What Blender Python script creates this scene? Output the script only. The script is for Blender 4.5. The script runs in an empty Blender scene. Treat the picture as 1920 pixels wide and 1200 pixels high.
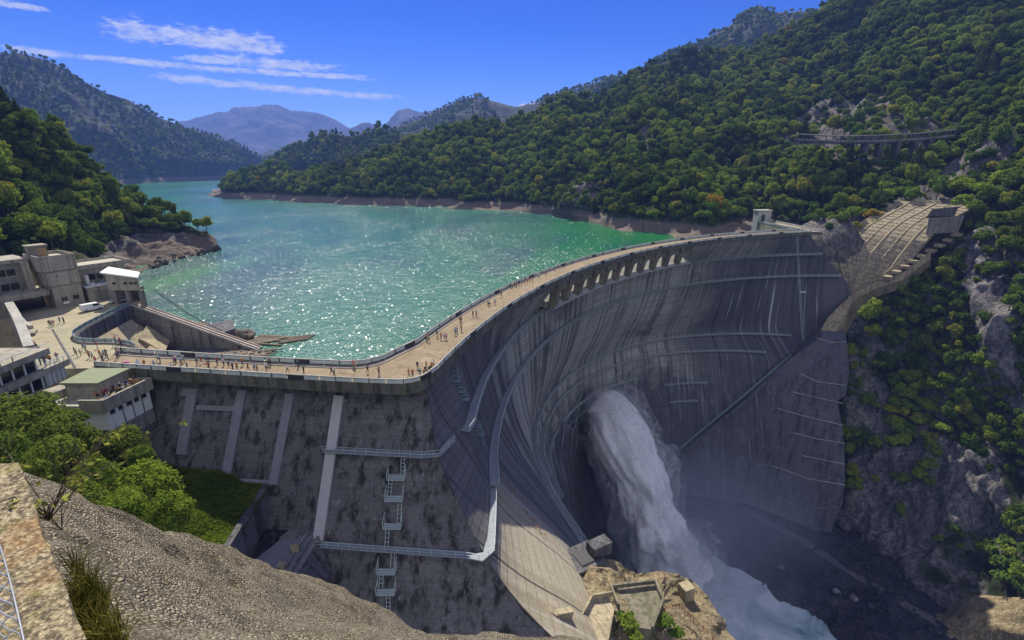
import bpy, bmesh, math, random
import numpy as np
from mathutils import Vector, Matrix

random.seed(7)
RNG = np.random.default_rng(11)
S = bpy.context.scene
COL = S.collection
R = math.radians

# ---------------------------------------------------------------- survey
# The place was surveyed from the photograph: metres, z = 0 is the dam crest,
# the camera stands 36 m above it at the origin looking along +Y.
FPX, PITCH, EYE = 917.0, R(17.5), 36.0
CP, SP = math.cos(PITCH), math.sin(PITCH)
def sight(px, py):
    x = (px - 960) / FPX
    y = -(py - 600) / FPX
    return np.array([x, CP + SP * y, CP * y - SP])
def at_z(px, py, z):
    d = sight(px, py)
    t = (z - EYE) / d[2]
    return np.array([d[0] * t, d[1] * t, z])
def at_y(px, py, Y):
    d = sight(px, py)
    t = Y / d[1]
    return np.array([d[0] * t, Y, EYE + d[2] * t])
def seen_at(p):
    x, y, z = p[0], p[1], p[2] - EYE
    f = y * CP - z * SP
    v = z * CP + y * SP
    return 960 + FPX * x / f, 600 - FPX * v / f, f

WATER = -12.0
RIVER = -165.0
SUN_AZ, SUN_EL = R(-15), R(50)     # azimuth from +Y towards +X

# ---------------------------------------------------------------- noise
def _hash(ix, iy, iz, seed):
    n = (ix * 374761393 + iy * 668265263 + iz * 2147483647 + seed * 974634777) & 0xFFFFFFFF
    n = ((n ^ (n >> 13)) * 1274126177) & 0xFFFFFFFF
    return ((n ^ (n >> 16)) & 0xFFFF) / 65535.0
def vnoise(P, seed=0):
    P = np.asarray(P, float)
    i = np.floor(P).astype(np.int64)
    f = P - i
    f = f * f * (3 - 2 * f)
    out = 0
    for dx in (0, 1):
        for dy in (0, 1):
            for dz in (0, 1):
                w = (f[..., 0] if dx else 1 - f[..., 0]) * (f[..., 1] if dy else 1 - f[..., 1]) * (f[..., 2] if dz else 1 - f[..., 2])
                out = out + w * _hash(i[..., 0] + dx, i[..., 1] + dy, i[..., 2] + dz, seed)
    return out * 2 - 1
def fbm(P, octaves=5, seed=0, gain=0.5):
    P = np.asarray(P, float)
    a, out = 1.0, 0
    for k in range(octaves):
        out = out + a * vnoise(P * (2.03 ** k) + 17.3 * k, seed + k)
        a *= gain
    return out
def ridged(P, octaves=5, seed=0, gain=0.5):
    P = np.asarray(P, float)
    a, out = 1.0, 0
    for k in range(octaves):
        out = out + a * (1 - 2 * np.abs(vnoise(P * (2.03 ** k) + 9.1 * k, seed + k)))
        a *= gain
    return out

# ---------------------------------------------------------------- objects
def tag(o, label=None, cat=None, group=None, kind=None):
    if label: o['label'] = label
    if cat: o['category'] = cat
    if group: o['group'] = group
    if kind: o['kind'] = kind
    return o
def empty(name, loc, label, cat, group=None, rz=0.0):
    o = bpy.data.objects.new(name, None)
    o.empty_display_size = 0.3
    COL.objects.link(o)
    o.location = loc
    o.rotation_euler = (0, 0, rz)
    return tag(o, label, cat, group)
def link_mesh(name, me, parent=None):
    o = bpy.data.objects.new(name, me)
    COL.objects.link(o)
    if parent is not None:
        o.parent = parent
        base = Vector((0, 0, 0))
        p = parent
        while p is not None:
            base += Vector(p.location)
            p = p.parent
        o['_abs'] = 1
        o.location = -base if not o.get('local') else (0, 0, 0)
        del o['_abs']
    return o
def np_mesh(name, V, F, mats, fm=None, smooth=False, uv=None):
    """mesh from an (n,3) array and a list of faces / (m,4) array"""
    me = bpy.data.meshes.new(name)
    V = np.asarray(V, np.float32)
    if isinstance(F, np.ndarray):
        k = F.shape[1]
        me.vertices.add(len(V)); me.vertices.foreach_set('co', V.ravel())
        me.loops.add(F.size); me.loops.foreach_set('vertex_index', F.astype(np.int32).ravel())
        me.polygons.add(len(F)); me.polygons.foreach_set('loop_start', np.arange(0, F.size, k, dtype=np.int32))
        me.update(calc_edges=True)
    else:
        me.from_pydata([tuple(v) for v in V.tolist()], [], F)
    for m in (mats if isinstance(mats, (list, tuple)) else [mats]):
        me.materials.append(m)
    if fm is not None:
        me.polygons.foreach_set('material_index', np.asarray(fm, np.int32))
    me.polygons.foreach_set('use_smooth', np.full(len(me.polygons), bool(smooth)))
    me.validate()
    me.update()
    return me

class MB:
    """collects solid shapes for ONE mesh object (world coordinates unless local=True)"""
    def __init__(s):
        s.v, s.f, s.m = [], [], []
    def add(s, V, F, mi=0):
        o = len(s.v)
        s.v += [tuple(map(float, p)) for p in V]
        s.f += [tuple(i + o for i in q) for q in F]
        s.m += [mi] * len(F)
        return s
    def prism(s, poly, z0, z1, mi=0, top=None):
        """poly: list of (x,y) counter-clockwise seen from above; top: optional other outline for the upper face"""
        poly = [tuple(p[:2]) for p in poly]
        a = sum(poly[i][0] * poly[(i + 1) % len(poly)][1] - poly[(i + 1) % len(poly)][0] * poly[i][1] for i in range(len(poly)))
        up = [tuple(p[:2]) for p in (top or poly)]
        if a < 0:
            poly, up = poly[::-1], up[::-1]
        n = len(poly)
        zb = z0 if isinstance(z0, (list, tuple)) else [z0] * n
        zt = z1 if isinstance(z1, (list, tuple)) else [z1] * n
        if a < 0:
            zb, zt = list(zb)[::-1], list(zt)[::-1]
        V = [(p[0], p[1], z) for p, z in zip(poly, zb)] + [(p[0], p[1], z) for p, z in zip(up, zt)]
        F = [tuple(range(n))[::-1], tuple(range(n, 2 * n))] + [(i, (i + 1) % n, n + (i + 1) % n, n + i) for i in range(n)]
        return s.add(V, F, mi)
    def box(s, c, size, mi=0, rz=0.0, rx=0.0, ry=0.0, M=None):
        hx, hy, hz = size[0] / 2, size[1] / 2, size[2] / 2
        m = M if M is not None else (Matrix.Rotation(rz, 3, 'Z') @ Matrix.Rotation(ry, 3, 'Y') @ Matrix.Rotation(rx, 3, 'X'))
        V = [Vector(c) + m @ Vector((a * hx, b * hy, d * hz)) for d in (-1, 1) for a, b in ((-1, -1), (1, -1), (1, 1), (-1, 1))]
        F = [(3, 2, 1, 0), (4, 5, 6, 7), (0, 1, 5, 4), (1, 2, 6, 5), (2, 3, 7, 6), (3, 0, 4, 7)]
        return s.add(V, F, mi)
    def bar(s, a, b, w, h=None, mi=0, up=(0, 0, 1)):
        """a square bar from a to b"""
        a, b = Vector(a), Vector(b)
        h = h or w
        d = (b - a)
        L = d.length
        if L < 1e-6: return s
        d.normalize()
        u = Vector(up)
        if abs(d.dot(u)) > 0.99: u = Vector((1, 0, 0))
        x = d.cross(u).normalized()
        y = x.cross(d).normalized()
        V = [p + x * (i * w / 2) + y * (j * h / 2) for p in (a, b) for i, j in ((-1, -1), (1, -1), (1, 1), (-1, 1))]
        F = [(3, 2, 1, 0), (4, 5, 6, 7), (0, 1, 5, 4), (1, 2, 6, 5), (2, 3, 7, 6), (3, 0, 4, 7)]
        return s.add(V, F, mi)
    def tube(s, pts, r, n=6, mi=0, cap=True):
        pts = [Vector(p) for p in pts]
        rr = r if isinstance(r, (list, tuple)) else [r] * len(pts)
        V, F = [], []
        px = None
        for i, p in enumerate(pts):
            d = (pts[min(i + 1, len(pts) - 1)] - pts[max(i - 1, 0)]).normalized()
            if px is None:
                u = Vector((0, 0, 1)) if abs(d.z) < 0.9 else Vector((1, 0, 0))
                px = d.cross(u).normalized()
            else:
                px = (px - d * px.dot(d)).normalized()
            py = d.cross(px)
            for k in range(n):
                a = 2 * math.pi * k / n
                V.append(p + (px * math.cos(a) + py * math.sin(a)) * rr[i])
        for i in range(len(pts) - 1):
            for k in range(n):
                F.append((i * n + k, i * n + (k + 1) % n, (i + 1) * n + (k + 1) % n, (i + 1) * n + k))
        if cap:
            F.append(tuple(range(n))[::-1])
            F.append(tuple(range((len(pts) - 1) * n, len(pts) * n)))
        return s.add(V, F, mi)
    def strip(s, A, B, C, D, mi=0, closed_ends=True):
        """solid swept between four equal-length rails: A,B on top, C,D below (A-D and B-C are the sides)"""
        n = len(A)
        V = []
        for i in range(n):
            V += [A[i], B[i], C[i], D[i]]
        F = []
        for i in range(n - 1):
            for k in range(4):
                k2 = (k + 1) % 4
                F.append((4 * i + k, 4 * i + k2, 4 * i + 4 + k2, 4 * i + 4 + k))
        if closed_ends:
            F.append((3, 2, 1, 0))
            e = 4 * (n - 1)
            F.append((e, e + 1, e + 2, e + 3))
        return s.add(V, F, mi)
    def build(s, name, mats, parent=None, smooth=False, local=False):
        me = np_mesh(name, np.array(s.v, float).reshape(-1, 3), s.f, mats, s.m, smooth)
        bm = bmesh.new(); bm.from_mesh(me)
        bmesh.ops.recalc_face_normals(bm, faces=bm.faces)
        bm.to_mesh(me); bm.free()
        o = bpy.data.objects.new(name, me)
        COL.objects.link(o)
        if parent is not None:
            o.parent = parent
            if not local:
                bpy.context.view_layer.update()
                o.matrix_parent_inverse = parent.matrix_world.inverted()
        return o

def resample(P, n, closed=False):
    P = np.asarray(P, float)
    d = np.r_[0, np.cumsum(np.linalg.norm(np.diff(P, axis=0), axis=1))]
    t = np.linspace(0, d[-1], n)
    return np.stack([np.interp(t, d, P[:, k]) for k in range(P.shape[1])], 1)
def spline(P, n):
    """Catmull-Rom through the points, n samples evenly spaced"""
    P = np.asarray(P, float)
    Q = np.vstack([2 * P[0] - P[1], P, 2 * P[-1] - P[-2]])
    out = []
    for i in range(len(P) - 1):
        p0, p1, p2, p3 = Q[i:i + 4]
        for t in np.linspace(0, 1, 16, endpoint=False):
            out.append(0.5 * (2 * p1 + (p2 - p0) * t + (2 * p0 - 5 * p1 + 4 * p2 - p3) * t * t + (3 * p1 - p0 - 3 * p2 + p3) * t ** 3))
    out.append(P[-1])
    return resample(np.array(out), n)
def offset2(P, d):
    """offset a plan polyline to its left by d"""
    P = np.asarray(P, float)[:, :2]
    T = np.gradient(P, axis=0)
    T /= np.linalg.norm(T, axis=1)[:, None]
    return P + np.stack([-T[:, 1], T[:, 0]], 1) * d

# ---------------------------------------------------------------- materials
class NT:
    def __init__(s, name):
        s.mat = bpy.data.materials.new(name)
        s.mat.use_nodes = True
        s.t = s.mat.node_tree
        s.t.nodes.clear()
        s.out = s.t.nodes.new('ShaderNodeOutputMaterial')
    def n(s, typ, **kw):
        nd = s.t.nodes.new('ShaderNode' + typ)
        ins = kw.pop('ins', {})
        for k, v in kw.items(): setattr(nd, k, v)
        for k, v in ins.items():
            i = nd.inputs[k]
            if isinstance(v, bpy.types.NodeSocket): s.t.links.new(v, i)
            else: i.default_value = v
        return nd
    def l(s, a, b): s.t.links.new(a, b)
    def math(s, op, a, b=None, c=None, clamp=False):
        nd = s.t.nodes.new('ShaderNodeMath'); nd.operation = op; nd.use_clamp = clamp
        for k, v in enumerate((a, b, c)):
            if v is None: continue
            if isinstance(v, bpy.types.NodeSocket): s.t.links.new(v, nd.inputs[k])
            else: nd.inputs[k].default_value = v
        return nd.outputs[0]
    def mix(s, f, a, b, blend='MIX'):
        nd = s.t.nodes.new('ShaderNodeMix'); nd.data_type = 'RGBA'; nd.blend_type = blend
        for k, v in ((0, f), (6, a), (7, b)):
            if isinstance(v, bpy.types.NodeSocket): s.t.links.new(v, nd.inputs[k])
            else: nd.inputs[k].default_value = v if k == 0 else (tuple(v) + (1,))[:4]
        return nd.outputs[2]
    def pos(s): return s.n('NewGeometry').outputs['Position']
    def obj(s): return s.n('TexCoord').outputs['Object']
    def scaled(s, vec, sc):
        nd = s.n('VectorMath', operation='MULTIPLY')
        s.l(vec, nd.inputs[0]); nd.inputs[1].default_value = sc if isinstance(sc, (tuple, list)) else (sc,) * 3
        return nd.outputs[0]
    def noise(s, vec, scale, detail=4, rough=0.55, dist=0.0):
        nd = s.n('TexNoise', ins={'Scale': scale, 'Detail': detail, 'Roughness': rough, 'Distortion': dist})
        s.l(vec, nd.inputs['Vector'])
        return nd.outputs['Fac']
    def ramp(s, fac, stops, interp='LINEAR'):
        nd = s.n('ValToRGB'); cr = nd.color_ramp; cr.interpolation = interp
        while len(cr.elements) < len(stops): cr.elements.new(0.5)
        for e, (p, c) in zip(cr.elements, stops):
            e.position = p
            e.color = (c, c, c, 1) if isinstance(c, (int, float)) else (tuple(c) + (1,))[:4]
        s.l(fac, nd.inputs[0])
        return nd.outputs[0]
    def step(s, v, a, b):
        """smooth 0..1 from a to b"""
        nd = s.n('MapRange', interpolation_type='SMOOTHSTEP', ins={'From Min': a, 'From Max': b})
        s.l(v, nd.inputs[0])
        return nd.outputs[0]
    def bump(s, h, strength=0.3, dist=0.1):
        nd = s.n('Bump', ins={'Strength': strength, 'Distance': dist})
        s.l(h, nd.inputs['Height'])
        return nd.outputs[0]
    def finish(s, color, rough=0.85, normal=None, spec=0.3, metal=0.0):
        b = s.n('BsdfPrincipled')
        for k, v in (('Base Color', color), ('Roughness', rough), ('Specular IOR Level', spec), ('Metallic', metal)):
            if isinstance(v, bpy.types.NodeSocket): s.l(v, b.inputs[k])
            else: b.inputs[k].default_value = (tuple(v) + (1,))[:4] if k == 'Base Color' else v
        if normal is not None: s.l(normal, b.inputs['Normal'])
        s.l(b.outputs[0], s.out.inputs[0])
        return s.mat

def paint(name, col, rough=0.6, var=0.15, scale=3.0, spec=0.3, metal=0.0, bump=0.0):
    """plain coating with slight mottling and dirt"""
    m = NT(name)
    p = m.pos()
    n1 = m.noise(p, scale, 5)
    c = m.mix(n1, tuple(x * (1 - var) for x in col), tuple(min(1, x * (1 + var)) for x in col))
    nm = m.bump(m.noise(p, scale * 4, 4), bump, 0.05) if bump else None
    return m.finish(c, rough, nm, spec, metal)

def concrete(name, col, stain=0.5, lift=1.5, board=True, moss=0.0, scale=1.0, streak=0.6, rough=0.9, warm=(1, 1, 1)):
    """cast concrete: pour lines, board marks, water streaks and blotches"""
    m = NT(name)
    p = m.pos()
    big = m.noise(p, 0.12 * scale, 6, 0.6)
    fine = m.noise(p, 2.2 * scale, 6, 0.65)
    c = m.mix(m.ramp(big, [(0.3, 0), (0.7, 1)]), tuple(x * 0.72 for x in col), tuple(x * 1.2 for x in col))
    c = m.mix(m.math('MULTIPLY', m.ramp(fine, [(0.35, 1), (0.62, 0)]), 0.55), c, tuple(x * 0.45 for x in col))
    sv = m.scaled(p, (1, 1, 0.045))
    st = m.noise(sv, 0.85 * scale, 6, 0.68)
    c = m.mix(m.math('MULTIPLY', m.ramp(st, [(0.48, 0), (0.62, 1)]), streak), c, tuple(x * 0.16 for x in col))
    st2 = m.noise(m.scaled(p, (1, 1, 0.03)), 1.7 * scale, 3, 0.5)
    c = m.mix(m.math('MULTIPLY', m.ramp(st2, [(0.66, 0), (0.74, 1)]), streak * 0.6), c, tuple(min(0.8, x * 1.9) for x in col))
    blot = m.noise(p, 0.35 * scale, 5, 0.7)
    c = m.mix(m.math('MULTIPLY', m.ramp(blot, [(0.5, 0), (0.72, 1)]), stain), c, (0.035, 0.033, 0.034))
    if lift:
        z = m.n('SeparateXYZ'); m.l(p, z.inputs[0])
        fr = m.math('FRACT', m.math('DIVIDE', m.math('ADD', z.outputs[2], m.math('MULTIPLY', m.noise(p, 0.2, 2), 0.25)), lift))
        ln = m.ramp(fr, [(0.0, 1), (0.05, 1), (0.1, 0), (1, 0)])
        c = m.mix(m.math('MULTIPLY', ln, 0.42), c, tuple(x * 0.3 for x in col))
    if moss:
        mo = m.noise(p, 0.5 * scale, 5, 0.7)
        c = m.mix(m.math('MULTIPLY', m.ramp(mo, [(0.48, 0), (0.62, 1)]), moss), c, (0.07, 0.085, 0.025))
    nm = m.bump(m.math('ADD', fine, m.math('MULTIPLY', m.noise(p, 9 * scale, 3), 0.4)), 0.5, 0.12)
    return m.finish(c, rough, nm, 0.25)

M = {}
M['concrete'] = concrete('weathered_concrete', (0.30, 0.29, 0.27), 0.35)
M['concrete_pale'] = concrete('pale_concrete', (0.46, 0.45, 0.40), 0.12, lift=0, streak=0.3)
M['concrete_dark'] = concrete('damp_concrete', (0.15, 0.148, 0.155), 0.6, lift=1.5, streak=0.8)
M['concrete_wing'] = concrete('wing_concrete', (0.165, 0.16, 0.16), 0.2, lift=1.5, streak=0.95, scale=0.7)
M['concrete_buff'] = concrete('sunbleached_concrete', (0.44, 0.37, 0.24), 0.25, lift=1.0, streak=0.4, moss=0.15)
M['facing'] = concrete('ribbed_facing', (0.43, 0.36, 0.235), 0.45, lift=1.7, streak=0.75, moss=0.2, scale=1.3)
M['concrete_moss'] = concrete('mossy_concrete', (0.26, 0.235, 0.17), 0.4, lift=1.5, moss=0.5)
M['fascia'] = concrete('fascia_concrete', (0.17, 0.165, 0.14), 0.5, lift=0, moss=0.45, streak=0.7)
M['strip_blue'] = paint('slate_concrete', (0.225, 0.225, 0.25), 0.85, 0.25, 0.8)
M['strip_pale'] = paint('new_concrete', (0.45, 0.44, 0.44), 0.85, 0.15, 0.8)
def paving(name, col, warm):
    m = NT(name); p = m.pos()
    c = m.mix(m.noise(p, 0.09, 6, 0.65), tuple(v * 0.68 for v in col), tuple(v * 1.22 for v in col))
    c = m.mix(m.math('MULTIPLY', m.ramp(m.noise(p, 0.5, 6, 0.7, 0.4), [(0.5, 0), (0.66, 1)]), 0.55), c, tuple(v * 0.5 for v in col))
    c = m.mix(m.math('MULTIPLY', m.ramp(m.noise(p, 0.22, 4, 0.6), [(0.56, 0), (0.66, 1)]), 0.5), c, warm)
    v = m.n('TexVoronoi', feature='DISTANCE_TO_EDGE', ins={'Scale': 0.16, 'Randomness': 0.55}); m.l(p, v.inputs['Vector'])
    c = m.mix(m.math('MULTIPLY', m.ramp(v.outputs['Distance'], [(0, 1), (0.015, 0)]), 0.6), c, tuple(q * 0.3 for q in col))
    return m.finish(c, 0.95, m.bump(m.noise(p, 4, 5), 0.3, 0.03), 0.15)
M['road'] = paving('crest_paving', (0.27, 0.215, 0.14), (0.37, 0.31, 0.21))
M['plaza'] = paving('plaza_paving', (0.36, 0.325, 0.22), (0.29, 0.28, 0.22))
M['kerb'] = paint('kerb_stone', (0.30, 0.28, 0.24), 0.9, 0.2, 0.6)
M['panel'] = paint('pale_teal_panel', (0.50, 0.58, 0.56), 0.6, 0.18, 1.2)
M['rail_teal'] = paint('teal_rail', (0.22, 0.31, 0.31), 0.5, 0.2, 1.0)
M['rail_pale'] = paint('galvanised_rail', (0.42, 0.50, 0.47), 0.5, 0.15, 1.0)
M['grating'] = paint('blue_grey_grating', (0.26, 0.29, 0.31), 0.8, 0.4, 1.6)
M['dark_metal'] = paint('dark_metal', (0.045, 0.045, 0.05), 0.6, 0.2, 2.0)
M['steel'] = paint('zinc_steel', (0.42, 0.44, 0.46), 0.4, 0.12, 6.0, 0.5, 0.6)
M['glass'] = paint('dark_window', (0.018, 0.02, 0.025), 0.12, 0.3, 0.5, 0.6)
M['cream'] = concrete('cream_render', (0.42, 0.39, 0.31), 0.16, lift=0, streak=0.5, scale=1.2)
M['cream_dark'] = concrete('grey_render', (0.26, 0.245, 0.21), 0.12, lift=0, streak=0.3, scale=1.2)
M['roof_grey'] = paint('roof_deck', (0.40, 0.38, 0.29), 0.9, 0.25, 0.6)
M['roof_white'] = paint('white_roof', (0.66, 0.66, 0.64), 0.7, 0.1, 0.6)
M['white'] = paint('white_paint', (0.74, 0.74, 0.72), 0.35, 0.06, 2.0, 0.5)
M['silver'] = paint('silver_paint', (0.55, 0.57, 0.60), 0.3, 0.06, 2.0, 0.5, 0.3)
M['rubber'] = paint('tyre_rubber', (0.02, 0.02, 0.02), 0.8, 0.2, 4.0)
M['lamp_red'] = paint('tail_lamp', (0.4, 0.02, 0.02), 0.3, 0.1, 4.0, 0.5)
M['lamp_clear'] = paint('head_lamp', (0.7, 0.72, 0.75), 0.15, 0.1, 4.0, 0.6)
M['timber'] = paint('grey_timber', (0.24, 0.20, 0.15), 0.95, 0.4, 1.5, 0.1, bump=0.4)
M['bark'] = paint('bark', (0.10, 0.08, 0.06), 0.95, 0.35, 3.0, 0.1, bump=0.5)
M['brown_board'] = paint('brown_board', (0.30, 0.19, 0.10), 0.7, 0.2, 2.0)
M['pink'] = paint('pink_cloth', (0.75, 0.15, 0.45), 0.8, 0.1, 2.0)
M['bluecloth'] = paint('blue_cloth', (0.15, 0.25, 0.62), 0.8, 0.1, 2.0)
M['roof_green'] = paint('green_roof', (0.22, 0.25, 0.15), 0.9, 0.2, 1.0)
M['rust'] = paint('rusty_iron', (0.26, 0.13, 0.07), 0.9, 0.4, 2.0)

# ---------------------------------------------------------------- special materials
def mat_arch():
    m = NT('arch_concrete')
    p = m.pos()
    z3 = m.n('SeparateXYZ'); m.l(p, z3.inputs[0])
    x, y, z = z3.outputs
    th = m.math('ARCTAN2', m.math('SUBTRACT', y, 85.0), m.math('SUBTRACT', x, 190.0))       # radial joints stand on this axis
    th = m.math('ADD', th, m.math('MULTIPLY', m.math('LESS_THAN', th, 0.0), 6.28318))
    cyl = m.n('CombineXYZ'); m.l(m.math('MULTIPLY', th, 195.0), cyl.inputs[0]); m.l(z, cyl.inputs[2])
    cv = cyl.outputs[0]
    base = m.mix(m.noise(cv, 0.05, 5, 0.6), (0.36, 0.345, 0.305), (0.55, 0.53, 0.47))
    fine = m.noise(cv, 1.3, 6, 0.7)
    c = m.mix(m.math('MULTIPLY', m.ramp(fine, [(0.4, 1), (0.6, 0)]), 0.4), base, (0.16, 0.155, 0.15))
    # pours: lines every 1.5 m, blocks of slightly different tone
    lf = m.math('FRACT', m.math('DIVIDE', z, 1.5))
    bl = m.n('TexWhiteNoise', noise_dimensions='2D')
    bv = m.n('CombineXYZ'); m.l(m.math('FLOOR', m.math('DIVIDE', z, 1.5)), bv.inputs[0]); m.l(m.math('FLOOR', m.math('DIVIDE', th, 0.0769)), bv.inputs[1])
    m.l(bv.outputs[0], bl.inputs[0])
    c = m.mix(m.math('MULTIPLY', bl.outputs[0], 0.34), c, (0.17, 0.165, 0.16))
    c = m.mix(m.math('MULTIPLY', m.ramp(lf, [(0, 1), (0.08, 1), (0.18, 0), (1, 0)]), 0.62), c, (0.10, 0.097, 0.092))
    # long water streaks
    st = m.noise(m.scaled(cv, (1, 1, 0.03)), 0.33, 7, 0.72)
    c = m.mix(m.math('MULTIPLY', m.ramp(st, [(0.48, 0), (0.61, 1)]), 0.85), c, (0.032, 0.03, 0.03))
    st2 = m.noise(m.scaled(cv, (1, 1, 0.02)), 0.75, 4, 0.6)
    low = m.step(z, -14.0, -40.0)
    # seepage: the right end, the left horn and the foot stay wet and black
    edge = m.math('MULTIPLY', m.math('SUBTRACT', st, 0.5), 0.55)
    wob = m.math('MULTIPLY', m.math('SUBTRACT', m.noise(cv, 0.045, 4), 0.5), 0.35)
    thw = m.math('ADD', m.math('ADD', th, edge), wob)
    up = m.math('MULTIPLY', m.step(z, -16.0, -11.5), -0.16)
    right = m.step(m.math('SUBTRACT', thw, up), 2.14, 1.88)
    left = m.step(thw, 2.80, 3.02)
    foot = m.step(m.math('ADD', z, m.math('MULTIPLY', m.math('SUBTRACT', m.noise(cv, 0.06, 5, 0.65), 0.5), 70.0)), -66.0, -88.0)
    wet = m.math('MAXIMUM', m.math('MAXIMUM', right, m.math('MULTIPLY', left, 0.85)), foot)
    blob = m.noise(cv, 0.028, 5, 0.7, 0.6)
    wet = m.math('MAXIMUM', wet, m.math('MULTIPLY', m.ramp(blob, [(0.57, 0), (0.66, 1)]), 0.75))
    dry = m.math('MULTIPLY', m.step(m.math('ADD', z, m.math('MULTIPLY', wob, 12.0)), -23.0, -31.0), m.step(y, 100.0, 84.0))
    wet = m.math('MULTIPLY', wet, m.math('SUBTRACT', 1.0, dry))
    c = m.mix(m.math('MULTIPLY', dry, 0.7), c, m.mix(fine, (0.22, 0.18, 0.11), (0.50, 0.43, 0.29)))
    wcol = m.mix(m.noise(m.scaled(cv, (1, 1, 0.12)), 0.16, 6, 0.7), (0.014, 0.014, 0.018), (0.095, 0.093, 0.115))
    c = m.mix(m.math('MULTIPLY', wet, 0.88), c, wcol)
    # lime: pale runs, thickest on the wet parts
    lime = m.math('MULTIPLY', m.ramp(st2, [(0.60, 0), (0.70, 1)]), m.math('ADD', m.math('MULTIPLY', low, 0.45), m.math('MULTIPLY', wet, 0.45)))
    c = m.mix(lime, c, (0.55, 0.55, 0.58))
    splash = m.math('MULTIPLY', m.ramp(m.noise(m.scaled(cv, (1, 1, 0.4)), 0.17, 6, 0.75), [(0.52, 0), (0.68, 1)]), m.math('MULTIPLY', foot, 0.45))
    c = m.mix(splash, c, (0.30, 0.31, 0.40))
    # radial contraction joints
    jf = m.math('FRACT', m.math('DIVIDE', th, 0.0769))
    j = m.ramp(jf, [(0, 1), (0.03, 1), (0.045, 0), (1, 0)])
    jl = m.n('TexWhiteNoise', noise_dimensions='1D'); m.l(m.math('FLOOR', m.math('DIVIDE', th, 0.0769)), jl.inputs['W'])
    c = m.mix(m.math('MULTIPLY', j, m.math('ADD', m.math('MULTIPLY', jl.outputs[0], 0.5), 0.5)), c, (0.03, 0.03, 0.033))
    nm = m.bump(m.math('ADD', m.math('MULTIPLY', fine, 0.6), m.math('MULTIPLY', m.ramp(lf, [(0, 0), (0.08, 1)]), 0.5)), 0.5, 0.2)
    rg = m.math('SUBTRACT', 0.92, m.math('MULTIPLY', wet, 0.35))
    return m.finish(c, rg, nm, 0.3)
M['arch'] = mat_arch()

def mat_rock(name, a, b, dark, scale=0.12, green=None, gmask=(0.5, 0.62), band=None, bumpd=1.2, veg2=None, strata=None):
    """fractured rock; green = moss and scrub caught in it; band = (z0, z1, colour) of bare shore rock"""
    m = NT(name)
    p = m.pos()
    n1 = m.noise(p, scale, 8, 0.68, 0.3)
    vo = m.n('TexVoronoi', feature='DISTANCE_TO_EDGE', ins={'Scale': scale * 2.2})
    m.l(m.n('VectorMath', operation='ADD', ins={0: p, 1: m.scaled(m.n('TexNoise', ins={'Scale': scale * 1.7, 'Detail': 4.0, 'Vector': p}).outputs['Color'], 4.0 / max(scale * 8, 0.2))}).outputs[0], vo.inputs['Vector'])
    n2 = m.noise(p, scale * 9, 6, 0.7)
    c = m.mix(m.ramp(n1, [(0.3, 0), (0.7, 1)]), a, b)
    c = m.mix(m.math('MULTIPLY', m.ramp(n2, [(0.38, 1), (0.6, 0)]), 0.7), c, dark)
    crack = m.ramp(vo.outputs['Distance'], [(0, 1), (0.05, 0.3), (0.12, 0)])
    c = m.mix(m.math('MULTIPLY', crack, 0.28), c, dark)
    fr = m.noise(m.scaled(p, (1, 1, 0.28)), scale * 3.2, 7, 0.72, 1.2)
    c = m.mix(m.math('MULTIPLY', m.ramp(fr, [(0.44, 1), (0.54, 0)]), 0.6), c, dark)
    z3 = m.n('SeparateXYZ'); m.l(p, z3.inputs[0])
    if strata:
        sf = m.noise(m.scaled(p, (0.15, 0.15, 1)), strata, 5, 0.6, 0.5)
        c = m.mix(m.math('MULTIPLY', m.ramp(sf, [(0.45, 0), (0.6, 1)]), 0.5), c, tuple(v * 0.45 for v in a))
    if green:
        g = m.noise(p, scale * 0.9, 7, 0.7)
        gc = m.mix(m.noise(p, scale * 5, 4, 0.7), tuple(v * 0.5 for v in green), veg2 or green)
        gm = m.ramp(g, [(gmask[0], 0), (gmask[1], 1)])
        if band:
            gm = m.math('MULTIPLY', gm, m.step(m.math('ADD', z3.outputs[2], m.math('MULTIPLY', m.math('SUBTRACT', n1, 0.5), 10.0)), band[1] - 2.0, band[1] + 2.0))
        bare = m.n('Attribute', attribute_name='bare').outputs['Fac']
        gm = m.math('MULTIPLY', gm, m.math('SUBTRACT', 1.0, m.step(m.math('ADD', bare, m.math('MULTIPLY', m.math('SUBTRACT', g, 0.5), 1.1)), 0.3, 0.55)))
        c = m.mix(gm, c, gc)
    if band:
        bm_ = m.step(m.math('ADD', z3.outputs[2], m.math('MULTIPLY', m.math('SUBTRACT', n1, 0.5), 6.0)), band[1] + 1.0, band[1] - 2.0)
        bm_ = m.math('MULTIPLY', bm_, m.math('MAXIMUM', m.step(z3.outputs[1], 325.0, 345.0), m.step(z3.outputs[0], 150.0, 130.0)))
        bc = m.mix(n2, tuple(v * 0.55 for v in band[2]), tuple(v * 1.15 for v in band[2]))
        lay = m.noise(m.scaled(p, (0.03, 0.03, 1)), 0.9, 4, 0.6)
        bc = m.mix(m.math('MULTIPLY', m.ramp(lay, [(0.42, 1), (0.58, 0)]), 0.45), bc, tuple(v * 0.45 for v in band[2]))
        c = m.mix(bm_, c, bc)
    h = m.math('ADD', m.math('ADD', n1, m.math('MULTIPLY', n2, 0.35)), m.math('MULTIPLY', fr, 0.6))
    return m.finish(c, 0.95, m.bump(h, 0.9, bumpd), 0.15)

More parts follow.
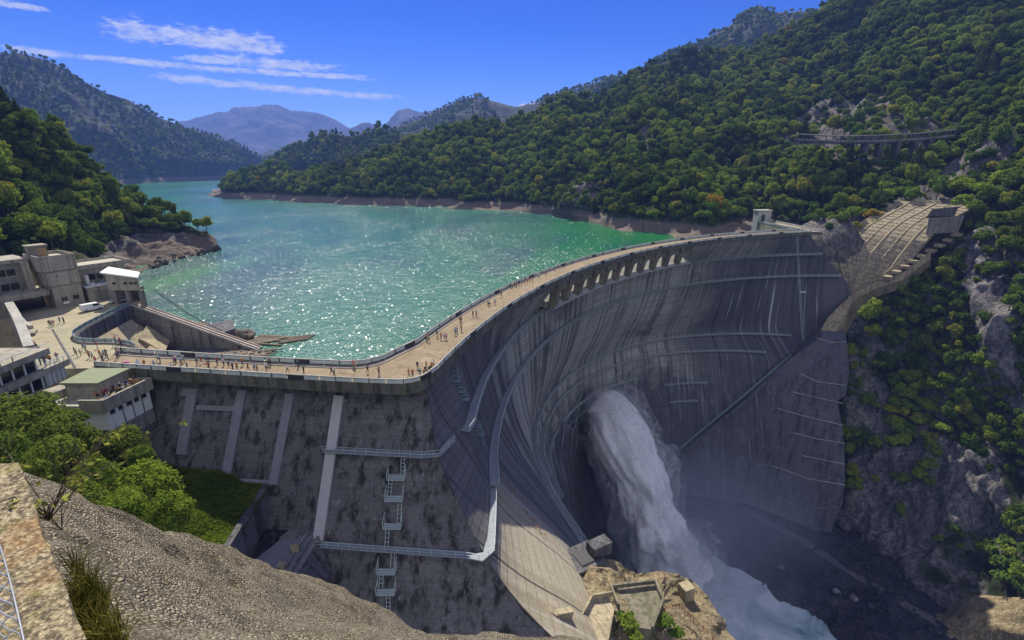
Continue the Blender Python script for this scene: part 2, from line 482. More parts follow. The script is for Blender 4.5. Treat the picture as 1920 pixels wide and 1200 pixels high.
FG1, FG2 = (0.035, 0.05, 0.016), (0.07, 0.09, 0.026)
M['hill'] = mat_rock('forest_hillside', (0.17, 0.155, 0.14), (0.27, 0.25, 0.225), (0.04, 0.038, 0.036), 0.05, FG2, (0.36, 0.44), (WATER, WATER + 8, (0.22, 0.18, 0.14)), 2.0, FG1)
M['cliff'] = mat_rock('gorge_cliff', (0.19, 0.18, 0.175), (0.33, 0.315, 0.30), (0.035, 0.034, 0.036), 0.07, (0.05, 0.065, 0.022), (0.46, 0.58), None, 2.0, (0.03, 0.04, 0.016))
M['scar'] = mat_rock('bare_rock_face', (0.25, 0.245, 0.26), (0.40, 0.39, 0.40), (0.07, 0.07, 0.08), 0.06, (0.05, 0.06, 0.025), (0.60, 0.68), None, 2.0)
M['far_hill'] = mat_rock('far_forest_slope', (0.075, 0.09, 0.065), (0.12, 0.13, 0.10), (0.028, 0.036, 0.028), 0.012, (0.035, 0.05, 0.028), (0.38, 0.62), (WATER, WATER + 14, (0.24, 0.19, 0.15)), 14.0, (0.075, 0.09, 0.05))
M['blue_hill'] = mat_rock('distant_ridge', (0.10, 0.095, 0.095), (0.19, 0.165, 0.155), (0.05, 0.055, 0.05), 0.003, (0.05, 0.065, 0.045), (0.45, 0.6), None, 60.0)
M['foot_rock'] = mat_rock('buff_rock', (0.34, 0.27, 0.15), (0.48, 0.40, 0.25), (0.09, 0.07, 0.04), 0.22, (0.09, 0.10, 0.03), (0.62, 0.72), None, 0.8)
M['shore_rock'] = mat_rock('shore_boulders', (0.26, 0.22, 0.16), (0.40, 0.35, 0.27), (0.06, 0.05, 0.04), 0.35, None, (0, 1), None, 0.7)
M['gravel_bed'] = mat_rock('gravel_bed', (0.06, 0.06, 0.072), (0.14, 0.14, 0.16), (0.012, 0.012, 0.016), 0.2, None, (0, 1), None, 1.6)

def mat_shotcrete():
    m = NT('gravelly_shotcrete')
    p = m.pos()
    n1 = m.noise(p, 1.1, 6, 0.65)
    n2 = m.noise(p, 0.35, 4, 0.6)
    vo = m.n('TexVoronoi', ins={'Scale': 13.0, 'Randomness': 1.0}); m.l(p, vo.inputs['Vector'])
    ve = m.n('TexVoronoi', feature='DISTANCE_TO_EDGE', ins={'Scale': 13.0}); m.l(p, ve.inputs['Vector'])
    v2 = m.n('TexVoronoi', ins={'Scale': 38.0}); m.l(p, v2.inputs['Vector'])
    sep = m.n('SeparateColor'); m.l(vo.outputs['Color'], sep.inputs[0])
    c = m.ramp(sep.outputs[0], [(0, (0.16, 0.135, 0.095)), (0.3, (0.40, 0.34, 0.225)), (0.75, (0.62, 0.535, 0.36)), (1, (0.56, 0.46, 0.37))])
    c = m.mix(m.math('MULTIPLY', m.ramp(ve.outputs['Distance'], [(0, 1), (0.2, 0)]), 1.0), c, (0.025, 0.021, 0.016))
    c = m.mix(m.math('MULTIPLY', m.ramp(v2.outputs['Distance'], [(0.2, 0), (0.6, 1)]), 0.35), c, (0.10, 0.085, 0.06))
    c = m.mix(m.math('MULTIPLY', m.ramp(n1, [(0.5, 0), (0.62, 1)]), 0.62), c, (0.085, 0.075, 0.058))
    c = m.mix(m.math('MULTIPLY', m.ramp(n2, [(0.50, 0), (0.68, 1)]), 0.4), c, (0.16, 0.145, 0.13))
    sm = m.ramp(m.noise(p, 0.8, 5, 0.7, 0.6), [(0.52, 0), (0.6, 1)])
    c = m.mix(m.math('MULTIPLY', sm, 0.55), c, m.mix(m.noise(p, 22, 4, 0.7), (0.16, 0.14, 0.105), (0.42, 0.37, 0.28)))
    h = m.math('ADD', m.math('MULTIPLY', ve.outputs['Distance'], 1.6), m.math('MULTIPLY', m.noise(p, 30, 4), 0.5))
    return m.finish(c, 0.95, m.bump(h, 1.0, 0.09), 0.15)
M['shotcrete'] = mat_shotcrete()
def mat_coping():
    m = NT('lichen_concrete')
    p = m.pos()
    v = m.n('TexVoronoi', ins={'Scale': 60.0}); m.l(p, v.inputs['Vector'])
    sep = m.n('SeparateColor'); m.l(v.outputs['Color'], sep.inputs[0])
    c = m.ramp(sep.outputs[0], [(0, (0.14, 0.12, 0.08)), (0.5, (0.33, 0.27, 0.16)), (1, (0.46, 0.39, 0.25))])
    n = m.noise(p, 26, 6, 0.7)
    c = m.mix(m.math('MULTIPLY', m.ramp(n, [(0.42, 1), (0.54, 0)]), 0.85), c, (0.06, 0.05, 0.035))
    o = m.noise(p, 1.6, 5, 0.65)
    c = m.mix(m.math('MULTIPLY', m.ramp(m.math('ADD', o, m.math('MULTIPLY', m.step(m.n('SeparateXYZ', ins={0: p}).outputs[1], 3.4, 5.2), 0.22)), [(0.58, 0), (0.74, 1)]), 0.7), c, (0.34, 0.17, 0.05))
    c = m.mix(m.math('MULTIPLY', m.ramp(m.noise(p, 4, 4), [(0.56, 0), (0.7, 1)]), 0.5), c, (0.22, 0.21, 0.06))
    return m.finish(c, 0.95, m.bump(m.math('ADD', n, v.outputs['Distance']), 0.7, 0.01), 0.15)
M['coping'] = mat_coping()

def mat_water():
    m = NT('emerald_lake')
    p = m.pos()
    z3 = m.n('SeparateXYZ'); m.l(p, z3.inputs[0])
    x, y, z = z3.outputs
    n0 = m.noise(p, 0.006, 4, 0.55, 0.5)
    a = m.math('ADD', x, m.math('MULTIPLY', m.math('SUBTRACT', n0, 0.5), 140.0))
    c = m.mix(m.step(a, -60.0, 95.0), (0.012, 0.122, 0.074), (0.006, 0.140, 0.028))
    c = m.mix(m.step(m.math('ADD', y, m.math('MULTIPLY', a, 0.25)), 330.0, 900.0), c, (0.024, 0.155, 0.135))
    c = m.mix(m.math('MULTIPLY', m.step(m.math('SUBTRACT', a, m.math('MULTIPLY', y, -0.62)), 5.0, -25.0), 0.7), c, (0.014, 0.15, 0.032))
    # stirred silt and drifting foam
    sw = m.noise(m.scaled(p, (1, 0.42, 1)), 0.011, 6, 0.62, 1.2)
    c = m.mix(m.math('MULTIPLY', m.ramp(sw, [(0.48, 0), (0.62, 1)]), 0.8), c, (0.006, 0.060, 0.068))
    fo = m.noise(m.scaled(p, (1, 0.5, 1)), 0.02, 7, 0.66, 1.6)
    c = m.mix(m.math('MULTIPLY', m.ramp(fo, [(0.64, 0), (0.72, 1)]), 0.7), c, (0.17, 0.30, 0.25))
    wv = m.math('ADD', m.noise(p, 0.85, 5, 0.72), m.math('MULTIPLY', m.noise(p, 0.16, 2, 0.5), 1.2))
    calm = m.ramp(m.noise(m.scaled(p, (1, 0.6, 1)), 0.009, 4, 0.6, 0.8), [(0.40, 0.6), (0.62, 1)])
    b = m.n('Bump', ins={'Distance': 0.5}); m.l(wv, b.inputs['Height']); m.l(calm, b.inputs['Strength'])
    base = m.n('BsdfPrincipled', ins={'Roughness': 0.2, 'Specular IOR Level': 0.2})
    m.l(c, base.inputs['Base Color']); m.l(b.outputs[0], base.inputs['Normal'])
    # sun glitter: wavelets, each tilted its own way
    def facets(sc, k):
        v = m.n('TexVoronoi', ins={'Scale': sc}); m.l(m.scaled(p, (1, 0.5, 1)), v.inputs['Vector'])
        d = m.n('VectorMath', operation='SUBTRACT'); m.l(v.outputs['Color'], d.inputs[0]); d.inputs[1].default_value = (0.5, 0.5, 0.5)
        return m.scaled(d.outputs[0], (k, k, 0))
    t = m.n('VectorMath', operation='ADD'); m.l(facets(2.9, 0.62), t.inputs[0]); m.l(facets(1.05, 0.34), t.inputs[1])
    up = m.n('VectorMath', operation='ADD'); m.l(t.outputs[0], up.inputs[0]); up.inputs[1].default_value = (0, 0, 1)
    nn = m.n('VectorMath', operation='NORMALIZE'); m.l(up.outputs[0], nn.inputs[0])
    g = m.n('BsdfGlossy', ins={'Roughness': 0.2, 'Color': (1, 1, 1, 1)}); m.l(nn.outputs[0], g.inputs['Normal'])
    mx = m.n('MixShader'); m.l(m.math('MULTIPLY', calm, 0.017), mx.inputs[0]); m.l(base.outputs[0], mx.inputs[1]); m.l(g.outputs[0], mx.inputs[2])
    m.l(mx.outputs[0], m.out.inputs[0])
    return m.mat
M['lake'] = mat_water()
def mat_river():
    m = NT('churned_river')
    p = m.pos()
    n = m.noise(p, 0.05, 6, 0.65, 0.8)
    v = m.n('VectorMath', operation='DISTANCE'); m.l(p, v.inputs[0]); v.inputs[1].default_value = (92, 196, RIVER)
    near = m.step(v.outputs['Value'], 95.0, 12.0)
    c = m.mix(m.ramp(n, [(0.3, 0), (0.7, 1)]), (0.10, 0.24, 0.25), (0.24, 0.42, 0.42))
    c = m.mix(m.math('MULTIPLY', m.ramp(m.math('ADD', n, m.math('MULTIPLY', near, 0.45)), [(0.55, 0), (0.95, 1)]), 0.95), c, (0.72, 0.78, 0.84))
    return m.finish(c, 0.45, m.bump(m.noise(p, 0.4, 5), 0.6, 0.8), 0.4)
M['river'] = mat_river()

def mat_spray(name, cover, soft):
    """falling white water: streaked along its fall, breaking up into holes"""
    m = NT(name)
    p = m.obj()
    uv = m.n('Attribute', attribute_name='fall').outputs['Vector']
    n = m.noise(m.scaled(uv, (1.0, 0.16, 1)), 5.0, 7, 0.68, 0.6)
    n2 = m.noise(m.scaled(uv, (1.0, 0.30, 1)), 12.0, 5, 0.7)
    c = m.mix(m.ramp(n, [(0.3, 0), (0.66, 1)]), (0.80, 0.82, 0.86), (0.98, 0.98, 0.985))
    d = m.n('BsdfDiffuse'); m.l(c, d.inputs[0])
    m.l(m.bump(m.math('ADD', n, m.math('MULTIPLY', n2, 0.5)), 0.9, 1.2), d.inputs['Normal'])
    t = m.n('BsdfTranslucent'); m.l(c, t.inputs[0])
    ds = m.n('MixShader', ins={0: 0.45}); m.l(d.outputs[0], ds.inputs[1]); m.l(t.outputs[0], ds.inputs[2])
    if cover >= 1:
        m.l(d.outputs[0], m.out.inputs[0]); return m.mat
    tr = m.n('BsdfTransparent')
    n3 = m.noise(p, 0.26, 8, 0.78, 0.8)
    a = m.math('MULTIPLY', m.ramp(m.math('ADD', m.math('MULTIPLY', n3, 0.7), m.math('MULTIPLY', n2, 0.3)), [(0.53 - soft, 0), (0.53 + soft, 1)]), cover)
    mx = m.n('MixShader'); m.l(a, mx.inputs[0]); m.l(tr.outputs[0], mx.inputs[1]); m.l(ds.outputs[0], mx.inputs[2])
    m.l(mx.outputs[0], m.out.inputs[0])
    return m.mat
M['jet_core'] = mat_spray('white_water', 1.0, 0.1)
M['jet_veil'] = mat_spray('spray_veil', 0.30, 0.09)

def mat_leaf(name, stops, trans=0.35, nscale=0.2):
    m = NT(name)
    r = m.n('ObjectInfo').outputs['Random']
    n = m.noise(m.obj(), nscale, 3, 0.6)
    c = m.ramp(r, stops)
    tone = m.noise(m.n('ObjectInfo').outputs['Location'], 0.018, 4, 0.6)
    c = m.mix(m.ramp(tone, [(0.36, 0), (0.64, 1)]), m.mix(1.0, c, (0.58, 0.62, 0.66), 'MULTIPLY'), m.mix(1.0, c, (1.45, 1.38, 1.05), 'MULTIPLY'))
    c = m.mix(m.ramp(n, [(0.35, 0), (0.68, 1)]), m.mix(1.0, c, (0.5, 0.56, 0.5), 'MULTIPLY'), m.mix(1.0, c, (1.35, 1.3, 1.1), 'MULTIPLY'))
    d = m.n('BsdfDiffuse', ins={0: c}); t = m.n('BsdfTranslucent', ins={0: c})
    mx = m.n('MixShader', ins={0: trans}); m.l(d.outputs[0], mx.inputs[1]); m.l(t.outputs[0], mx.inputs[2])
    m.l(mx.outputs[0], m.out.inputs[0])
    return m.mat
M['leaf_wood'] = mat_leaf('beech_leaves', [(0, (0.085, 0.155, 0.036)), (0.35, (0.135, 0.215, 0.047)), (0.7, (0.19, 0.275, 0.052)), (0.95, (0.27, 0.33, 0.06)), (0.995, (0.33, 0.34, 0.06)), (1, (0.34, 0.22, 0.045))])
M['leaf_lime'] = mat_leaf('yellowing_leaves', [(0, (0.20, 0.28, 0.05)), (0.5, (0.26, 0.32, 0.055)), (1, (0.31, 0.33, 0.06))])
M['leaf_near'] = mat_leaf('near_leaves', [(0, (0.113, 0.169, 0.042)), (0.5, (0.172, 0.225, 0.053)), (1, (0.238, 0.288, 0.065))], 0.4, 1.2)
M['leaf_near_lime'] = mat_leaf('pale_near_leaves', [(0, (0.15, 0.225, 0.045)), (0.5, (0.19, 0.265, 0.05)), (1, (0.24, 0.30, 0.055))], 0.4, 1.2)
M['needle'] = mat_leaf('fir_needles', [(0, (0.048, 0.078, 0.030)), (1, (0.103, 0.137, 0.044))], 0.15)
M['grass'] = mat_leaf('rank_grass', [(0, (0.17, 0.25, 0.035)), (1, (0.24, 0.31, 0.05))], 0.35, 0.5)
M['dry_leaf'] = mat_leaf('dry_leaves', [(0, (0.24, 0.27, 0.07)), (1, (0.36, 0.30, 0.10))], 0.3, 3.0)

# ---------------------------------------------------------------- camera, light, sky
cam = bpy.data.cameras.new('camera')
cam_o = bpy.data.objects.new('camera', cam)
COL.objects.link(cam_o)
cam.sensor_width = 36.0
cam.lens = FPX / 1920 * 36.0
cam.clip_start, cam.clip_end = 0.05, 60000
cam_o.location = (0, 0, EYE)
cam_o.rotation_euler = (R(90) - PITCH, 0, 0)
S.camera = cam_o

sun = bpy.data.lights.new('sun', 'SUN')
sun.energy, sun.angle, sun.color = 5.0, R(0.5), (1.0, 0.93, 0.80)
sun_o = bpy.data.objects.new('sun', sun)
COL.objects.link(sun_o)
sd = Vector((math.sin(SUN_AZ) * math.cos(SUN_EL), math.cos(SUN_AZ) * math.cos(SUN_EL), math.sin(SUN_EL)))
sun_o.rotation_euler = sd.to_track_quat('Z', 'Y').to_euler()
sun_o.location = (-200, 200, 600)

W = bpy.data.worlds.new('World'); S.world = W; W.use_nodes = True
def build_sky():
    t = W.node_tree; t.nodes.clear()
    m = NT.__new__(NT); m.t = t; m.mat = None
    m.out = t.nodes.new('ShaderNodeOutputWorld')
    sky = m.n('TexSky', sky_type='NISHITA', sun_disc=False, sun_elevation=SUN_EL, sun_rotation=SUN_AZ, altitude=1500.0, air_density=1.0, dust_density=0.6, ozone_density=3.0)
    gm_ = m.n('Gamma', ins={'Gamma': 1.45}); m.l(sky.outputs[0], gm_.inputs[0])
    hs = m.n('HueSaturation', ins={'Hue': 0.525, 'Saturation': 1.32, 'Value': 0.225}); m.l(gm_.outputs[0], hs.inputs['Color'])
    d = m.n('TexCoord').outputs['Generated']
    s3 = m.n('SeparateXYZ'); m.l(d, s3.inputs[0])
    az = m.math('MULTIPLY', m.math('ARCTAN2', s3.outputs[0], s3.outputs[1]), 57.2958)
    el = m.math('MULTIPLY', m.math('ARCSINE', s3.outputs[2]), 57.2958)
    v = m.n('CombineXYZ'); m.l(m.math('MULTIPLY', az, 0.36), v.inputs[0]); m.l(el, v.inputs[1])
    n = m.noise(v.outputs[0], 1.9, 8, 0.66, 0.4)
    nb = m.noise(v.outputs[0], 0.55, 3, 0.5)
    def band(e0, sig, a0, a1, soft, slope=0.0):
        dd = m.math('SUBTRACT', el, m.math('ADD', m.math('MULTIPLY', m.math('SUBTRACT', az, (a0 + a1) / 2), slope), e0))
        g = m.math('POWER', 2.718, m.math('MULTIPLY', m.math('MULTIPLY', dd, dd), -0.5 / sig ** 2))
        return m.math('MULTIPLY', g, m.math('MULTIPLY', m.step(az, a0 - soft, a0 + soft), m.step(az, a1 + soft, a1 - soft)))
    k = band(8.55, 0.26, -43, -14, 2.0)
    for b in (band(10.8, 0.85, -37, -22, 3.0), band(7.15, 0.36, -34, -11, 3.5, -0.035), band(9.3, 0.5, -32, -17, 4), band(11.6, 0.25, -47, -39, 3)):
        k = m.math('MAXIMUM', k, b)
    cl = m.ramp(m.math('ADD', m.math('MULTIPLY', k, 0.42), m.math('SUBTRACT', m.math('ADD', m.math('MULTIPLY', n, 0.75), m.math('MULTIPLY', nb, 0.25)), 0.24)), [(0.49, 0), (0.66, 0.75), (0.80, 1)])
    cl = m.math('MULTIPLY', cl, m.step(k, 0.02, 0.35))
    # one small cumulus over the saddle
    da = m.math('DIVIDE', m.math('SUBTRACT', az, 1.9), 1.35); de = m.math('DIVIDE', m.math('SUBTRACT', el, 6.1), 0.62)
    q = m.math('SUBTRACT', 1.0, m.math('ADD', m.math('MULTIPLY', da, da), m.math('MULTIPLY', de, de)))
    pf = m.step(m.math('ADD', q, m.math('MULTIPLY', m.math('SUBTRACT', n, 0.5), 3.2)), 0.1, 0.75)
    cl = m.math('MAXIMUM', cl, m.math('MULTIPLY', pf, m.step(q, -0.6, 0.2)))
    ccol = m.mix(n, (2.2, 2.2, 2.2), (6.2, 6.0, 5.4))
    fin = m.mix(m.math('MULTIPLY', cl, 0.82), hs.outputs[0], ccol)
    # unseen bright cloud added behind the camera and overhead to fill the shade
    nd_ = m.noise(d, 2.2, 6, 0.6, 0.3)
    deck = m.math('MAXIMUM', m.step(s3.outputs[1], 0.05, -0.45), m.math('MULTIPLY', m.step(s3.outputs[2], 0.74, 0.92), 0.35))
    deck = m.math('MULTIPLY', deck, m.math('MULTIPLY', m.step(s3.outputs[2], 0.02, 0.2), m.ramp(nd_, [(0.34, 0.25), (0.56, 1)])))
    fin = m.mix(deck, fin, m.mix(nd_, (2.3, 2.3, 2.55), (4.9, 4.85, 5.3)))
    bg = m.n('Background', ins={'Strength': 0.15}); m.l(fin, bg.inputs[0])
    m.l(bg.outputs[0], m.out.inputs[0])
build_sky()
S.view_settings.view_transform = 'Standard'
S.view_settings.look = 'None'
S.view_settings.exposure = 0.55
S.view_settings.gamma = 1.0
S.render.engine = 'CYCLES'
S.cycles.max_bounces = 6
S.cycles.diffuse_bounces = 3
S.cycles.glossy_bounces = 2
S.cycles.transparent_max_bounces = 16
S.cycles.volume_bounces = 1
S.cycles.use_adaptive_sampling = True
S.cycles.sample_clamp_indirect = 4.0

# ================================================================ THE DAM
dam = empty('concrete_dam', (0, 80, 0), 'huge curved grey concrete arch dam with a road along its crest', 'dam')

def circ_pts(c, r, xl, yl, xr, n):
    """from the left end (given point) round to the right end (given x) on a circle"""
    a0 = math.atan2(yl - c[1], xl - c[0])
    a1 = math.acos(max(-1, min(1, (xr - c[0]) / r)))
    if a0 < 0: a0 += 2 * math.pi
    return [(c[0] + r * math.cos(a), c[1] + r * math.sin(a)) for a in np.linspace(a0, a1, n)]
LEV = {
    0.0:   [(-15.6, 81.0)] + circ_pts((244.5, 25.8), 265.6, -14.4, 87.0, 170.0, 40),
    -3.0:  [(-15.6, 80.8)] + circ_pts((240.0, 29.0), 261.0, -14.4, 87.0, 171.0, 40),
    -12.5: [(-13.6, 75.2), (-12.2, 80.5)] + circ_pts((191.0, 81.5), 200.8, -9.6, 87.0, 180.0, 40),
    -25.5: [(-5.2, 66.2), (-4.4, 72.0), (-4.9, 82.0)] + circ_pts((187.6, 88.8), 193.6, -6.0, 95.0, 194.0, 40),
    -33.0: [(1.8, 61.0), (0.8, 70.0), (-0.6, 85.0)] + circ_pts((176.0, 103.0), 178.0, -1.8, 103.0, 200.0, 40),
    -40.0: [(14.0, 55.6), (12.4, 66.0), (9.0, 80.0), (4.6, 100.0)] + circ_pts((166.0, 115.0), 164.5, 2.0, 120.0, 198.0, 40),
    -60.0: [(36.0, 42.0), (30.0, 70.0), (20.0, 100.0), (10.0, 126.0)] + circ_pts((138.7, 146.0), 133.3, 5.5, 149.0, 187.0, 40),
    -68.0: [(42.0, 37.0), (36.0, 70.0), (27.0, 105.0), (15.0, 136.0)] + circ_pts((121.0, 158.0), 111.0, 10.5, 160.0, 176.0, 40),
    -90.0: [(55.0, 30.0), (50.0, 70.0), (38.0, 110.0), (22.0, 147.0)] + circ_pts((114.0, 165.0), 98.5, 16.5, 172.0, 165.0, 40),
    -120.: [(70.0, 20.0), (64.0, 70.0), (50.0, 115.0), (32.0, 154.0)] + circ_pts((110.0, 172.0), 85.5, 25.0, 180.0, 146.0, 40),
    -157.: [(88.0, 10.0), (80.0, 70.0), (64.0, 120.0), (42.0, 160.0)] + circ_pts((106.0, 182.0), 70.0, 36.5, 190.0, 132.0, 40),
}
NU = 220
_lz = sorted(LEV.keys())
_lp = np.array([resample(LEV[z], NU) for z in _lz])
AZ = np.r_[np.arange(0, -12.0, -1.0), np.arange(-12.0, -158.0, -2.0)]
AF = np.zeros((len(AZ), NU, 2))
for j in range(NU):
    for k in range(2):
        AF[:, j, k] = np.interp(AZ, _lz, _lp[:, j, k])
for _ in range(6):                                   # ease the surface between the surveyed levels
    AF[1:-1] = 0.25 * AF[:-2] + 0.5 * AF[1:-1] + 0.25 * AF[2:]
    for k in range(4, len(AZ) - 4): pass
def face_row(z):
    i = int(np.clip(np.searchsorted(-AZ, -z) - 1, 0, len(AZ) - 2))
    t = (z - AZ[i]) / (AZ[i + 1] - AZ[i])
    return AF[i] * (1 - t) + AF[i + 1] * t
def row_normal(P):
    T = np.gradient(P, axis=0); T /= np.linalg.norm(T, axis=1)[:, None] + 1e-9
    return np.stack([T[:, 1], -T[:, 0]], 1)          # points downstream (into the gorge)

def dam_block(rows, j0, j1, thick, mb):
    """closed solid of the arch between two heights; rows = list of z from top to bottom"""
    cols = range(j0, j1 + 1)
    nc, nr = len(cols), len(rows)
    V = []
    for z in rows:
        P = face_row(z)
        for j in cols: V.append((P[j][0], P[j][1], z))
    top = face_row(0.0); N = row_normal(top)
    for z in rows:
        P = face_row(z)
        for j in cols:
            q = top[j] - N[j] * (thick + 0.10 * (-z))
            w = P[j] - N[j] * 4.0                     # never thinner than 4 m where the foot reaches upstream
            if (w - q) @ N[j] < 0: q = w
            V.append((q[0], q[1], z))
    F = []
    h = nr * nc
    for i in range(nr - 1):
        for j in range(nc - 1):
            a = i * nc + j
            F.append((a, a + 1, a + nc + 1, a + nc))
            F.append((h + a, h + a + nc, h + a + nc + 1, h + a + 1))
    for j in range(nc - 1):
        F.append((j, h + j, h + j + 1, j + 1))
        b = (nr - 1) * nc + j
        F.append((b, b + 1, h + b + 1, h + b))
    for i in range(nr - 1):
        a = i * nc
        F.append((a, a + nc, h + a + nc, h + a))
        a = i * nc + nc - 1
        F.append((a, h + a, h + a + nc, a + nc))
    mb.add(V, F)

top_row = face_row(0.0)
th_row = np.degrees(np.arctan2(top_row[:, 1] - 85, top_row[:, 0] - 190))
th_row = np.where(th_row < 0, th_row + 360, th_row)
JL = int(np.argmin(np.abs(th_row - 156.8)))           # the gated spillway lies between these two columns
JR = int(np.argmin(np.abs(th_row - 122.5)))
SILL = -10.6
mb = MB()
dam_block([SILL] + [z for z in AZ if z < SILL - 0.1], 0, NU - 1, 8.2, mb)
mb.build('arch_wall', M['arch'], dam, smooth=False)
zz = [-1.7, -3.0, -5.0, -7.0, -9.0, SILL - 0.0]
for ja, jb in ((0, JL), (JR, NU - 1)):
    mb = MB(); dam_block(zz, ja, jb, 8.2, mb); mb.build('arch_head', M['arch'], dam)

# spillway bays: piers, sill, curtain wall behind
NB = 11
bay_j = np.linspace(JL, JR, NB + 1)
P0 = face_row(0.0); N0 = row_normal(P0)
def crest_pt(j, d):
    """d metres upstream of the downstream face at column j (may be fractional)"""
    i = int(min(max(math.floor(j), 0), NU - 2)); t = j - i
    p = P0[i] * (1 - t) + P0[i + 1] * t
    n = N0[i] * (1 - t) + N0[i + 1] * t
    return p - n / np.linalg.norm(n) * d
for k in range(0, NB):
    j = bay_j[k] + (0.9 if k == 0 else 0)
    hw = 1.35 / (np.linalg.norm(P0[int(j) + 1] - P0[int(j)]))
    V = []
    for jj in (j - hw, j + hw):
        for d, z in ((-0.7, -1.7), (2.3, -1.7), (3.2, SILL + 0.02), (1.2, SILL + 0.02), (0.3, -7.0), (-0.7, -3.4)):
            q = crest_pt(jj, d); V.append((q[0], q[1], z))
    F = [(0, 1, 2, 3, 4, 5), (11, 10, 9, 8, 7, 6)] + [(i, (i + 1) % 6, 6 + (i + 1) % 6, 6 + i) for i in range(6)]
    MB().add(V, F).build('spillway_pier', M['concrete_moss'], dam)
JS = np.linspace(JL + 0.2, JR - 0.2, 60)
MB().strip([tuple(crest_pt(j, 8.1)) + (-6.7,) for j in JS], [tuple(crest_pt(j, 0.6)) + (SILL + 0.03,) for j in JS], [tuple(crest_pt(j, 0.6)) + (SILL + 0.012,) for j in JS], [tuple(crest_pt(j, 8.1)) + (SILL + 0.012,) for j in JS]).build('spillway_sill', M['concrete_pale'], dam)
mb = MB()
for k in range(NB):
    js = np.linspace(bay_j[k], bay_j[k + 1], 13)
    for a, b in zip(js[:-1], js[1:]):
        mid = ((a + b) / 2 - bay_j[k]) / (bay_j[k + 1] - bay_j[k])
        zlow = -8.6 + 4.0 * math.sqrt(max(0.0, 1 - abs(2 * mid - 1) ** 1.6))      # arched lower edge
        A = [crest_pt(a, 0.4), crest_pt(b, 0.4), crest_pt(b, 0.9), crest_pt(a, 0.9)]
        mb.prism([tuple(q) for q in A], zlow, -1.7)
mb.build('spandrel', M['concrete_moss'], dam)

# ---- crest: deck, road, kerb, parapets
def corner_round(P, n=6):
    return P
DOWN_W = np.array([(-78.0, 84.6), (-54.0, 81.0), (-33.0, 78.0), (-21.0, 76.7), (-17.6, 76.9), (-15.4, 78.6)])
UP_W = np.array([(-80.0, 92.4), (-53.0, 88.0), (-38.0, 86.0), (-29.5, 85.4), (-25.5, 87.6), (-22.8, 92.5)])
DN_A = np.array(circ_pts((244.5, 25.8), 264.4, -14.0, 83.0, 172.0, 90))
UP_A = np.array(circ_pts((244.5, 25.8), 274.0, -21.0, 98.0, 173.0, 90))
down = np.vstack([spline(DOWN_W, 40), DN_A]); up = np.vstack([spline(UP_W, 40), UP_A])
def rail3(P, z): return [(p[0], p[1], z) for p in P]
def between(t): return down * (1 - t) + up * t
def inset(P, d, side):
    """d metres in from the downstream (side=0) or upstream (side=1) edge"""
    w = np.linalg.norm(up - down, axis=1)[:, None]
    t = d / w
    return down + (up - down) * t if side == 0 else up + (down - up) * t
MB().strip(rail3(up, -0.02), rail3(down, -0.02), rail3(down, -1.7), rail3(up, -1.7)).build('crest_deck', M['fascia'], dam)
MB().strip(rail3(inset(0, 1.55, 1), 0.0), rail3(inset(0, 0.35, 0), 0.0), rail3(inset(0, 0.35, 0), -0.015), rail3(inset(0, 1.55, 1), -0.015)).build('crest_road', M['road'], dam)
MB().strip(rail3(inset(0, 0.34, 1), 0.16), rail3(inset(0, 1.5, 1), 0.16), rail3(inset(0, 1.5, 1), -0.01), rail3(inset(0, 0.34, 1), -0.01)).build('kerb_walk', M['kerb'], dam)
POST = MB().box((0, 0, 0.62), (0.16, 0.16, 1.24)).build('post', M['dark_metal'], None)
first_post = [True]
def add_post(parent, p, rz):
    o = POST if first_post[0] else POST.copy()
    if not first_post[0]: COL.objects.link(o)
    first_post[0] = False
    o.parent = parent
    o.matrix_parent_inverse = parent.matrix_world.inverted()
    o.location = (p[0], p[1], 0.02); o.rotation_euler = (0, 0, rz)
def parapet(side, name, label):
    sgn = 1 if side == 0 else 1
    o0 = inset(0, 0.00, side); o1 = inset(0, 0.32, side)
    par = MB().strip(rail3(o0, 0.34), rail3(o1, 0.34), rail3(o1, -0.02), rail3(o0, -0.02)).build(name, M['fascia'], dam)
    par['label'] = label
    bpy.context.view_layer.update()
    a, b = inset(0, 0.10, side), inset(0, 0.18, side)
    mb = MB()
    L = np.r_[0, np.cumsum(np.linalg.norm(np.diff(o0, axis=0), axis=1))]
    L0 = 0.0
    k = 0
    def at(P, s): return np.array([np.interp(s, L, P[:, 0]), np.interp(s, L, P[:, 1])])
    while L0 < L[-1] - 3.0:
        s0, s1 = L0 + 0.14, L0 + 2.86
        if k % 8 == 5 and mb.v:
            mb.build('infill_panel', M['panel'], par); mb = MB()
        if k % 8 != 5:
            ss = np.linspace(s0, s1, 3)
            A = [at(a, s) for s in ss]; B = [at(b, s) for s in ss]
            mb.strip(rail3(A, 0.98), rail3(B, 0.98), rail3(B, 0.40), rail3(A, 0.40))
        L0 += 3.0; k += 1
    if mb.v: mb.build('infill_panel', M['panel'], par)
    MB().strip(rail3(inset(0, 0.0, side), 1.22), rail3(inset(0, 0.3, side), 1.22), rail3(inset(0, 0.3, side), 1.06), rail3(inset(0, 0.0, side), 1.06)).build('coping', M['concrete_pale'], par)
    c = inset(0, 0.16, side)
    for k, s in enumerate(np.arange(0, L[-1], 3.0)):
        p = at(c, s); q = at(c, min(s + 0.5, L[-1]))
        rz = math.atan2(q[1] - p[1], q[0] - p[0])
        if k % 2 == 0 and s < 300: add_post(par, p, rz)
        if k % 8 == 5 and s < L[-1] - 3:
            m_ = at(c, s + 1.5)
            w = at(c, s + 3) - p
            MB().box((m_[0], m_[1], 0.66), (2.6, 0.5, 1.0), rz=math.atan2(w[1], w[0])).build('lamp_housing', M['dark_metal'], par)
    return par
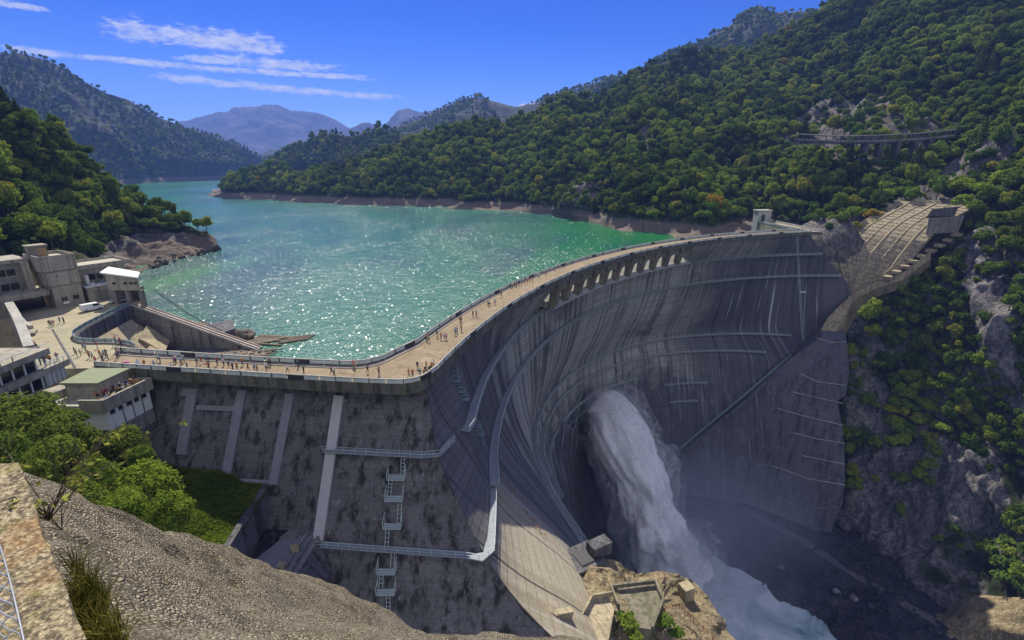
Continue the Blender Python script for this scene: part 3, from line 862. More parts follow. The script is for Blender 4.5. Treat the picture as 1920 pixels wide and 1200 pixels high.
parapet(0, 'downstream_parapet', 'parapet of pale panels along the gorge side of the crest')
parapet(1, 'upstream_parapet', 'parapet of pale panels along the lake side of the crest')

# ---- left wing wall
def wing_y(x, z):
    return 82.2 - 0.095 * (x + 31) - 0.6 * max(0.0, -z - 3.0)
def wing_prof(x):
    return [(wing_y(x, 0) + 0.0, -1.72), (wing_y(x, 0), -3.0), (wing_y(x, -25.5), -25.5), (wing_y(x, -46), -46.0)]
# the face ends where it meets the curved flank of the arch
ends = {-1.72: -15.5, -3.0: -15.5, -12.5: -13.5, -25.5: -5.1, -33.0: 1.9, -40.0: 14.0, -60.0: 36.0}
ez = sorted(ends); ex = [ends[z] for z in ez]
zs = [-1.72, -3.0, -8.0, -12.5, -18, -22, -25.5, -29, -33.0, -36.5, -40.0, -47.0, -60.0]
xs0 = np.linspace(0, 1, 24)
V, F = [], []
for z in zs:
    xe = float(np.interp(z, ez, ex)) + 0.15
    for t in xs0:
        x = -78 + (xe + 78) * t
        V.append((x, wing_y(x, z), z))
nx = len(xs0)
for i in range(len(zs) - 1):
    for j in range(nx - 1):
        a = i * nx + j; F.append((a, a + 1, a + nx + 1, a + nx))
h = len(V)
for z in zs:
    xe = float(np.interp(z, ez, ex)) + 0.15
    for t in xs0:
        x = -78 + (min(xe, -14.0) + 78) * t
        V.append((x, 91.5 - 0.11 * (x + 53) * 1.0, z))
for i in range(len(zs) - 1):
    for j in range(nx - 1):
        a = h + i * nx + j; F.append((a, a + nx, a + nx + 1, a + 1))
for i in range(len(zs) - 1):
    a = i * nx; F.append((a, a + nx, h + a + nx, h + a))
    a = i * nx + nx - 1; F.append((a, h + a, h + a + nx, a + nx))
for j in range(nx - 1): F.append((j, h + j, h + j + 1, j + 1))
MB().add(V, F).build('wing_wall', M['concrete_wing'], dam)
# paler mossy band under the overhang
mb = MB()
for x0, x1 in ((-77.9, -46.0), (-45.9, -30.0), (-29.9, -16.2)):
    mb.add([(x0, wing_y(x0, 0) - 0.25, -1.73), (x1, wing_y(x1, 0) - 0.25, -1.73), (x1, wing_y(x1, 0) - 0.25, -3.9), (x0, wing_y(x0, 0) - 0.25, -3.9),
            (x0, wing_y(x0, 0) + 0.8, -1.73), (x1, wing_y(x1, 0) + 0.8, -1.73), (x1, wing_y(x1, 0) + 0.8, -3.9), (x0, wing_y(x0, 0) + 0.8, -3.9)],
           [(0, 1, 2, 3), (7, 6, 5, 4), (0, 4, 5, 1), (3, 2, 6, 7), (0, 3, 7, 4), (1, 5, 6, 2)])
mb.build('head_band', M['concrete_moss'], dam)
def on_wing(px, py):
    d = sight(px, py)
    # 82.2 - .095(x+31) - .6(-z-3) - y = 0
    k0 = 82.2 - 0.095 * 31 + 0.6 * (EYE + 3.0)
    t = k0 / (d[1] + 0.095 * d[0] - 0.6 * d[2])
    return np.array([d[0] * t, d[1] * t, EYE + d[2] * t])
WN = np.array([0.095, 1.0, -0.6]); WN = -WN / np.linalg.norm(WN)        # outward
WN3 = Vector(WN)
def rib(px0, py0, px1, py1, w, mat, out=0.35):
    a, b = on_wing(px0, py0), on_wing(px1, py1)
    d = Vector(b - a).normalized(); s = d.cross(WN3).normalized() * (w / 2)
    a, b = Vector(a), Vector(b)
    V = [a - s, a + s, b + s, b - s]
    V = [v - WN3 * 0.3 for v in V] + [v + WN3 * out for v in V]
    F = [(3, 2, 1, 0), (4, 5, 6, 7), (0, 1, 5, 4), (1, 2, 6, 5), (2, 3, 7, 6), (3, 0, 4, 7)]
    MB().add(V, F).build('facing_rib', mat, dam)
rib(363, 729, 341, 852, 1.9, M['strip_blue'])
rib(455, 732, 424, 895, 1.7, M['strip_blue'])
rib(545, 738, 513, 908, 1.6, M['strip_blue'])
rib(637, 742, 598, 1012, 1.8, M['strip_pale'], 0.55)
rib(370, 764, 443, 767, 0.9, M['strip_blue'], 0.28)
rib(343, 735, 358, 737, 1.4, M['strip_blue'], 0.28)
rib(432, 899, 512, 905, 0.7, M['strip_blue'], 0.28)

# ---- walkways
def walkway(inner, outer, z, mat_deck, mat_rail, post_gap=2.2, rail_h=1.1, t=0.07, brackets=True, label=None, inner_rail=False):
    """inner/outer: plan polylines of equal length (wall side / gorge side)"""
    inner, outer = np.asarray(inner), np.asarray(outer)
    mb = MB().strip(rail3(inner, z), rail3(outer, z), rail3(outer, z - 0.22), rail3(inner, z - 0.22))
    L = np.r_[0, np.cumsum(np.linalg.norm(np.diff(outer, axis=0), axis=1))]
    def at(P, s): return np.array([np.interp(s, L, P[:, 0]), np.interp(s, L, P[:, 1])])
    if brackets:
        for s in np.arange(post_gap / 2, L[-1], post_gap):
            i, o = at(inner, s), at(outer, s)
            mb.bar((o[0], o[1], z - 0.2), (i[0], i[1], z - 1.3), 0.12)
    w = mb.build('walkway', mat_deck, dam)
    bpy.context.view_layer.update()
    if label: w['label'] = label
    hr = MB()
    for P in ([outer, inner] if inner_rail else [outer]):
        for hgt in (0.55, rail_h):
            for a, b in zip(P[:-1], P[1:]):
                hr.bar((a[0], a[1], z + hgt), (b[0], b[1], z + hgt), t)
        for s in np.arange(0, L[-1], post_gap):
            o = at(P, s)
            hr.bar((o[0], o[1], z), (o[0], o[1], z + rail_h), t)
    hr.build('handrail', mat_rail, w)
    return w
def arch_walk(z, xa, ya, xb, width, mat_deck, mat_rail, gap=0.15, **kw):
    P = face_row(z); N = row_normal(P)
    i0 = int(np.argmin(np.hypot(P[:, 0] - xa, P[:, 1] - ya)))
    i1 = int(np.argmin(np.abs(P[NU // 2:, 0] - xb))) + NU // 2
    I, O = P[i0:i1 + 1] + N[i0:i1 + 1] * gap, P[i0:i1 + 1] + N[i0:i1 + 1] * (gap + width)
    return I, O
def wing_line(z, x0, x1, d0, d1, n=18):
    xs = np.linspace(x0, x1, n)
    return np.array([(x + 0.095 * d0 * 0, wing_y(x, z) - d0) for x in xs]), np.array([(x, wing_y(x, z) - d1) for x in xs])
# upper gallery on the arch, then upper one on the wing wall that turns the corner
I, O = arch_walk(-12.8, -10.5, 84.0, 178, 1.9, 0, 0)
walkway(I, O, -12.8, M['grating'], M['rail_pale'], 4.0, t=0.12, label='upper gallery of blue grey grating across the arch')
I, O = wing_line(-12.2, -33.5, -15.6, 0.15, 1.5)
I = np.vstack([I, [(-13.6, 76.2), (-11.9, 79.8)]]); O = np.vstack([O, [(-12.6, 74.2), (-10.4, 79.2)]])
walkway(I, O, -12.2, M['grating'], M['rail_pale'], 2.0, label='short upper walkway on the wing wall')
I, O = arch_walk(-25.5, -4.6, 74.0, 192, 1.9, 0, 0)
Iw, Ow = wing_line(-25.5, -33.2, -7.6, 0.15, 1.5)
cut = int(np.argmin(np.hypot(I[:, 0] + 4.9, I[:, 1] - 84)))
walkway(np.vstack([Iw, [(-5.5, 66.0), (-4.3, 69.0)], I[1:cut]]), np.vstack([Ow, [(-4.8, 64.3), (-2.9, 66.6)], (O[1:cut] * 0.62 + I[1:cut] * 0.38)]), -25.5, M['grating'], M['rail_pale'], 2.0, label='long lower walkway round the foot of the wing wall')
walkway(I[cut:], O[cut:], -25.5, M['grating'], M['rail_pale'], 4.0, t=0.12, label='second gallery of blue grey grating across the arch')
for z, xa, ya, xb, wd, lb in ((-60.0, 18, 106, 166, 1.6, 'third gallery, ending above the dark contact gutter'), (-68.0, 12.0, 148, 148, 1.7, 'fourth gallery just above the water jet'), (-79.0, 17, 150, 70, 1.6, 'lowest gallery beside the jet outlet')):
    I, O = arch_walk(z, xa, ya, xb, wd, 0, 0)
    walkway(I, O, z, M['grating'], M['rail_pale'], 4.0, t=0.13, label=lb)
for z, xa, xb in ((-86.0, 88, 116), (-96.5, 92, 110)):
    P = face_row(z); N = row_normal(P)
    sel = [i for i in range(NU // 2, NU) if xa <= P[i, 0] <= xb]
    if len(sel) > 3:
        walkway(P[sel] + N[sel] * 0.1, P[sel] + N[sel] * 1.4, z, M['grating'], M['rail_pale'], 3.0, t=0.12, brackets=False)

# hits on the arch face
from mathutils.bvhtree import BVHTree
_V = [(AF[i, j, 0], AF[i, j, 1], AZ[i]) for i in range(len(AZ)) for j in range(NU)]
_F = [(i * NU + j, i * NU + j + 1, (i + 1) * NU + j + 1, (i + 1) * NU + j) for i in range(len(AZ) - 1) for j in range(NU - 1)]
ARCH_BVH = BVHTree.FromPolygons(_V, _F)
def on_arch(px, py):
    d = Vector(sight(px, py)).normalized()
    hit = ARCH_BVH.ray_cast(Vector((0, 0, EYE)), d)
    return hit[0], hit[1]
# diagonal struts between the lower galleries
mb = MB()
for a, b in (((1052, 800), (1090, 735)), ((1090, 720), (1075, 800)), ((1118, 705), (1096, 770)), ((1150, 715), (1060, 800)), ((1160, 690), (1128, 745)), ((1110, 690), (1125, 655)), ((1200, 668), (1165, 725))):
    p, _ = on_arch(*a); q, _ = on_arch(*b)
    if p and q: mb.bar(p + Vector((0.8, -0.8, 0)), q + Vector((0.8, -0.8, 0)), 0.28)
mb.build('gallery_struts', M['rail_teal'], dam)

# maintenance platforms and ladders on the wing wall
def cage(px, py, w=3.0):
    c = on_wing(px, py)
    z = c[2]; x = c[0]; y = wing_y(x, z)
    mb = MB().box((x, y - 0.7, z), (w, 1.3, 0.14))
    for k in range(4):
        xx = x - w / 2 + 0.25 + k * (w - 0.5) / 3
        mb.bar((xx, y - 1.3, z - 0.1), (xx, y - 0.0, z - 0.6), 0.1)
    pf = mb.build('access_platform', M['rail_pale'], dam)
    bpy.context.view_layer.update()
    r = MB()
    for sx in (-w / 2, w / 2):
        for yy in (y - 1.32, y - 0.1):
            r.bar((x + sx, yy, z), (x + sx, yy, z + 1.5), 0.09)
        r.bar((x + sx, y - 1.32, z + 1.1), (x + sx, y + 0.5, z + 2.0), 0.08)
    for hh in (0.55, 1.1): r.bar((x - w / 2, y - 1.32, z + hh), (x + w / 2, y - 1.32, z + hh), 0.09)
    r.build('handrail', M['rail_pale'], pf)
    return np.array([x, y, z])
def ladder(a, b, name='ladder', mat=None, w=0.6, step=0.6, out=0.35):
    a, b = Vector(a) + WN3 * out, Vector(b) + WN3 * out
    s = Vector((w / 2, 0, 0)); mb = MB()
    mb.bar(a - s, b - s, 0.09); mb.bar(a + s, b + s, 0.09)
    n = int((b - a).length / step)
    for k in range(1, n):
        p = a + (b - a) * (k / n); mb.bar(p - s, p + s, 0.07)
    return mb.build(name, mat or M['rail_pale'], dam)
cg = [cage(745, 892), cage(741, 931), cage(738, 982), cage(727, 1066), cage(726, 1104)]
ladder(on_wing(757, 848), cg[0] + np.array([1.0, 0, 0.3])); ladder(cg[0] + np.array([-1, 0, 0]), cg[1] + np.array([-0.9, 0, 0.3]))
ladder(cg[1] + np.array([1, 0, 0]), cg[2] + np.array([1, 0, 0.3])); ladder(cg[2] + np.array([-0.9, 0, 0]), on_wing(726, 1024))
ladder(on_wing(738, 1036), cg[3] + np.array([0.9, 0, 0.3])); ladder(cg[3] + np.array([-0.9, 0, 0]), cg[4] + np.array([-0.9, 0, 0.3])); ladder(cg[4] + np.array([0.3, 0, 0]), on_wing(729, 1160))

# rusty stairs, plates and ladder down the curved flank
def flank_stair(pts, name='flank_ladder', mat='rust'):
    mb = MB(); prev = None
    for px, py in pts:
        p, n = on_arch(px, py)
        if p is None: continue
        if n.y > 0: n = -n
        p = p + n * 0.5
        if prev is not None:
            s = Vector((0.5, -0.2, 0)); mb.bar(prev - s, p - s, 0.1); mb.bar(prev + s, p + s, 0.1)
            L = (p - prev).length; k = max(2, int(L / 0.8))
            for i in range(k):
                q = prev + (p - prev) * (i / k); mb.bar(q - s, q + s, 0.1)
            mb.box(p, (1.6, 1.2, 0.12)); 
            for sx in (-0.8, 0.8): mb.bar(p + Vector((sx, -0.5, 0)), p + Vector((sx, -0.5, 1.2)), 0.08)
            mb.bar(p + Vector((-0.8, -0.5, 1.2)), p + Vector((0.8, -0.5, 1.2)), 0.08)
        prev = p
    if mb.v: mb.build(name, M[mat], dam)
flank_stair([(848, 688), (852, 715), (862, 735), (868, 750)], mat='rail_teal')
flank_stair([(884, 785), (893, 800), (897, 815), (905, 830)], mat='rail_teal')
flank_stair([(930, 875), (938, 890), (950, 905), (958, 918)])
flank_stair([(982, 945), (985, 960), (998, 975), (1008, 990), (1018, 1002)])
def plate(quad, name, mat, off=0.6, th=0.35):
    P = []
    for px, py in quad:
        p, n = on_arch(px, py)
        if p is None: return
        if n.y > 0 and n.x < 0: n = -n
        P.append((p, n))
    V = [p + n * off for p, n in P] + [p + n * (off - th) for p, n in P]
    MB().add(V, [(0, 1, 2, 3), (7, 6, 5, 4), (0, 4, 5, 1), (1, 5, 6, 2), (2, 6, 7, 3), (3, 7, 4, 0)]).build(name, M[mat], dam)
plate([(955, 922), (969, 922), (977, 971), (962, 971)], 'flank_platform', 'grating', 1.6)
plate([(1020, 1004), (1030, 1001), (1042, 1026), (1034, 1033)], 'flank_platform', 'strip_pale', 1.2)
# ladder with landings at the right-hand end
mb = MB()
lad = [(1493, 440), (1495, 470), (1497, 510), (1500, 560), (1503, 610), (1506, 640)]
prev = None
for px, py in lad:
    p, n = on_arch(px, py)
    if p is None: continue
    p = p + Vector((-0.2, -0.7, 0))
    if prev is not None:
        for k in (-0.5, 0.5): mb.bar(prev + Vector((k, 0, 0)), p + Vector((k, 0, 0)), 0.14)
        L = int((p - prev).length / 1.6)
        for i in range(L):
            q = prev + (p - prev) * (i / L); mb.bar(q + Vector((-0.6, 0, 0)), q + Vector((0.6, 0, 0)), 0.22)
    prev = p
mb.build('inspection_ladder', M['rail_pale'], dam)
for quad in ([(1498, 546), (1522, 546), (1522, 549), (1498, 549)], [(1484, 589), (1502, 589), (1502, 593), (1484, 593)], [(1490, 617), (1504, 617), (1504, 621), (1490, 621)]):
    plate(quad, 'landing', 'rail_pale', 1.4, 1.2)

# right wing running back to the gate house
rw = [(167.4, 293.0), (176.3, 293.0), (176.0, 331.0), (164.5, 331.0)]
MB().prism([(168.0, 283.0), (176.5, 280.5), (176.3, 292.99), (167.4, 292.99)], -1.7, -0.03).build('right_wing', M['fascia'], dam)
MB().prism(rw, -45, -0.03).build('right_wing', M['concrete_buff'], dam)
MB().prism([(168.6, 284.0), (175.6, 282.0), (175.2, 330.5), (165.3, 330.5)], -0.025, 0.005).build('right_wing_road', M['plaza'], dam)
for a, b in (((168.0, 285.0), (164.6, 331.0)), ((176.6, 281.0), (176.1, 331.0))):
    MB().bar((a[0], a[1], 0.6), (b[0], b[1], 0.6), 0.35, 1.2).build('right_wing_parapet', M['concrete_pale'], dam)
# dark gutter along the right contact, with a lit concrete nose above it
mb = MB()
gut = [(1585, 585), (1541, 622), (1487, 660), (1440, 700), (1400, 742), (1350, 782), (1300, 824), (1262, 856), (1236, 892)]
pr = None
for px, py in gut:
    p, n = on_arch(px, py)
    if p is None: 
        continue
    p = p + Vector((0.0, -2.0, 0))
    if pr is not None: mb.bar(pr, p, 3.4, 2.4)
    pr = p
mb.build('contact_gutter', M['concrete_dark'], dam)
mb = MB(); pr = None
for px, py in [(1480, 664), (1430, 706), (1385, 745), (1345, 778), (1300, 815), (1275, 838)]:
    p, n = on_arch(px, py)
    if p is None: continue
    p = p + Vector((-1.2, -4.2, 0.8))
    if pr is not None:
        for dz in (0.0, 1.1): mb.bar(pr + Vector((0, 0, dz)), p + Vector((0, 0, dz)), 0.3)
        for k in range(5):
            q = pr + (p - pr) * (k / 5); mb.bar(q, q + Vector((0, 0, 1.1)), 0.2)
    pr = p
if mb.v: mb.build('gutter_railing', M['rail_teal'], dam)
# the valve house at the lower end of the galleries
p, n = on_arch(1075, 1040)
if p:
    mb = MB().box(p + Vector((1.5, -3, 0)), (8, 7, 4.5), rz=0.5).box(p + Vector((5.5, -1, 3)), (5, 3, 3), rz=0.5).box(p + Vector((0, -7, -2.5)), (6.5, 5, 4), rz=0.45)
    vh = mb.build('valve_chamber', M['concrete_dark'], dam)
    MB().box(p + Vector((2.2, -3.0, 2.35)), (4.5, 4.0, 0.3), rz=0.5).build('hatch', M['dark_metal'], vh)

# ================================================================ TERRAIN
def strand(rows):
    out = []
    for r in rows:
        if r[0] == 'w': out.append(at_z(r[1], r[2], WATER))
        elif r[0] == 'z': out.append(at_z(r[1], r[2], r[3]))
        elif r[0] == 'p': out.append(np.array(r[1:], float))
        else: out.append(at_y(*r))
    return np.array(out, float)
def smooth_cols(G, k):
    for _ in range(k):
        G[:, 1:-1] = 0.25 * G[:, :-2] + 0.5 * G[:, 1:-1] + 0.25 * G[:, 2:]
    return G
class Hill: pass
def hill(name, strands, nu, nv, mat, amp=3.0, freq=0.02, seed=1, back=0.35, foot=10.0, ridge_fade=0.35, base_fade=0.12, gully=0.0, smooth=2, label=None, rows=None):
    st = [resample(strand(s), nv) for s in strands]
    A = np.array(st)                                   # strands x nv x 3
    # spread columns evenly along the middle row
    mid = A[:, nv // 2]
    L = np.r_[0, np.cumsum(np.linalg.norm(np.diff(mid, axis=0), axis=1))]
    t = np.linspace(0, L[-1], nu)
    G = np.zeros((nu, nv, 3))
    for j in range(nv):
        for k in range(3): G[:, j, k] = np.interp(t, L, A[:, j, k])
    G = np.transpose(smooth_cols(np.transpose(G, (1, 0, 2)), smooth), (1, 0, 2))
    du = np.gradient(G, axis=0); dv = np.gradient(G, axis=1)
    N = np.cross(du, dv); N /= np.linalg.norm(N, axis=2)[..., None] + 1e-9
    if N[..., 2].mean() < 0: N = -N
    s = np.linspace(0, 1, nv)
    w = np.clip(s / base_fade, 0.15, 1) * np.clip((1 - s) / 0.1 + ridge_fade, 0, 1)
    d = fbm(G * freq, 6, seed, 0.55) * amp
    if gully: d = d + (ridged(G * np.array([freq * 0.5, freq * 0.5, freq * 0.12]), 4, seed + 40) - 0.6) * gully
    G = G + N * (d * w[None, :])[..., None]
    lo = G[:, :1].copy(); lo[..., 2] -= foot; lo[..., :2] *= 0.99
    b1 = G[:, -1:].copy(); b1[..., :2] *= 1 + back * 0.4; b1[..., 2] -= np.abs(b1[..., 2] - G[:, :1, 2]) * 0.25
    b2 = G[:, -1:].copy(); b2[..., :2] *= 1 + back; b2[..., 2] = np.minimum(G[:, :1, 2], b2[..., 2]) - 5
    Q = np.concatenate([lo, G, b1, b2], 1)
    n2 = Q.shape[1]
    idx = np.arange(nu * n2).reshape(nu, n2)
    F = np.stack([idx[:-1, :-1], idx[1:, :-1], idx[1:, 1:], idx[:-1, 1:]], -1).reshape(-1, 4)
    me = np_mesh(name, Q.reshape(-1, 3), F, mat, None, True)
    bm = bmesh.new(); bm.from_mesh(me); bmesh.ops.recalc_face_normals(bm, faces=bm.faces)
    up = sum(f.normal.z for f in bm.faces)
    if up < 0: bmesh.ops.reverse_faces(bm, faces=bm.faces)
    bm.to_mesh(me); bm.free()
    o = bpy.data.objects.new(name, me); COL.objects.link(o)
    o['kind'] = 'structure'
    if label: o['label'] = label
    h = Hill(); h.G, h.N, h.o = G, N, o
    return h

# distant ranges (about 3 to 8 km)
def range_(name, pts, Y, base_py, baseY, nu, amp, freq, seed, mat, gully=0, nv=40, dY=0):
    return hill(name, [[(px, base_py, baseY), (px, py + (base_py - py) * 0.45, (Y + baseY) / 2), (px, py, Y + dY * i)] for i, (px, py) in enumerate(pts)], nu, nv, mat, amp, freq, seed, 0.3, 60, 0.2, 0.1, gully, 0)
range_('mountain_range', [(330, 232), (362, 222), (395, 214), (440, 213), (470, 206), (497, 204), (520, 199), (545, 208), (570, 209), (600, 214), (630, 225), (660, 243), (690, 262)], 7600, 318, 5200, 190, 34, 0.0022, 3, M['blue_hill'], 120)
range_('mountain_range', [(630, 262), (655, 246), (680, 233), (692, 231), (715, 243), (740, 226), (765, 206), (790, 210), (820, 203), (855, 215), (900, 240)], 6200, 310, 4300, 130, 26, 0.0024, 9, M['blue_hill'], 90)
range_('mountain_range', [(485, 305), (510, 282), (540, 266), (575, 270), (610, 266), (640, 259), (675, 262), (700, 275), (730, 300)], 3700, 322, 2900, 80, 40, 0.003, 14, M['far_hill'], 50)
R4 = range_('mountain', [(640, 300), (690, 262), (740, 240), (780, 222), (830, 198), (860, 187), (885, 183), (930, 191), (970, 201), (1010, 196), (1060, 182), (1120, 160), (1190, 150)], 2300, 335, 1250, 130, 26, 0.006, 21, M['far_hill'], 34)
PEAK = range_('mountain', [(1090, 176), (1130, 152), (1200, 130), (1250, 102), (1290, 88), (1330, 70), (1365, 50), (1400, 22), (1412, 12), (1428, 7), (1445, 16), (1470, 24), (1500, 20), (1545, 26), (1600, 40)], 1650, 330, 1000, 130, 20, 0.008, 27, M['far_hill'], 30)
L1 = hill('mountain', [
    [('w', -1300, 620), (-1200, 400, 700), (-1000, 150, 1300)],
    [('w', -260, 420), (-200, 330, 900), (-140, 120, 1450)],
    [('w', -60, 385), (-50, 300, 1000), (-20, 104, 1500)],
    [('w', 60, 365), (60, 290, 1150), (40, 102, 1560)],
    [('w', 140, 352), (130, 280, 1320), (90, 117, 1620)],
    [('w', 235, 345.5), (200, 270, 1450), (160, 150, 1700)],
    [('w', 290, 342), (270, 280, 1550), (240, 186, 1800)],
    [('w', 340, 340), (330, 290, 1650), (310, 228, 1900)],
    [('w', 400, 338), (390, 300, 1750), (380, 250, 2000)],
    [('w', 455, 335.5), (450, 305, 1950), (440, 276, 2150)],
    [('w', 500, 332), (495, 315, 2150), (490, 296, 2300)],
    [('w', 540, 328), (535, 320, 2500), (525, 312, 2600)]], 260, 120, M['far_hill'], 13, 0.009, 33, 0.4, 20, 0.4, 0.06, 26)
R5 = hill('hill', [
    [('w', 440, 345), (455, 342, 1380), (470, 338, 1420)],
    [('w', 490, 344.5), (500, 325, 1330), (512, 305, 1400)],
    [('w', 550, 345), (555, 310, 1250), (560, 280, 1350)],
    [('w', 610, 348), (612, 300, 1200), (612, 254, 1330)],
    [('w', 650, 350), (655, 300, 1180), (660, 254, 1320)],
    [('w', 710, 352), (712, 290, 1150), (715, 243, 1320)],
    [('w', 780, 352), (775, 300, 1150), (770, 260, 1350)],
    [('w', 860, 352), (860, 310, 1150), (870, 290, 1400)]], 110, 50, M['far_hill'], 9, 0.012, 41, 0.3, 15, 0.4, 0.1, 10)
# the wooded hill on the right shore
R2 = hill('hill', [
    [('w', 372, 367.5), (385, 364, 850), (398, 361, 870)],
    [('w', 420, 371), (425, 358, 830), (432, 349, 860)],
    [('w', 480, 375), (485, 350, 800), (492, 332, 850)],
    [('w', 560, 379), (562, 350, 740), (565, 326, 800)],
    [('w', 640, 383), (640, 345, 720), (640, 318, 790)],
    [('w', 720, 387), (722, 330, 700), (722, 292, 790)],
    [('w', 800, 390), (804, 320, 690), (807, 266, 800)],
    [('w', 880, 393), (882, 300, 680), (882, 240, 800)],
    [('w', 960, 396), (968, 295, 660), (973, 230, 790)],
    [('w', 1030, 401), (1036, 280, 640), (1042, 196, 800)],
    [('w', 1100, 412), (1110, 270, 650), (1140, 170, 830)],
    [(1170, 428, 480), (1190, 250, 690), (1207, 126, 870)],
    [(1260, 430, 520), (1270, 250, 720), (1283, 112, 900)],
    [(1380, 430, 600), (1385, 250, 760), (1390, 100, 930)]], 260, 120, M['hill'], 6.0, 0.016, 51, 0.4, 14, 0.5, 0.03, 9)
# the big right-hand mountainside, from the lake shore round into the gorge
R1 = hill('mountainside', [
    [('w', 1035, 404), (1042, 385, 510), (1050, 350, 560), (1056, 330, 600)],
    [('w', 1068, 409), (1070, 385, 490), (1072, 340, 545), (1076, 300, 610)],
    [('w', 1130, 423), (1130, 395, 430), (1122, 330, 520), (1112, 250, 640)],
    [('w', 1205, 447), (1203, 400, 370), (1198, 320, 480), (1190, 200, 660)],
    [('w', 1290, 446), (1290, 390, 375), (1285, 305, 480), (1275, 180, 700)],
    [('w', 1385, 447), (1385, 390, 385), (1372, 300, 490), (1352, 136, 790)],
    [('z', 1470, 447, -14), (1475, 400, 370), (1470, 300, 460), (1455, 195, 640), (1430, 92, 840)],
    [('p', 176, 305, -60), (1545, 470, 302), (1535, 400, 360), (1530, 320, 430), (1530, 215, 600), (1520, 36, 850)],
    [('p', 214, 298, -60), (1600, 470, 300), (1625, 400, 325), (1610, 330, 390), (1610, 205, 560), (1590, -20, 850)],
    [('p', 242, 290, -45), (1690, 490, 290), (1690, 368, 322), (1680, 300, 390), (1680, 180, 500), (1660, -60, 830)],
    [('p', 262, 280, -40), (1770, 490, 277), (1790, 378, 305), (1780, 300, 368), (1770, 160, 480), (1750, -80, 810)],
    [('p', 280, 262, -40), (1860, 480, 255), (1860, 360, 288), (1850, 280, 345), (1840, 150, 450), (1830, -90, 790)],
    [('p', 300, 240, -40), (1930, 470, 240), (1930, 330, 285), (1920, 240, 335), (1920, 120, 450), (1910, -100, 770)],
    [('p', 330, 200, -40), (2110, 420, 230), (2100, 300, 280), (2080, 180, 350), (2070, 60, 480), (2050, -120, 700)],
    [('p', 380, 150, -40), (2400, 400, 230), (2350, 240, 290), (2300, 60, 380), (2260, -120, 560)]], 330, 140, M['hill'], 5.5, 0.022, 61, 0.4, 12, 0.5, 0.04, 10)
G1 = hill('gorge_side', [
    [(1500, 990, 252), (1520, 900, 258), (1540, 800, 266), (1545, 700, 274), (1550, 600, 284), (1560, 520, 296)],
    [(1570, 1010, 229), (1586, 900, 240), (1590, 800, 249), (1588, 700, 258), (1592, 620, 268), (1610, 545, 285)],
    [(1640, 1055, 210), (1645, 960, 220), (1645, 860, 235), (1645, 760, 247), (1648, 660, 262), (1655, 545, 281), (1660, 510, 288)],
    [(1700, 1095, 190), (1705, 1000, 205), (1705, 900, 220), (1705, 800, 236), (1705, 700, 252), (1708, 600, 266), (1715, 500, 282)],
    [(1830, 1185, 164), (1828, 1080, 180), (1822, 980, 194), (1818, 880, 206), (1815, 780, 220), (1815, 680, 232), (1815, 580, 246), (1820, 440, 275)],
    [(1935, 1240, 148), (1932, 1100, 163), (1928, 1000, 176), (1922, 880, 189), (1918, 760, 202), (1913, 640, 216), (1908, 520, 232), (1905, 400, 262)],
    [(2120, 1310, 135), (2115, 1100, 150), (2105, 900, 168), (2095, 700, 188), (2085, 520, 216), (2090, 380, 250)],
    [(2500, 1400, 120), (2450, 1100, 135), (2420, 900, 150), (2400, 700, 175), (2390, 400, 220)]], 220, 170, M['cliff'], 3.4, 0.05, 71, 0.05, 12, 0.8, 0.1, 4.5)
# gorge floor, with the river bed let into it
def floor_z(x, y):
    return RIVER + 3.0
riv = [(30, 205), (48, 222), (75, 236), (100, 236), (122, 222), (136, 196), (146, 172), (170, 130), (196, 80), (215, 20)]
riv2 = [(10, 175), (50, 150), (82, 128), (104, 96), (128, 40), (140, 0)]
mb = MB()
nxy = (200, 180)
gx = np.linspace(-20, 330, nxy[0]); gy = np.linspace(-10, 285, nxy[1])
fx, fy = gx, gy
XX, YY = np.meshgrid(gx, gy, indexing='ij')
def dist_poly(X, Y, P):
    d = np.full(X.shape, 1e9)
    for (ax, ay), (bx, by) in zip(P[:-1], P[1:]):
        vx, vy = bx - ax, by - ay
        t = np.clip(((X - ax) * vx + (Y - ay) * vy) / (vx * vx + vy * vy), 0, 1)
        d = np.minimum(d, np.hypot(X - ax - t * vx, Y - ay - t * vy))
    return d
centre = [(85, 205), (100, 190), (118, 168), (137, 132), (158, 88), (178, 20)]
dr = dist_poly(XX, YY, centre)
ZZ = RIVER - 3.5 + 6.5 / (1 + np.exp(-(dr - 24) / 3.5))
P3 = np.stack([XX, YY, ZZ], -1)
ZZ = ZZ + fbm(P3 * 0.06, 5, 5) * 2.2 + np.maximum(0, fbm(P3 * 0.25, 3, 8)) * 3.4 * (dr > 26) + np.clip((dr - 40) / 90, 0, 1) * 6
idx = np.arange(nxy[0] * nxy[1]).reshape(nxy)
Fq = np.stack([idx[:-1, :-1], idx[1:, :-1], idx[1:, 1:], idx[:-1, 1:]], -1).reshape(-1, 4)
o = bpy.data.objects.new('gorge_floor', np_mesh('gorge_floor', np.stack([XX, YY, ZZ], -1).reshape(-1, 3), Fq, M['gravel_bed'], None, True))
COL.objects.link(o); o['kind'] = 'structure'
o = MB().add([(20, -10, RIVER), (320, -10, RIVER), (320, 262, RIVER), (20, 262, RIVER)], [(0, 1, 2, 3)]).build('river', M['river']); o['kind'] = 'structure'
# ground sheet below everything, out to the horizon
o = MB().add([(-30000, -30000, -182), (30000, -30000, -182), (30000, 30000, -182), (-30000, 30000, -182)], [(0, 1, 2, 3)]).build('ground', M['far_hill']); o['kind'] = 'structure'
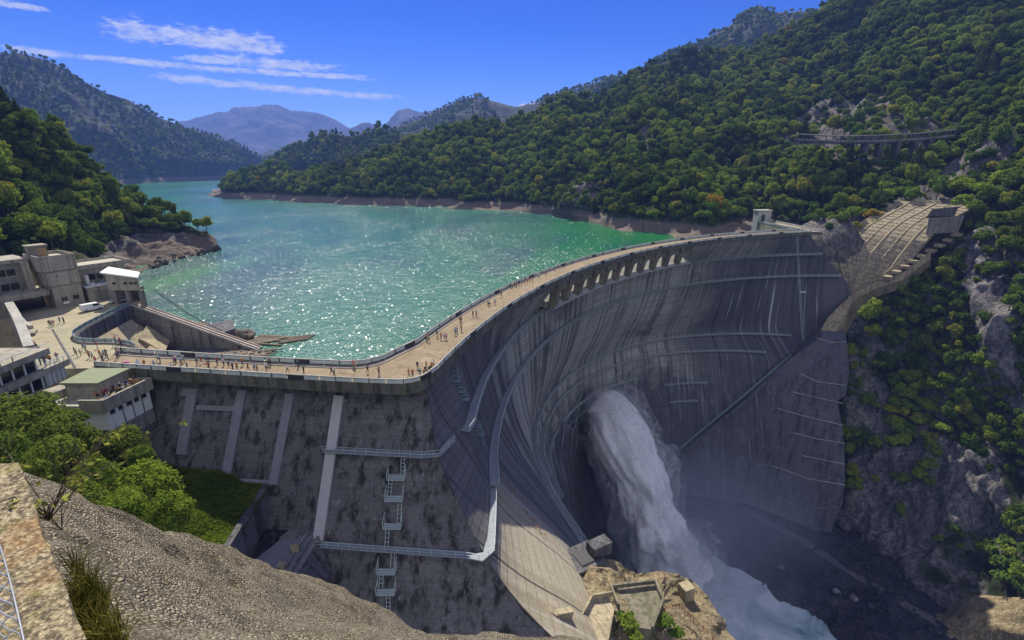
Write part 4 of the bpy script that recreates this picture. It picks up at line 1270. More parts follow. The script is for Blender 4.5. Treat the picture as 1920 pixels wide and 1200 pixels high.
# lake: bounded by the dam on the near side
lake_edge = [(-34, 88.5), (-26, 91), (-21, 103), (-13, 121), (0, 148.5), (20, 183), (45, 214), (75, 243), (110, 263), (150, 277), (178, 290), (190, 330)]
far = [(420, 420), (700, 900), (900, 2000), (700, 3600), (-2400, 3600), (-1900, 1200), (-700, 500), (-160, 165), (-128, 150), (-106, 140), (-100, 126), (-80, 120), (-70, 112), (-40, 95)]
o = MB().add([(p[0], p[1], WATER) for p in lake_edge + far], [tuple(range(len(lake_edge) + len(far)))]).build('lake', M['lake']); o['kind'] = 'structure'
bm = bmesh.new(); bm.from_mesh(o.data); bmesh.ops.triangulate(bm, faces=bm.faces)
for f in bm.faces:
    if f.normal.z < 0: f.normal_flip()
bm.to_mesh(o.data); bm.free()


# near-left hill beyond the buildings
L2 = hill('hill', [
    [(-1100, 800, 50), (-1150, 420, 120), (-1100, 60, 170)],
    [(-200, 620, 95), (-210, 380, 180), (-200, 150, 230)],
    [(-60, 590, 120), (-80, 380, 200), (-80, 180, 245)],
    [(10, 545, 148), (0, 380, 205), (-10, 212, 252)],
    [(70, 530, 160), (50, 400, 215), (40, 232, 258)],
    [(150, 520, 172), (120, 405, 240), (105, 264, 290)],
    [(205, 512, 185), (190, 445, 252), (155, 300, 300)],
    [('w', 262, 508), (238, 448, 268), (205, 332, 305)],
    [('w', 285, 498), (275, 455, 275), (255, 374, 308)],
    [('w', 325, 486), (315, 458, 282), (300, 402, 306)],
    [('w', 370, 478), (355, 457, 286), (340, 424, 300)],
    [('w', 397, 471), (385, 459, 288), (375, 441, 296)],
    [('w', 413, 466), (407, 461, 290), (400, 456, 294)]], 260, 110, M['hill'], 3.2, 0.06, 81, 0.25, 8, 0.6, 0.015, 4.0)

# ================================================================ TREES
def quad_cloud(C, Nn, size, rng, jitter=0.7, aspect=1.0):
    """one small leaf-spray quad per point, facing roughly along Nn"""
    n = len(C)
    D = Nn + rng.normal(0, jitter, (n, 3))
    D /= np.linalg.norm(D, axis=1)[:, None]
    U = np.cross(D, rng.normal(0, 1, (n, 3))); U /= np.linalg.norm(U, axis=1)[:, None]
    W_ = np.cross(D, U)
    s = (size * rng.uniform(0.6, 1.35, n))[:, None]
    V = np.stack([C - U * s * aspect, C - W_ * s * 0.55 + D * s * 0.12, C + U * s * aspect, C + W_ * s * 0.55 + D * s * 0.12], 1).reshape(-1, 3)
    F = np.arange(n * 4).reshape(n, 4)
    return V, F
def crown_broad(seed, n_leaf, size, lobes=11, squash=0.85):
    """unit tree: crown radius 1, base of trunk at z = 0"""
    rng = np.random.default_rng(seed)
    cz = 1.35
    L = []
    for k in range(lobes):
        a = rng.uniform(0, 2 * math.pi); u = rng.uniform(-0.35, 1.0)
        rr = math.sqrt(max(0, 1 - u * u)) * rng.uniform(0.35, 0.72)
        L.append((math.cos(a) * rr, math.sin(a) * rr, cz + u * 0.62 * squash, rng.uniform(0.30, 0.50)))
    L.append((0, 0, cz, 0.6))
    w = np.array([l[3] ** 2 for l in L]); w /= w.sum()
    C, Nn = [], []
    for l, k in zip(L, (w * n_leaf).astype(int)):
        d = rng.normal(0, 1, (k, 3)); d[:, 2] += 0.25
        d /= np.linalg.norm(d, axis=1)[:, None]
        r = l[3] * rng.uniform(0.72, 1.08, (k, 1))
        C.append(np.array(l[:3]) + d * r * np.array([1, 1, squash])); Nn.append(d + np.array([0, 0, 0.4]))
    V, F = quad_cloud(np.vstack(C), np.vstack(Nn), size, rng)
    # shaded inner mass of twigs and leaves
    bm = bmesh.new()
    for l in L:
        bmesh.ops.create_icosphere(bm, subdivisions=1, radius=l[3] * 0.70, matrix=Matrix.Translation(l[:3]) @ Matrix.Diagonal((1, 1, squash, 1)))
    iv = np.array([v.co for v in bm.verts]); fi = [[v.index for v in f.verts] for f in bm.faces]
    bm.free()
    iv += fbm(iv * 4 + seed, 3, seed)[:, None] * 0.06
    base = len(V)
    faces = [tuple(q) for q in F] + [tuple(i + base for i in f) for f in fi]
    return np.vstack([V, iv]), faces
def crown_fir(seed, n_leaf, size):
    """unit conifer: radius 1 at the skirt, height about 4.6"""
    rng = np.random.default_rng(seed)
    t = rng.uniform(0, 1, n_leaf) ** 1.25
    tier = np.floor(t * 11) / 11
    t = tier + (t - tier) * 0.75
    rad = (1 - t) ** 0.85 * (0.55 + 0.45 * rng.uniform(0.0, 1, n_leaf) ** 0.5)
    a = rng.uniform(0, 2 * math.pi, n_leaf)
    lob = 1 + 0.22 * np.sin(a * 5 + tier * 30)
    C = np.stack([np.cos(a) * rad * lob, np.sin(a) * rad * lob, 0.55 + t * 2.9 - rad * 0.28], 1)
    Nn = np.stack([np.cos(a) * 0.6, np.sin(a) * 0.6, np.full(n_leaf, 0.8)], 1)
    V, F = quad_cloud(C, Nn, size, rng, 0.45, 1.3)
    m = MB().tube([(0, 0, 0.3), (0, 0, 1.4), (0, 0, 3.2)], [0.62, 0.42, 0.02], 7)
    base = len(V)
    return np.vstack([V, np.array(m.v)]), [tuple(q) for q in F] + [tuple(i + base for i in f) for f in m.f]
def trunk_mesh(seed, h, r, limbs=4):
    rng = random.Random(seed)
    mb = MB().tube([(0, 0, -0.25), (rng.uniform(-.04, .04), rng.uniform(-.04, .04), h * 0.5), (rng.uniform(-.08, .08), rng.uniform(-.08, .08), h)], [r * 1.25, r * 0.85, r * 0.45], 7)
    for k in range(limbs):
        a = k * 2.4 + rng.uniform(0, 1); z0 = h * rng.uniform(0.45, 0.8)
        mb.tube([(0, 0, z0), (math.cos(a) * 0.25, math.sin(a) * 0.25, z0 + 0.22), (math.cos(a) * 0.55, math.sin(a) * 0.55, z0 + 0.5)], [r * 0.5, r * 0.35, r * 0.12], 5)
    return np.array(mb.v), mb.f
def tree_mesh(name, crown, trunk, mats):
    V = np.vstack([crown[0], trunk[0]]); b = len(crown[0])
    return np_mesh(name, V, crown[1] + [tuple(i + b for i in f) for f in trunk[1]], mats, [0] * len(crown[1]) + [1] * len(trunk[1]))
def mesh_of(name, cf, mats): return np_mesh(name, cf[0], cf[1], mats)

WOODS = bpy.data.collections.new('woodland_kinds')      # sources of the far woods; not in the scene
KINDS = []
def add_kind(cr, tk, mats, nm):
    me = tree_mesh(nm, cr, tk, mats)
    o = bpy.data.objects.new('kind_%02d' % len(KINDS), me)
    WOODS.objects.link(o); KINDS.append(me)
for s in range(5): add_kind(crown_broad(100 + s, 620, 0.135), trunk_mesh(s, 1.1, 0.06), [M['leaf_wood'], M['bark']], 'broadleaf_tree')   # 0-4
for s in range(2): add_kind(crown_fir(200 + s, 620, 0.17), trunk_mesh(20 + s, 0.8, 0.08, 0), [M['needle'], M['bark']], 'fir_tree')       # 5-6
for s in range(2): add_kind(crown_broad(300 + s, 620, 0.135), trunk_mesh(30 + s, 1.1, 0.06), [M['leaf_lime'], M['bark']], 'yellow_tree')   # 7-8
for s in range(2): add_kind(crown_broad(400 + s, 420, 0.17, 8, 0.7), trunk_mesh(40 + s, 0.7, 0.05), [M['leaf_wood'], M['bark']], 'bush')   # 9-10

def in_poly(x, y, P):
    c = False; j = len(P) - 1
    for i in range(len(P)):
        if (P[i][1] > y) != (P[j][1] > y) and x < (P[j][0] - P[i][0]) * (y - P[i][1]) / (P[j][1] - P[i][1]) + P[i][0]: c = not c
        j = i
    return c
BARE = [
    [(1462, 285), (1475, 235), (1500, 215), (1560, 180), (1600, 195), (1650, 176), (1755, 232), (1765, 285), (1745, 318), (1560, 312), (1480, 296)],
    [(1030, 378), (1045, 335), (1085, 318), (1125, 350), (1110, 392), (1060, 385)],
    [(1195, 240), (1220, 215), (1225, 290), (1205, 300)],
    [(1540, 300), (1750, 300), (1735, 322), (1545, 312)],
    [(1800, 300), (1890, 240), (1915, 290), (1830, 345), (1740, 372), (1700, 352)],
    [(1470, 452), (1490, 425), (1590, 405), (1640, 395), (1560, 480)],
    [(1560, 460), (1700, 360), (1840, 378), (1810, 440), (1700, 540), (1590, 560)],
]
GORGE_BARE = [
    [(1560, 1010), (1590, 860), (1760, 820), (1860, 850), (1900, 960), (1760, 1010), (1690, 1100)],
    [(1830, 430), (1870, 440), (1880, 560), (1935, 780), (1880, 760), (1840, 640), (1800, 500)],
]
def mark_bare(h, polys, rough=6.0, seed=5):
    G = h.G; nu, nv = G.shape[:2]
    B = np.zeros((nu, nv))
    for i in range(nu):
        for j in range(nv):
            px, py, f = seen_at(G[i, j])
            if f > 1 and any(in_poly(px, py, q) for q in polys): B[i, j] = 1
    for _ in range(2):
        B[1:-1] = (B[:-2] + 2 * B[1:-1] + B[2:]) / 4; B[:, 1:-1] = (B[:, :-2] + 2 * B[:, 1:-1] + B[:, 2:]) / 4
    me = h.o.data; n2 = len(me.vertices) // nu
    co = np.zeros(len(me.vertices) * 3, np.float32); me.vertices.foreach_get('co', co); co = co.reshape(nu, n2, 3)
    d = ridged(G * np.array([0.06, 0.06, 0.03]), 5, seed) - 0.3
    co[:, 1:1 + nv] += h.N * (d * rough * B)[..., None]
    me.vertices.foreach_set('co', co.ravel()); me.update()
    full = np.zeros((nu, n2), np.float32); full[:, 1:1 + nv] = B
    a = me.attributes.new('bare', 'FLOAT', 'POINT'); a.data.foreach_set('value', full.ravel())
mark_bare(L2, [[(165, 530), (195, 462), (255, 440), (360, 438), (425, 470), (280, 530)]], 2.2, 9); mark_bare(R1, BARE, 3.8); mark_bare(G1, GORGE_BARE, 3.0, 6)
TREES = []      # (x,y,z, radius, kind, region)
def scatter(h, n, rad, spacing, kinds, region, zmin=-1e9, bare=None, dens=None, seed=0, frame=(-160, 2080, -120, 1300), sink=0.1, vlo=0.0, vhi=1.0):
    rng = np.random.default_rng(seed + 900)
    G = h.G; nu, nv = G.shape[:2]
    A = np.linalg.norm(np.cross(G[1:, :-1] - G[:-1, :-1], G[:-1, 1:] - G[:-1, :-1]), axis=2)
    p = (A / A.sum()).ravel()
    cells = rng.choice(len(p), n, p=p)
    fu, fv = rng.uniform(0, 1, n), rng.uniform(0, 1, n)
    grid = {}
    cnt = 0
    for c, a, b in zip(cells, fu, fv):
        i, j = divmod(c, nv - 1)
        v = (j + b) / (nv - 1)
        if v < vlo or v > vhi: continue
        P = (G[i, j] * (1 - a) + G[i + 1, j] * a) * (1 - b) + (G[i, j + 1] * (1 - a) + G[i + 1, j + 1] * a) * b
        if P[2] < zmin: continue
        px, py, f = seen_at(P)
        if f < 1 or not (frame[0] < px < frame[1] and frame[2] < py < frame[3]): continue
        if bare and any(in_poly(px, py, q) for q in bare):
            if rng.uniform() > 0.05: continue
        if dens is not None and rng.uniform() > dens(P, px, py): continue
        r = rad * (0.62 + 0.85 * rng.uniform() ** 1.6)
        key = (int(P[0] // spacing), int(P[1] // spacing), int(P[2] // spacing))
        ok = True
        for dx in (-1, 0, 1):
            for dy in (-1, 0, 1):
                for dz in (-1, 0, 1):
                    for Q in grid.get((key[0] + dx, key[1] + dy, key[2] + dz), ()):
                        if (Q[0] - P[0]) ** 2 + (Q[1] - P[1]) ** 2 + (Q[2] - P[2]) ** 2 < spacing ** 2 * 0.8: ok = False
        if not ok: continue
        grid.setdefault(key, []).append(P)
        k = kinds[int(rng.integers(len(kinds)))]
        if k in (5, 6): r *= 0.7
        TREES.append((P[0], P[1], P[2] - sink * r, r, k, region)); cnt += 1
    return cnt
BROAD = [0, 1, 2, 3, 4]
n_ = []
nz = lambda s, f: (lambda P, px, py: float(np.clip(0.5 + 1.3 * fbm(np.array([P]) * f, 3, s)[0], 0, 1)))
n_.append(scatter(R2, 42000, 5.0, 6.3, BROAD * 12 + [6], 'far shore', WATER + 7, BARE, None, 1))
n_.append(scatter(R1, 80000, 4.5, 5.6, BROAD * 5 + [5, 6, 9, 10, 9] + [7], 'mountain', WATER + 8, BARE, None, 2))
n_.append(scatter(G1, 20000, 3.6, 4.4, BROAD * 3 + [9, 10, 9, 10] + [7, 8], 'gorge', -140, GORGE_BARE, lambda P, px, py: float(np.clip(0.62 + 1.5 * fbm(np.array([P]) * 0.03, 3, 5)[0] - (py > 850) * 0.45, 0, 1)), 3))
n_.append(scatter(L2, 24000, 3.6, 4.4, BROAD * 4 + [5, 5, 6] + [7], 'left hill', WATER + 9, [[(175, 520), (205, 455), (260, 440), (360, 440), (420, 470), (280, 530)]], None, 4, vlo=0.12, frame=(-520, 2080, -120, 1300)))
n_.append(scatter(R5, 7000, 6.0, 9.0, BROAD * 2 + [5], 'far', WATER + 12, None, None, 5))
n_.append(scatter(R4, 14000, 6.5, 12.0, BROAD, 'far', WATER + 12, None, nz(9, 0.004), 8))
n_.append(scatter(PEAK, 12000, 5.2, 8.0, BROAD, 'far', WATER + 12, None, lambda P, px, py: 0.9 if py > 75 else 0.22, 6))
n_.append(scatter(L1, 34000, 5.6, 11.0, BROAD + [5, 6], 'far', WATER + 16, None, lambda P, px, py: float(np.clip(0.85 + 1.1 * fbm(np.array([P]) * 0.006, 3, 7)[0], 0, 1)), 7))
print('TREES', n_)
for k_ in range(26):
    px, py = RNG.uniform(1500, 1770), RNG.uniform(284, 312)
    P = at_y(px, py, 392 - (px - 1500) * 0.085 - (py - 284) * 0.5); r_ = RNG.uniform(2.2, 4.0); TREES.append((P[0], P[1], P[2] - r_, r_, int(RNG.integers(0, 11)), 'mountain'))
# yellow crowns standing out in the gorge and by the dam end
for px, py, Y, r, k in ((1628, 590, 262, 6.5, 7), (1640, 612, 258, 4.5, 8), (1465, 372, 372, 4.0, 7), (1482, 352, 380, 4.0, 8), (1866, 818, 205, 3.4, 8), (1600, 385, 330, 4.5, 0), (1612, 392, 328, 3.6, 1), (1798, 645, 232, 2.0, 7), (1700, 570, 262, 3.2, 0), (1760, 545, 262, 3.6, 1), (1740, 590, 255, 3.2, 2), (1790, 620, 240, 3.6, 3), (1810, 590, 240, 3.2, 4), (1830, 680, 226, 3.0, 0), (1720, 555, 262, 3.4, 4), (1690, 600, 258, 2.8, 2)):
    P = at_y(px, py, Y); TREES.append((P[0], P[1], P[2] - r * 1.5, r, k, 'gorge' if py > 500 else 'mountain'))

# ---------------------------------------------------------------- trees as objects; the far woods as one
def lit_and_framed(t):
    px, py, f = seen_at((t[0], t[1], t[2] + t[3] * 1.4))
    return -30 < px < 1950 and -30 < py < 1230
vis = [t for t in TREES if t[5] != 'far' and lit_and_framed(t)]
def hidden(t):
    """the concrete facing, the dam and the lower bank stand in front"""
    d = Vector((t[0], t[1], t[2] + t[3] * 1.6 - EYE)); L = d.length
    h = ARCH_BVH.ray_cast(Vector((0, 0, EYE)), d.normalized())
    return h[0] is not None and h[3] < L
vis = [t for t in vis if not hidden(t)]
vis.sort(key=lambda t: -t[3] / math.hypot(t[0], t[1], t[2] - EYE))
chosen = []
cnt = {'broad': 0, 'fir': 0}
for t in vis:
    k = 'fir' if t[4] in (5, 6) else 'broad'
    if cnt[k] >= (285 if k == 'broad' else 90): continue
    cnt[k] += 1; chosen.append(t)
ids = set(id(t) for t in chosen)
rest = [t for t in TREES if id(t) not in ids]
AREA = {'gorge': 'on the gorge cliff', 'mountain': 'on the mountainside', 'far shore': 'across the lake', 'left hill': 'on the left hill'}
def band_of(t):
    z = t[2]
    if t[5] == 'gorge':
        return 'low by the gravel' if z < -110 else 'half-way down' if z < -55 else 'below crest level' if z < -10 else 'at its top'
    if t[5] == 'mountain': return 'near its foot' if z < 30 else 'half-way up' if z < 90 else 'high up'
    if t[5] == 'left hill': return 'near the shore rocks' if t[0] > -95 else 'behind the roofs' if z < 22 else 'near its top'
    return 'by the shore'
def side_of(t):
    px = seen_at(t)[0]
    if t[5] == 'gorge': return 'beside the concrete wall' if px < 1690 else 'in the middle' if px < 1810 else 'far right'
    if t[5] == 'mountain': return 'left of the dam end' if px < 1500 else 'over the facing' if px < 1720 else 'far right'
    if t[5] == 'left hill': return 'far left' if px < 90 else 'in the middle' if px < 220 else 'towards the lake'
    return 'above bare rock'
KN = {}
for k in range(11):
    KN[k] = ('broadleaf_tree', 'round green broadleaf tree') if k < 5 else ('fir_tree', 'dark pointed fir tree') if k < 7 else ('yellowing_tree', 'yellowing round tree') if k < 9 else ('leafy_bush', 'low green bush')
CROWN = [None] * 11; TRUNK = [None] * 11
def split_kind(k):
    """crown and trunk of a kind as two meshes for the trees near enough to show both"""
    if CROWN[k] is None:
        me = KINDS[k]
        nV = np.zeros(len(me.vertices) * 3, np.float32); me.vertices.foreach_get('co', nV); nV = nV.reshape(-1, 3)
        cf, tf = [], []
        for p in me.polygons: (cf if p.material_index == 0 else tf).append(tuple(p.vertices))
        CROWN[k] = np_mesh('crown', nV, cf, [me.materials[0]])
        TRUNK[k] = np_mesh('trunk', nV, tf, [me.materials[1]])
    return CROWN[k], TRUNK[k]
rt = random.Random(5)
for i, t in enumerate(chosen):
    nm, lab = KN[t[4]]
    sc = (t[3], t[3], t[3] * rt.uniform(0.8, 1.4))
    label = '%s %s, %s, %s' % (lab, AREA[t[5]], band_of(t), side_of(t))
    cat = 'bush' if nm == 'leafy_bush' else 'tree'
    grp = 'trees ' + AREA[t[5]]
    if i < 60:
        r = empty(nm, t[:3], label, cat, grp, rt.uniform(0, 6.28)); r.scale = sc
        for q, me in zip(('crown', 'trunk'), split_kind(t[4])):
            c = bpy.data.objects.new(q, me); COL.objects.link(c); c.parent = r
    else:
        o = bpy.data.objects.new(nm, KINDS[t[4]]); COL.objects.link(o)
        o.location = t[:3]; o.rotation_euler = (0, 0, rt.uniform(0, 6.28)); o.scale = sc
        tag(o, label, cat, grp)

def woods_object(name, pts, label):
    n = len(pts)
    me = bpy.data.meshes.new(name)
    me.vertices.add(n)
    A = np.array([p[:5] for p in pts], float)
    me.vertices.foreach_set('co', A[:, :3].astype(np.float32).ravel())
    for nm, typ, val in (('size', 'FLOAT', A[:, 3]), ('kind', 'INT', A[:, 4].astype(np.int32)), ('turn', 'FLOAT', RNG.uniform(0, 6.28, n)), ('tall', 'FLOAT', RNG.uniform(0.78, 1.42, n))):
        a = me.attributes.new(nm, typ, 'POINT'); a.data.foreach_set('value', val.astype(np.int32 if typ == 'INT' else np.float32))
    o = bpy.data.objects.new(name, me); COL.objects.link(o)
    ng = bpy.data.node_groups.new(name, 'GeometryNodeTree')
    ng.interface.new_socket('Geometry', in_out='INPUT', socket_type='NodeSocketGeometry')
    ng.interface.new_socket('Geometry', in_out='OUTPUT', socket_type='NodeSocketGeometry')
    N = ng.nodes; Lk = ng.links.new
    gi, go = N.new('NodeGroupInput'), N.new('NodeGroupOutput')
    ip = N.new('GeometryNodeInstanceOnPoints'); ci = N.new('GeometryNodeCollectionInfo')
    ci.inputs[0].default_value = WOODS; ci.inputs[1].default_value = True; ci.inputs[2].default_value = True
    def attr(nm, typ):
        q = N.new('GeometryNodeInputNamedAttribute'); q.data_type = typ; q.inputs[0].default_value = nm
        return q.outputs[0]
    ip.inputs['Pick Instance'].default_value = True
    Lk(gi.outputs[0], ip.inputs['Points']); Lk(ci.outputs[0], ip.inputs['Instance'])
    Lk(attr('kind', 'INT'), ip.inputs['Instance Index'])
    cx = N.new('ShaderNodeCombineXYZ'); Lk(attr('turn', 'FLOAT'), cx.inputs[2]); Lk(cx.outputs[0], ip.inputs['Rotation'])
    sx = N.new('ShaderNodeCombineXYZ'); mu = N.new('ShaderNodeMath'); mu.operation = 'MULTIPLY'
    s_ = attr('size', 'FLOAT'); Lk(s_, mu.inputs[0]); Lk(attr('tall', 'FLOAT'), mu.inputs[1])
    Lk(s_, sx.inputs[0]); Lk(s_, sx.inputs[1]); Lk(mu.outputs[0], sx.inputs[2]); Lk(sx.outputs[0], ip.inputs['Scale'])
    Lk(ip.outputs[0], go.inputs[0])
    md = o.modifiers.new('woods', 'NODES'); md.node_group = ng
    return tag(o, label, 'forest', None, 'stuff')
woods_object('forest', rest, 'dense green mixed forest covering the mountainsides round the lake')

# ================================================================ LEFT BANK
E1 = Vector((0.51, 0.86, 0)).normalized(); E2 = Vector((E1.y, -E1.x, 0))
def P2(o, u, v): return (o[0] + E1.x * u + E2.x * v, o[1] + E1.y * u + E2.y * v)
def blk(mb, o, u0, u1, v0, v1, z0, z1, mi=0):
    return mb.prism([P2(o, u0, v0), P2(o, u1, v0), P2(o, u1, v1), P2(o, u0, v1)], z0, z1, mi)
# plaza and its paving
PLZ = [(-77.9, 84.4), (-80.0, 92.6), (-77.6, 94.3), (-80.4, 96.2), (-85.3, 97.4), (-89.8, 97.4), (-93.5, 98.5), (-96.9, 101.3), (-98.5, 104.2), (-100.3, 110.0), (-102.1, 118.7), (-103.6, 127.6), (-104, 134), (-122, 150), (-150, 150), (-150, 118), (-119, 112), (-101, 97.5), (-83.5, 84.0)]
o = MB().prism(PLZ, -14, 0.0).build('plaza', M['plaza']); o['kind'] = 'structure'
bk = Vector((-120.5, 124.5, 0))
# teal railing round the basin
def railing(pts, name, label, cat='railing', h=1.15, mat='rail_teal', panel=True, z=0.0, gap=2.4, par=None):
    pts = spline(np.array(pts), max(12, int(len(pts) * 6)))
    L = np.r_[0, np.cumsum(np.linalg.norm(np.diff(pts, axis=0), axis=1))]
    e = empty(name, (pts[0][0], pts[0][1], z), label, cat) if par is None else par
    bpy.context.view_layer.update()
    A, B = offset2(pts, 0.07), offset2(pts, -0.07)
    MB().strip(rail3(A, z + h), rail3(B, z + h), rail3(B, z + h - 0.12), rail3(A, z + h - 0.12)).build('top_rail', M[mat], e)
    A, B = offset2(pts, 0.16), offset2(pts, -0.16)
    MB().strip(rail3(A, z + 0.2), rail3(B, z + 0.2), rail3(B, z - 0.05), rail3(A, z - 0.05)).build('kerb', M['kerb'], e)
    if panel:
        A, B = offset2(pts, 0.03), offset2(pts, -0.03)
        MB().strip(rail3(A, z + h - 0.2), rail3(B, z + h - 0.2), rail3(B, z + 0.28), rail3(A, z + 0.28)).build('infill_panel', M['rail_teal'], e)
    for s in np.arange(0, L[-1], gap):
        p = (np.interp(s, L, pts[:, 0]), np.interp(s, L, pts[:, 1]))
        MB().box((p[0], p[1], z + h / 2), (0.12, 0.12, h)).build('post', M['dark_metal'], e)
    return e
railing([(-103.4, 127.4), (-101.9, 118.7), (-100.1, 110.0), (-98.3, 104.4), (-96.7, 101.6), (-93.4, 98.8), (-89.8, 97.7), (-85.3, 97.7), (-80.6, 96.5), (-77.8, 94.6)], 'curved_railing', 'curved teal railing along the plaza edge above the concrete basin')
# basin walls and slabs
o = MB().prism([(-80.2, 92.7), (-77.7, 94.5), (-80.5, 96.4), (-85.3, 97.6), (-89.8, 97.6), (-93.6, 98.7), (-97.0, 101.5), (-98.6, 104.4), (-100.4, 110.0), (-102.2, 118.7), (-103.6, 127.5), (-102.8, 127.5), (-101.5, 118.6), (-99.7, 110.2), (-97.9, 104.8), (-96.3, 102.1), (-93.2, 99.3), (-89.7, 98.2), (-85.2, 98.2), (-80.1, 97.0), (-76.6, 94.5)], -12, -0.06).build('retaining_wall', M['concrete_dark'])
tag(o, 'dark stained wall below the curved teal railing', 'wall')
def slab(Q, th, name, mat, label, cat):
    Q = [Vector(q) for q in Q]
    n = (Q[1] - Q[0]).cross(Q[3] - Q[0]).normalized()
    if n.z > 0: n = -n
    V = Q + [q + n * th for q in Q]
    o = MB().add(V, [(0, 1, 2, 3), (7, 6, 5, 4), (0, 4, 5, 1), (1, 5, 6, 2), (2, 6, 7, 3), (3, 7, 4, 0)]).build(name, M[mat])
    return tag(o, label, cat)
bs = empty('sloping_apron', (-95, 112, -8), 'sunlit buff concrete slabs sloping down into the basin beside the plaza', 'apron')
bpy.context.view_layer.update()
def slabp(Q, th, mat, par, name='apron_slab'):
    o = slab(Q, th, name, mat, None, None); o.parent = par; o.matrix_parent_inverse = par.matrix_world.inverted(); return o
slabp([(-98.5, 107.5, -3.2), (-101.6, 124.5, -3.0), (-93.5, 124.6, -10.0), (-87.5, 105.0, -11.5)], 2.0, 'concrete_buff', bs)
slabp([(-95.6, 103.6, -2.4), (-98.4, 107.4, -2.6), (-87.4, 104.9, -11.0), (-86.0, 101.0, -11.0)], 1.6, 'concrete_moss', bs)
slabp([(-96.0, 118.5, -6.2), (-97.6, 124.3, -4.6), (-92.5, 124.6, -9.2), (-89.4, 117.5, -9.6)], 1.2, 'concrete_buff', bs)
slabp([(-90.2, 110.5, -8.4), (-92.6, 117.2, -7.8), (-86.2, 118.6, -11.6), (-84.8, 110.0, -11.9)], 1.4, 'concrete_buff', bs)
o = MB().prism([(-103, 94), (-71, 94), (-71, 124.5), (-103, 126)], -15, -11.4).build('basin_floor', M['concrete_dark']); o['kind'] = 'structure'
# long wall running down into the lake with a track on its top
tw = empty('sloping_wall', (-100, 127, -5), 'long dark concrete wall with a sloping top running down into the lake', 'wall')
bpy.context.view_layer.update()
MB().prism([(-103.6, 127.6), (-69.0, 123.8), (-69.0, 125.6), (-103.6, 129.4)], -17, [0.1, -11.7, -11.7, 0.1]).build('wall_body', M['concrete'], tw)
MB().prism([(-103.6, 127.2), (-68.6, 123.4), (-68.6, 126.0), (-103.6, 129.8)], [0.12, -11.9, -11.9, 0.12], [0.6, -11.3, -11.3, 0.6]).build('coping', M['concrete_pale'], tw)
for d in (0.6, 1.9):
    MB().bar((-103.6, 127.2 + d, 0.75), (-68.6, 123.4 + d, -11.15), 0.14, 0.18).build('rail', M['rust'], tw)
for u in (0.1, 0.32, 0.62, 0.86):
    x = -103.6 + 34.6 * u; y = 127.5 - 3.8 * u
    MB().box((x, y, -8 - 5 * u), (0.25, 0.35, 9 - 4 * u)).build('wall_joint', M['concrete_dark'], tw)
o = MB().prism([(-104, 130), (-92, 132), (-84, 138), (-92, 146), (-108, 142)], -16, -9.5, 0, [(-104, 130.4), (-94, 133), (-88, 137.5), (-94, 143), (-106, 140)]).build('shore_ledge', M['shore_rock'])
tag(o, 'brown rocky ledge at the water behind the sloping wall', 'rock')
jt = MB().prism([(-95.4, 139.5), (-92.0, 134.8), (-83.6, 128.4), (-79.4, 133.0), (-85.6, 143.0)], -17, [-10.0, -9.6, -9.4, -8.4, -8.8]).build('jetty', M['concrete_dark'])
tag(jt, 'dark concrete jetty block jutting into the green lake', 'jetty')
def boulder(c, r, seed, name, mat, label=None, cat='rock', group=None, flat=0.7):
    bm = bmesh.new(); bmesh.ops.create_icosphere(bm, subdivisions=3, radius=1)
    V = np.array([v.co for v in bm.verts]); F = [[v.index for v in f.verts] for f in bm.faces]; bm.free()
    V *= (1 + 0.32 * fbm(V * 1.3 + seed * 3.1, 4, seed))[:, None]
    V = np.round(V * 5 + 0.2 * np.sin(V * 9)) / 5 * 0.35 + V * 0.65
    V = V * np.array([r[0], r[1], r[2]]) if isinstance(r, (tuple, list)) else V * r * np.array([1, 1, flat])
    o = bpy.data.objects.new(name, np_mesh(name, V, F, M[mat])); COL.objects.link(o); o.location = c
    return tag(o, label, cat, group)
boulder((-77.5, 133.5, -11.3), (3.2, 2.4, 2.2), 3, 'rock', 'shore_rock', 'reddish rock at the tip of the concrete jetty')
raft = empty('timber_raft', (-68, 131, WATER), 'grey timber raft of drift logs moored off the crest', 'raft')
bpy.context.view_layer.update()
rr = random.Random(3)
def lake_log(a, b, r): MB().tube([(*a, WATER + 0.25), ((a[0] + b[0]) / 2, (a[1] + b[1]) / 2, WATER + 0.3), (*b, WATER + 0.25)], [r, r * 0.9, r * 0.7], 7).build('log', M['timber'], raft)
for k in range(9):
    t = k / 8
    lake_log((-75.5 + 6.5 * t, 127.5 + 10.2 * t * 0.2 + t * 1.0), (-73.5 + 9.0 * t, 137.0 - 1.5 * t), 0.34)
for t in (0.15, 0.5, 0.85): lake_log((-76.0 + t * 2, 128.3 + 9 * t), (-64.5 + t, 126.6 + 9 * t), 0.4)
for k in range(5): lake_log((-66.0 + k * 0.3, 129.5 + k * 1.3), (-59.0 + k * 0.2, 133.0 + k * 0.9), 0.3)
drift = MB()
for k in range(150):
    x, y = rr.uniform(-78, -64), rr.uniform(118, 126)
    if x > -70 and y > 124: continue
    a = rr.uniform(0, 3.14); l = rr.uniform(0.5, 2.4)
    drift.bar((x - math.cos(a) * l, y - math.sin(a) * l, WATER + 0.15 + rr.uniform(0, .5)), (x + math.cos(a) * l, y + math.sin(a) * l, WATER + 0.2 + rr.uniform(0, .5)), rr.uniform(.12, .4))
o = drift.build('driftwood', M['timber']); tag(o, 'brown driftwood heaped at the end of the sloping wall', 'driftwood', None, 'stuff')
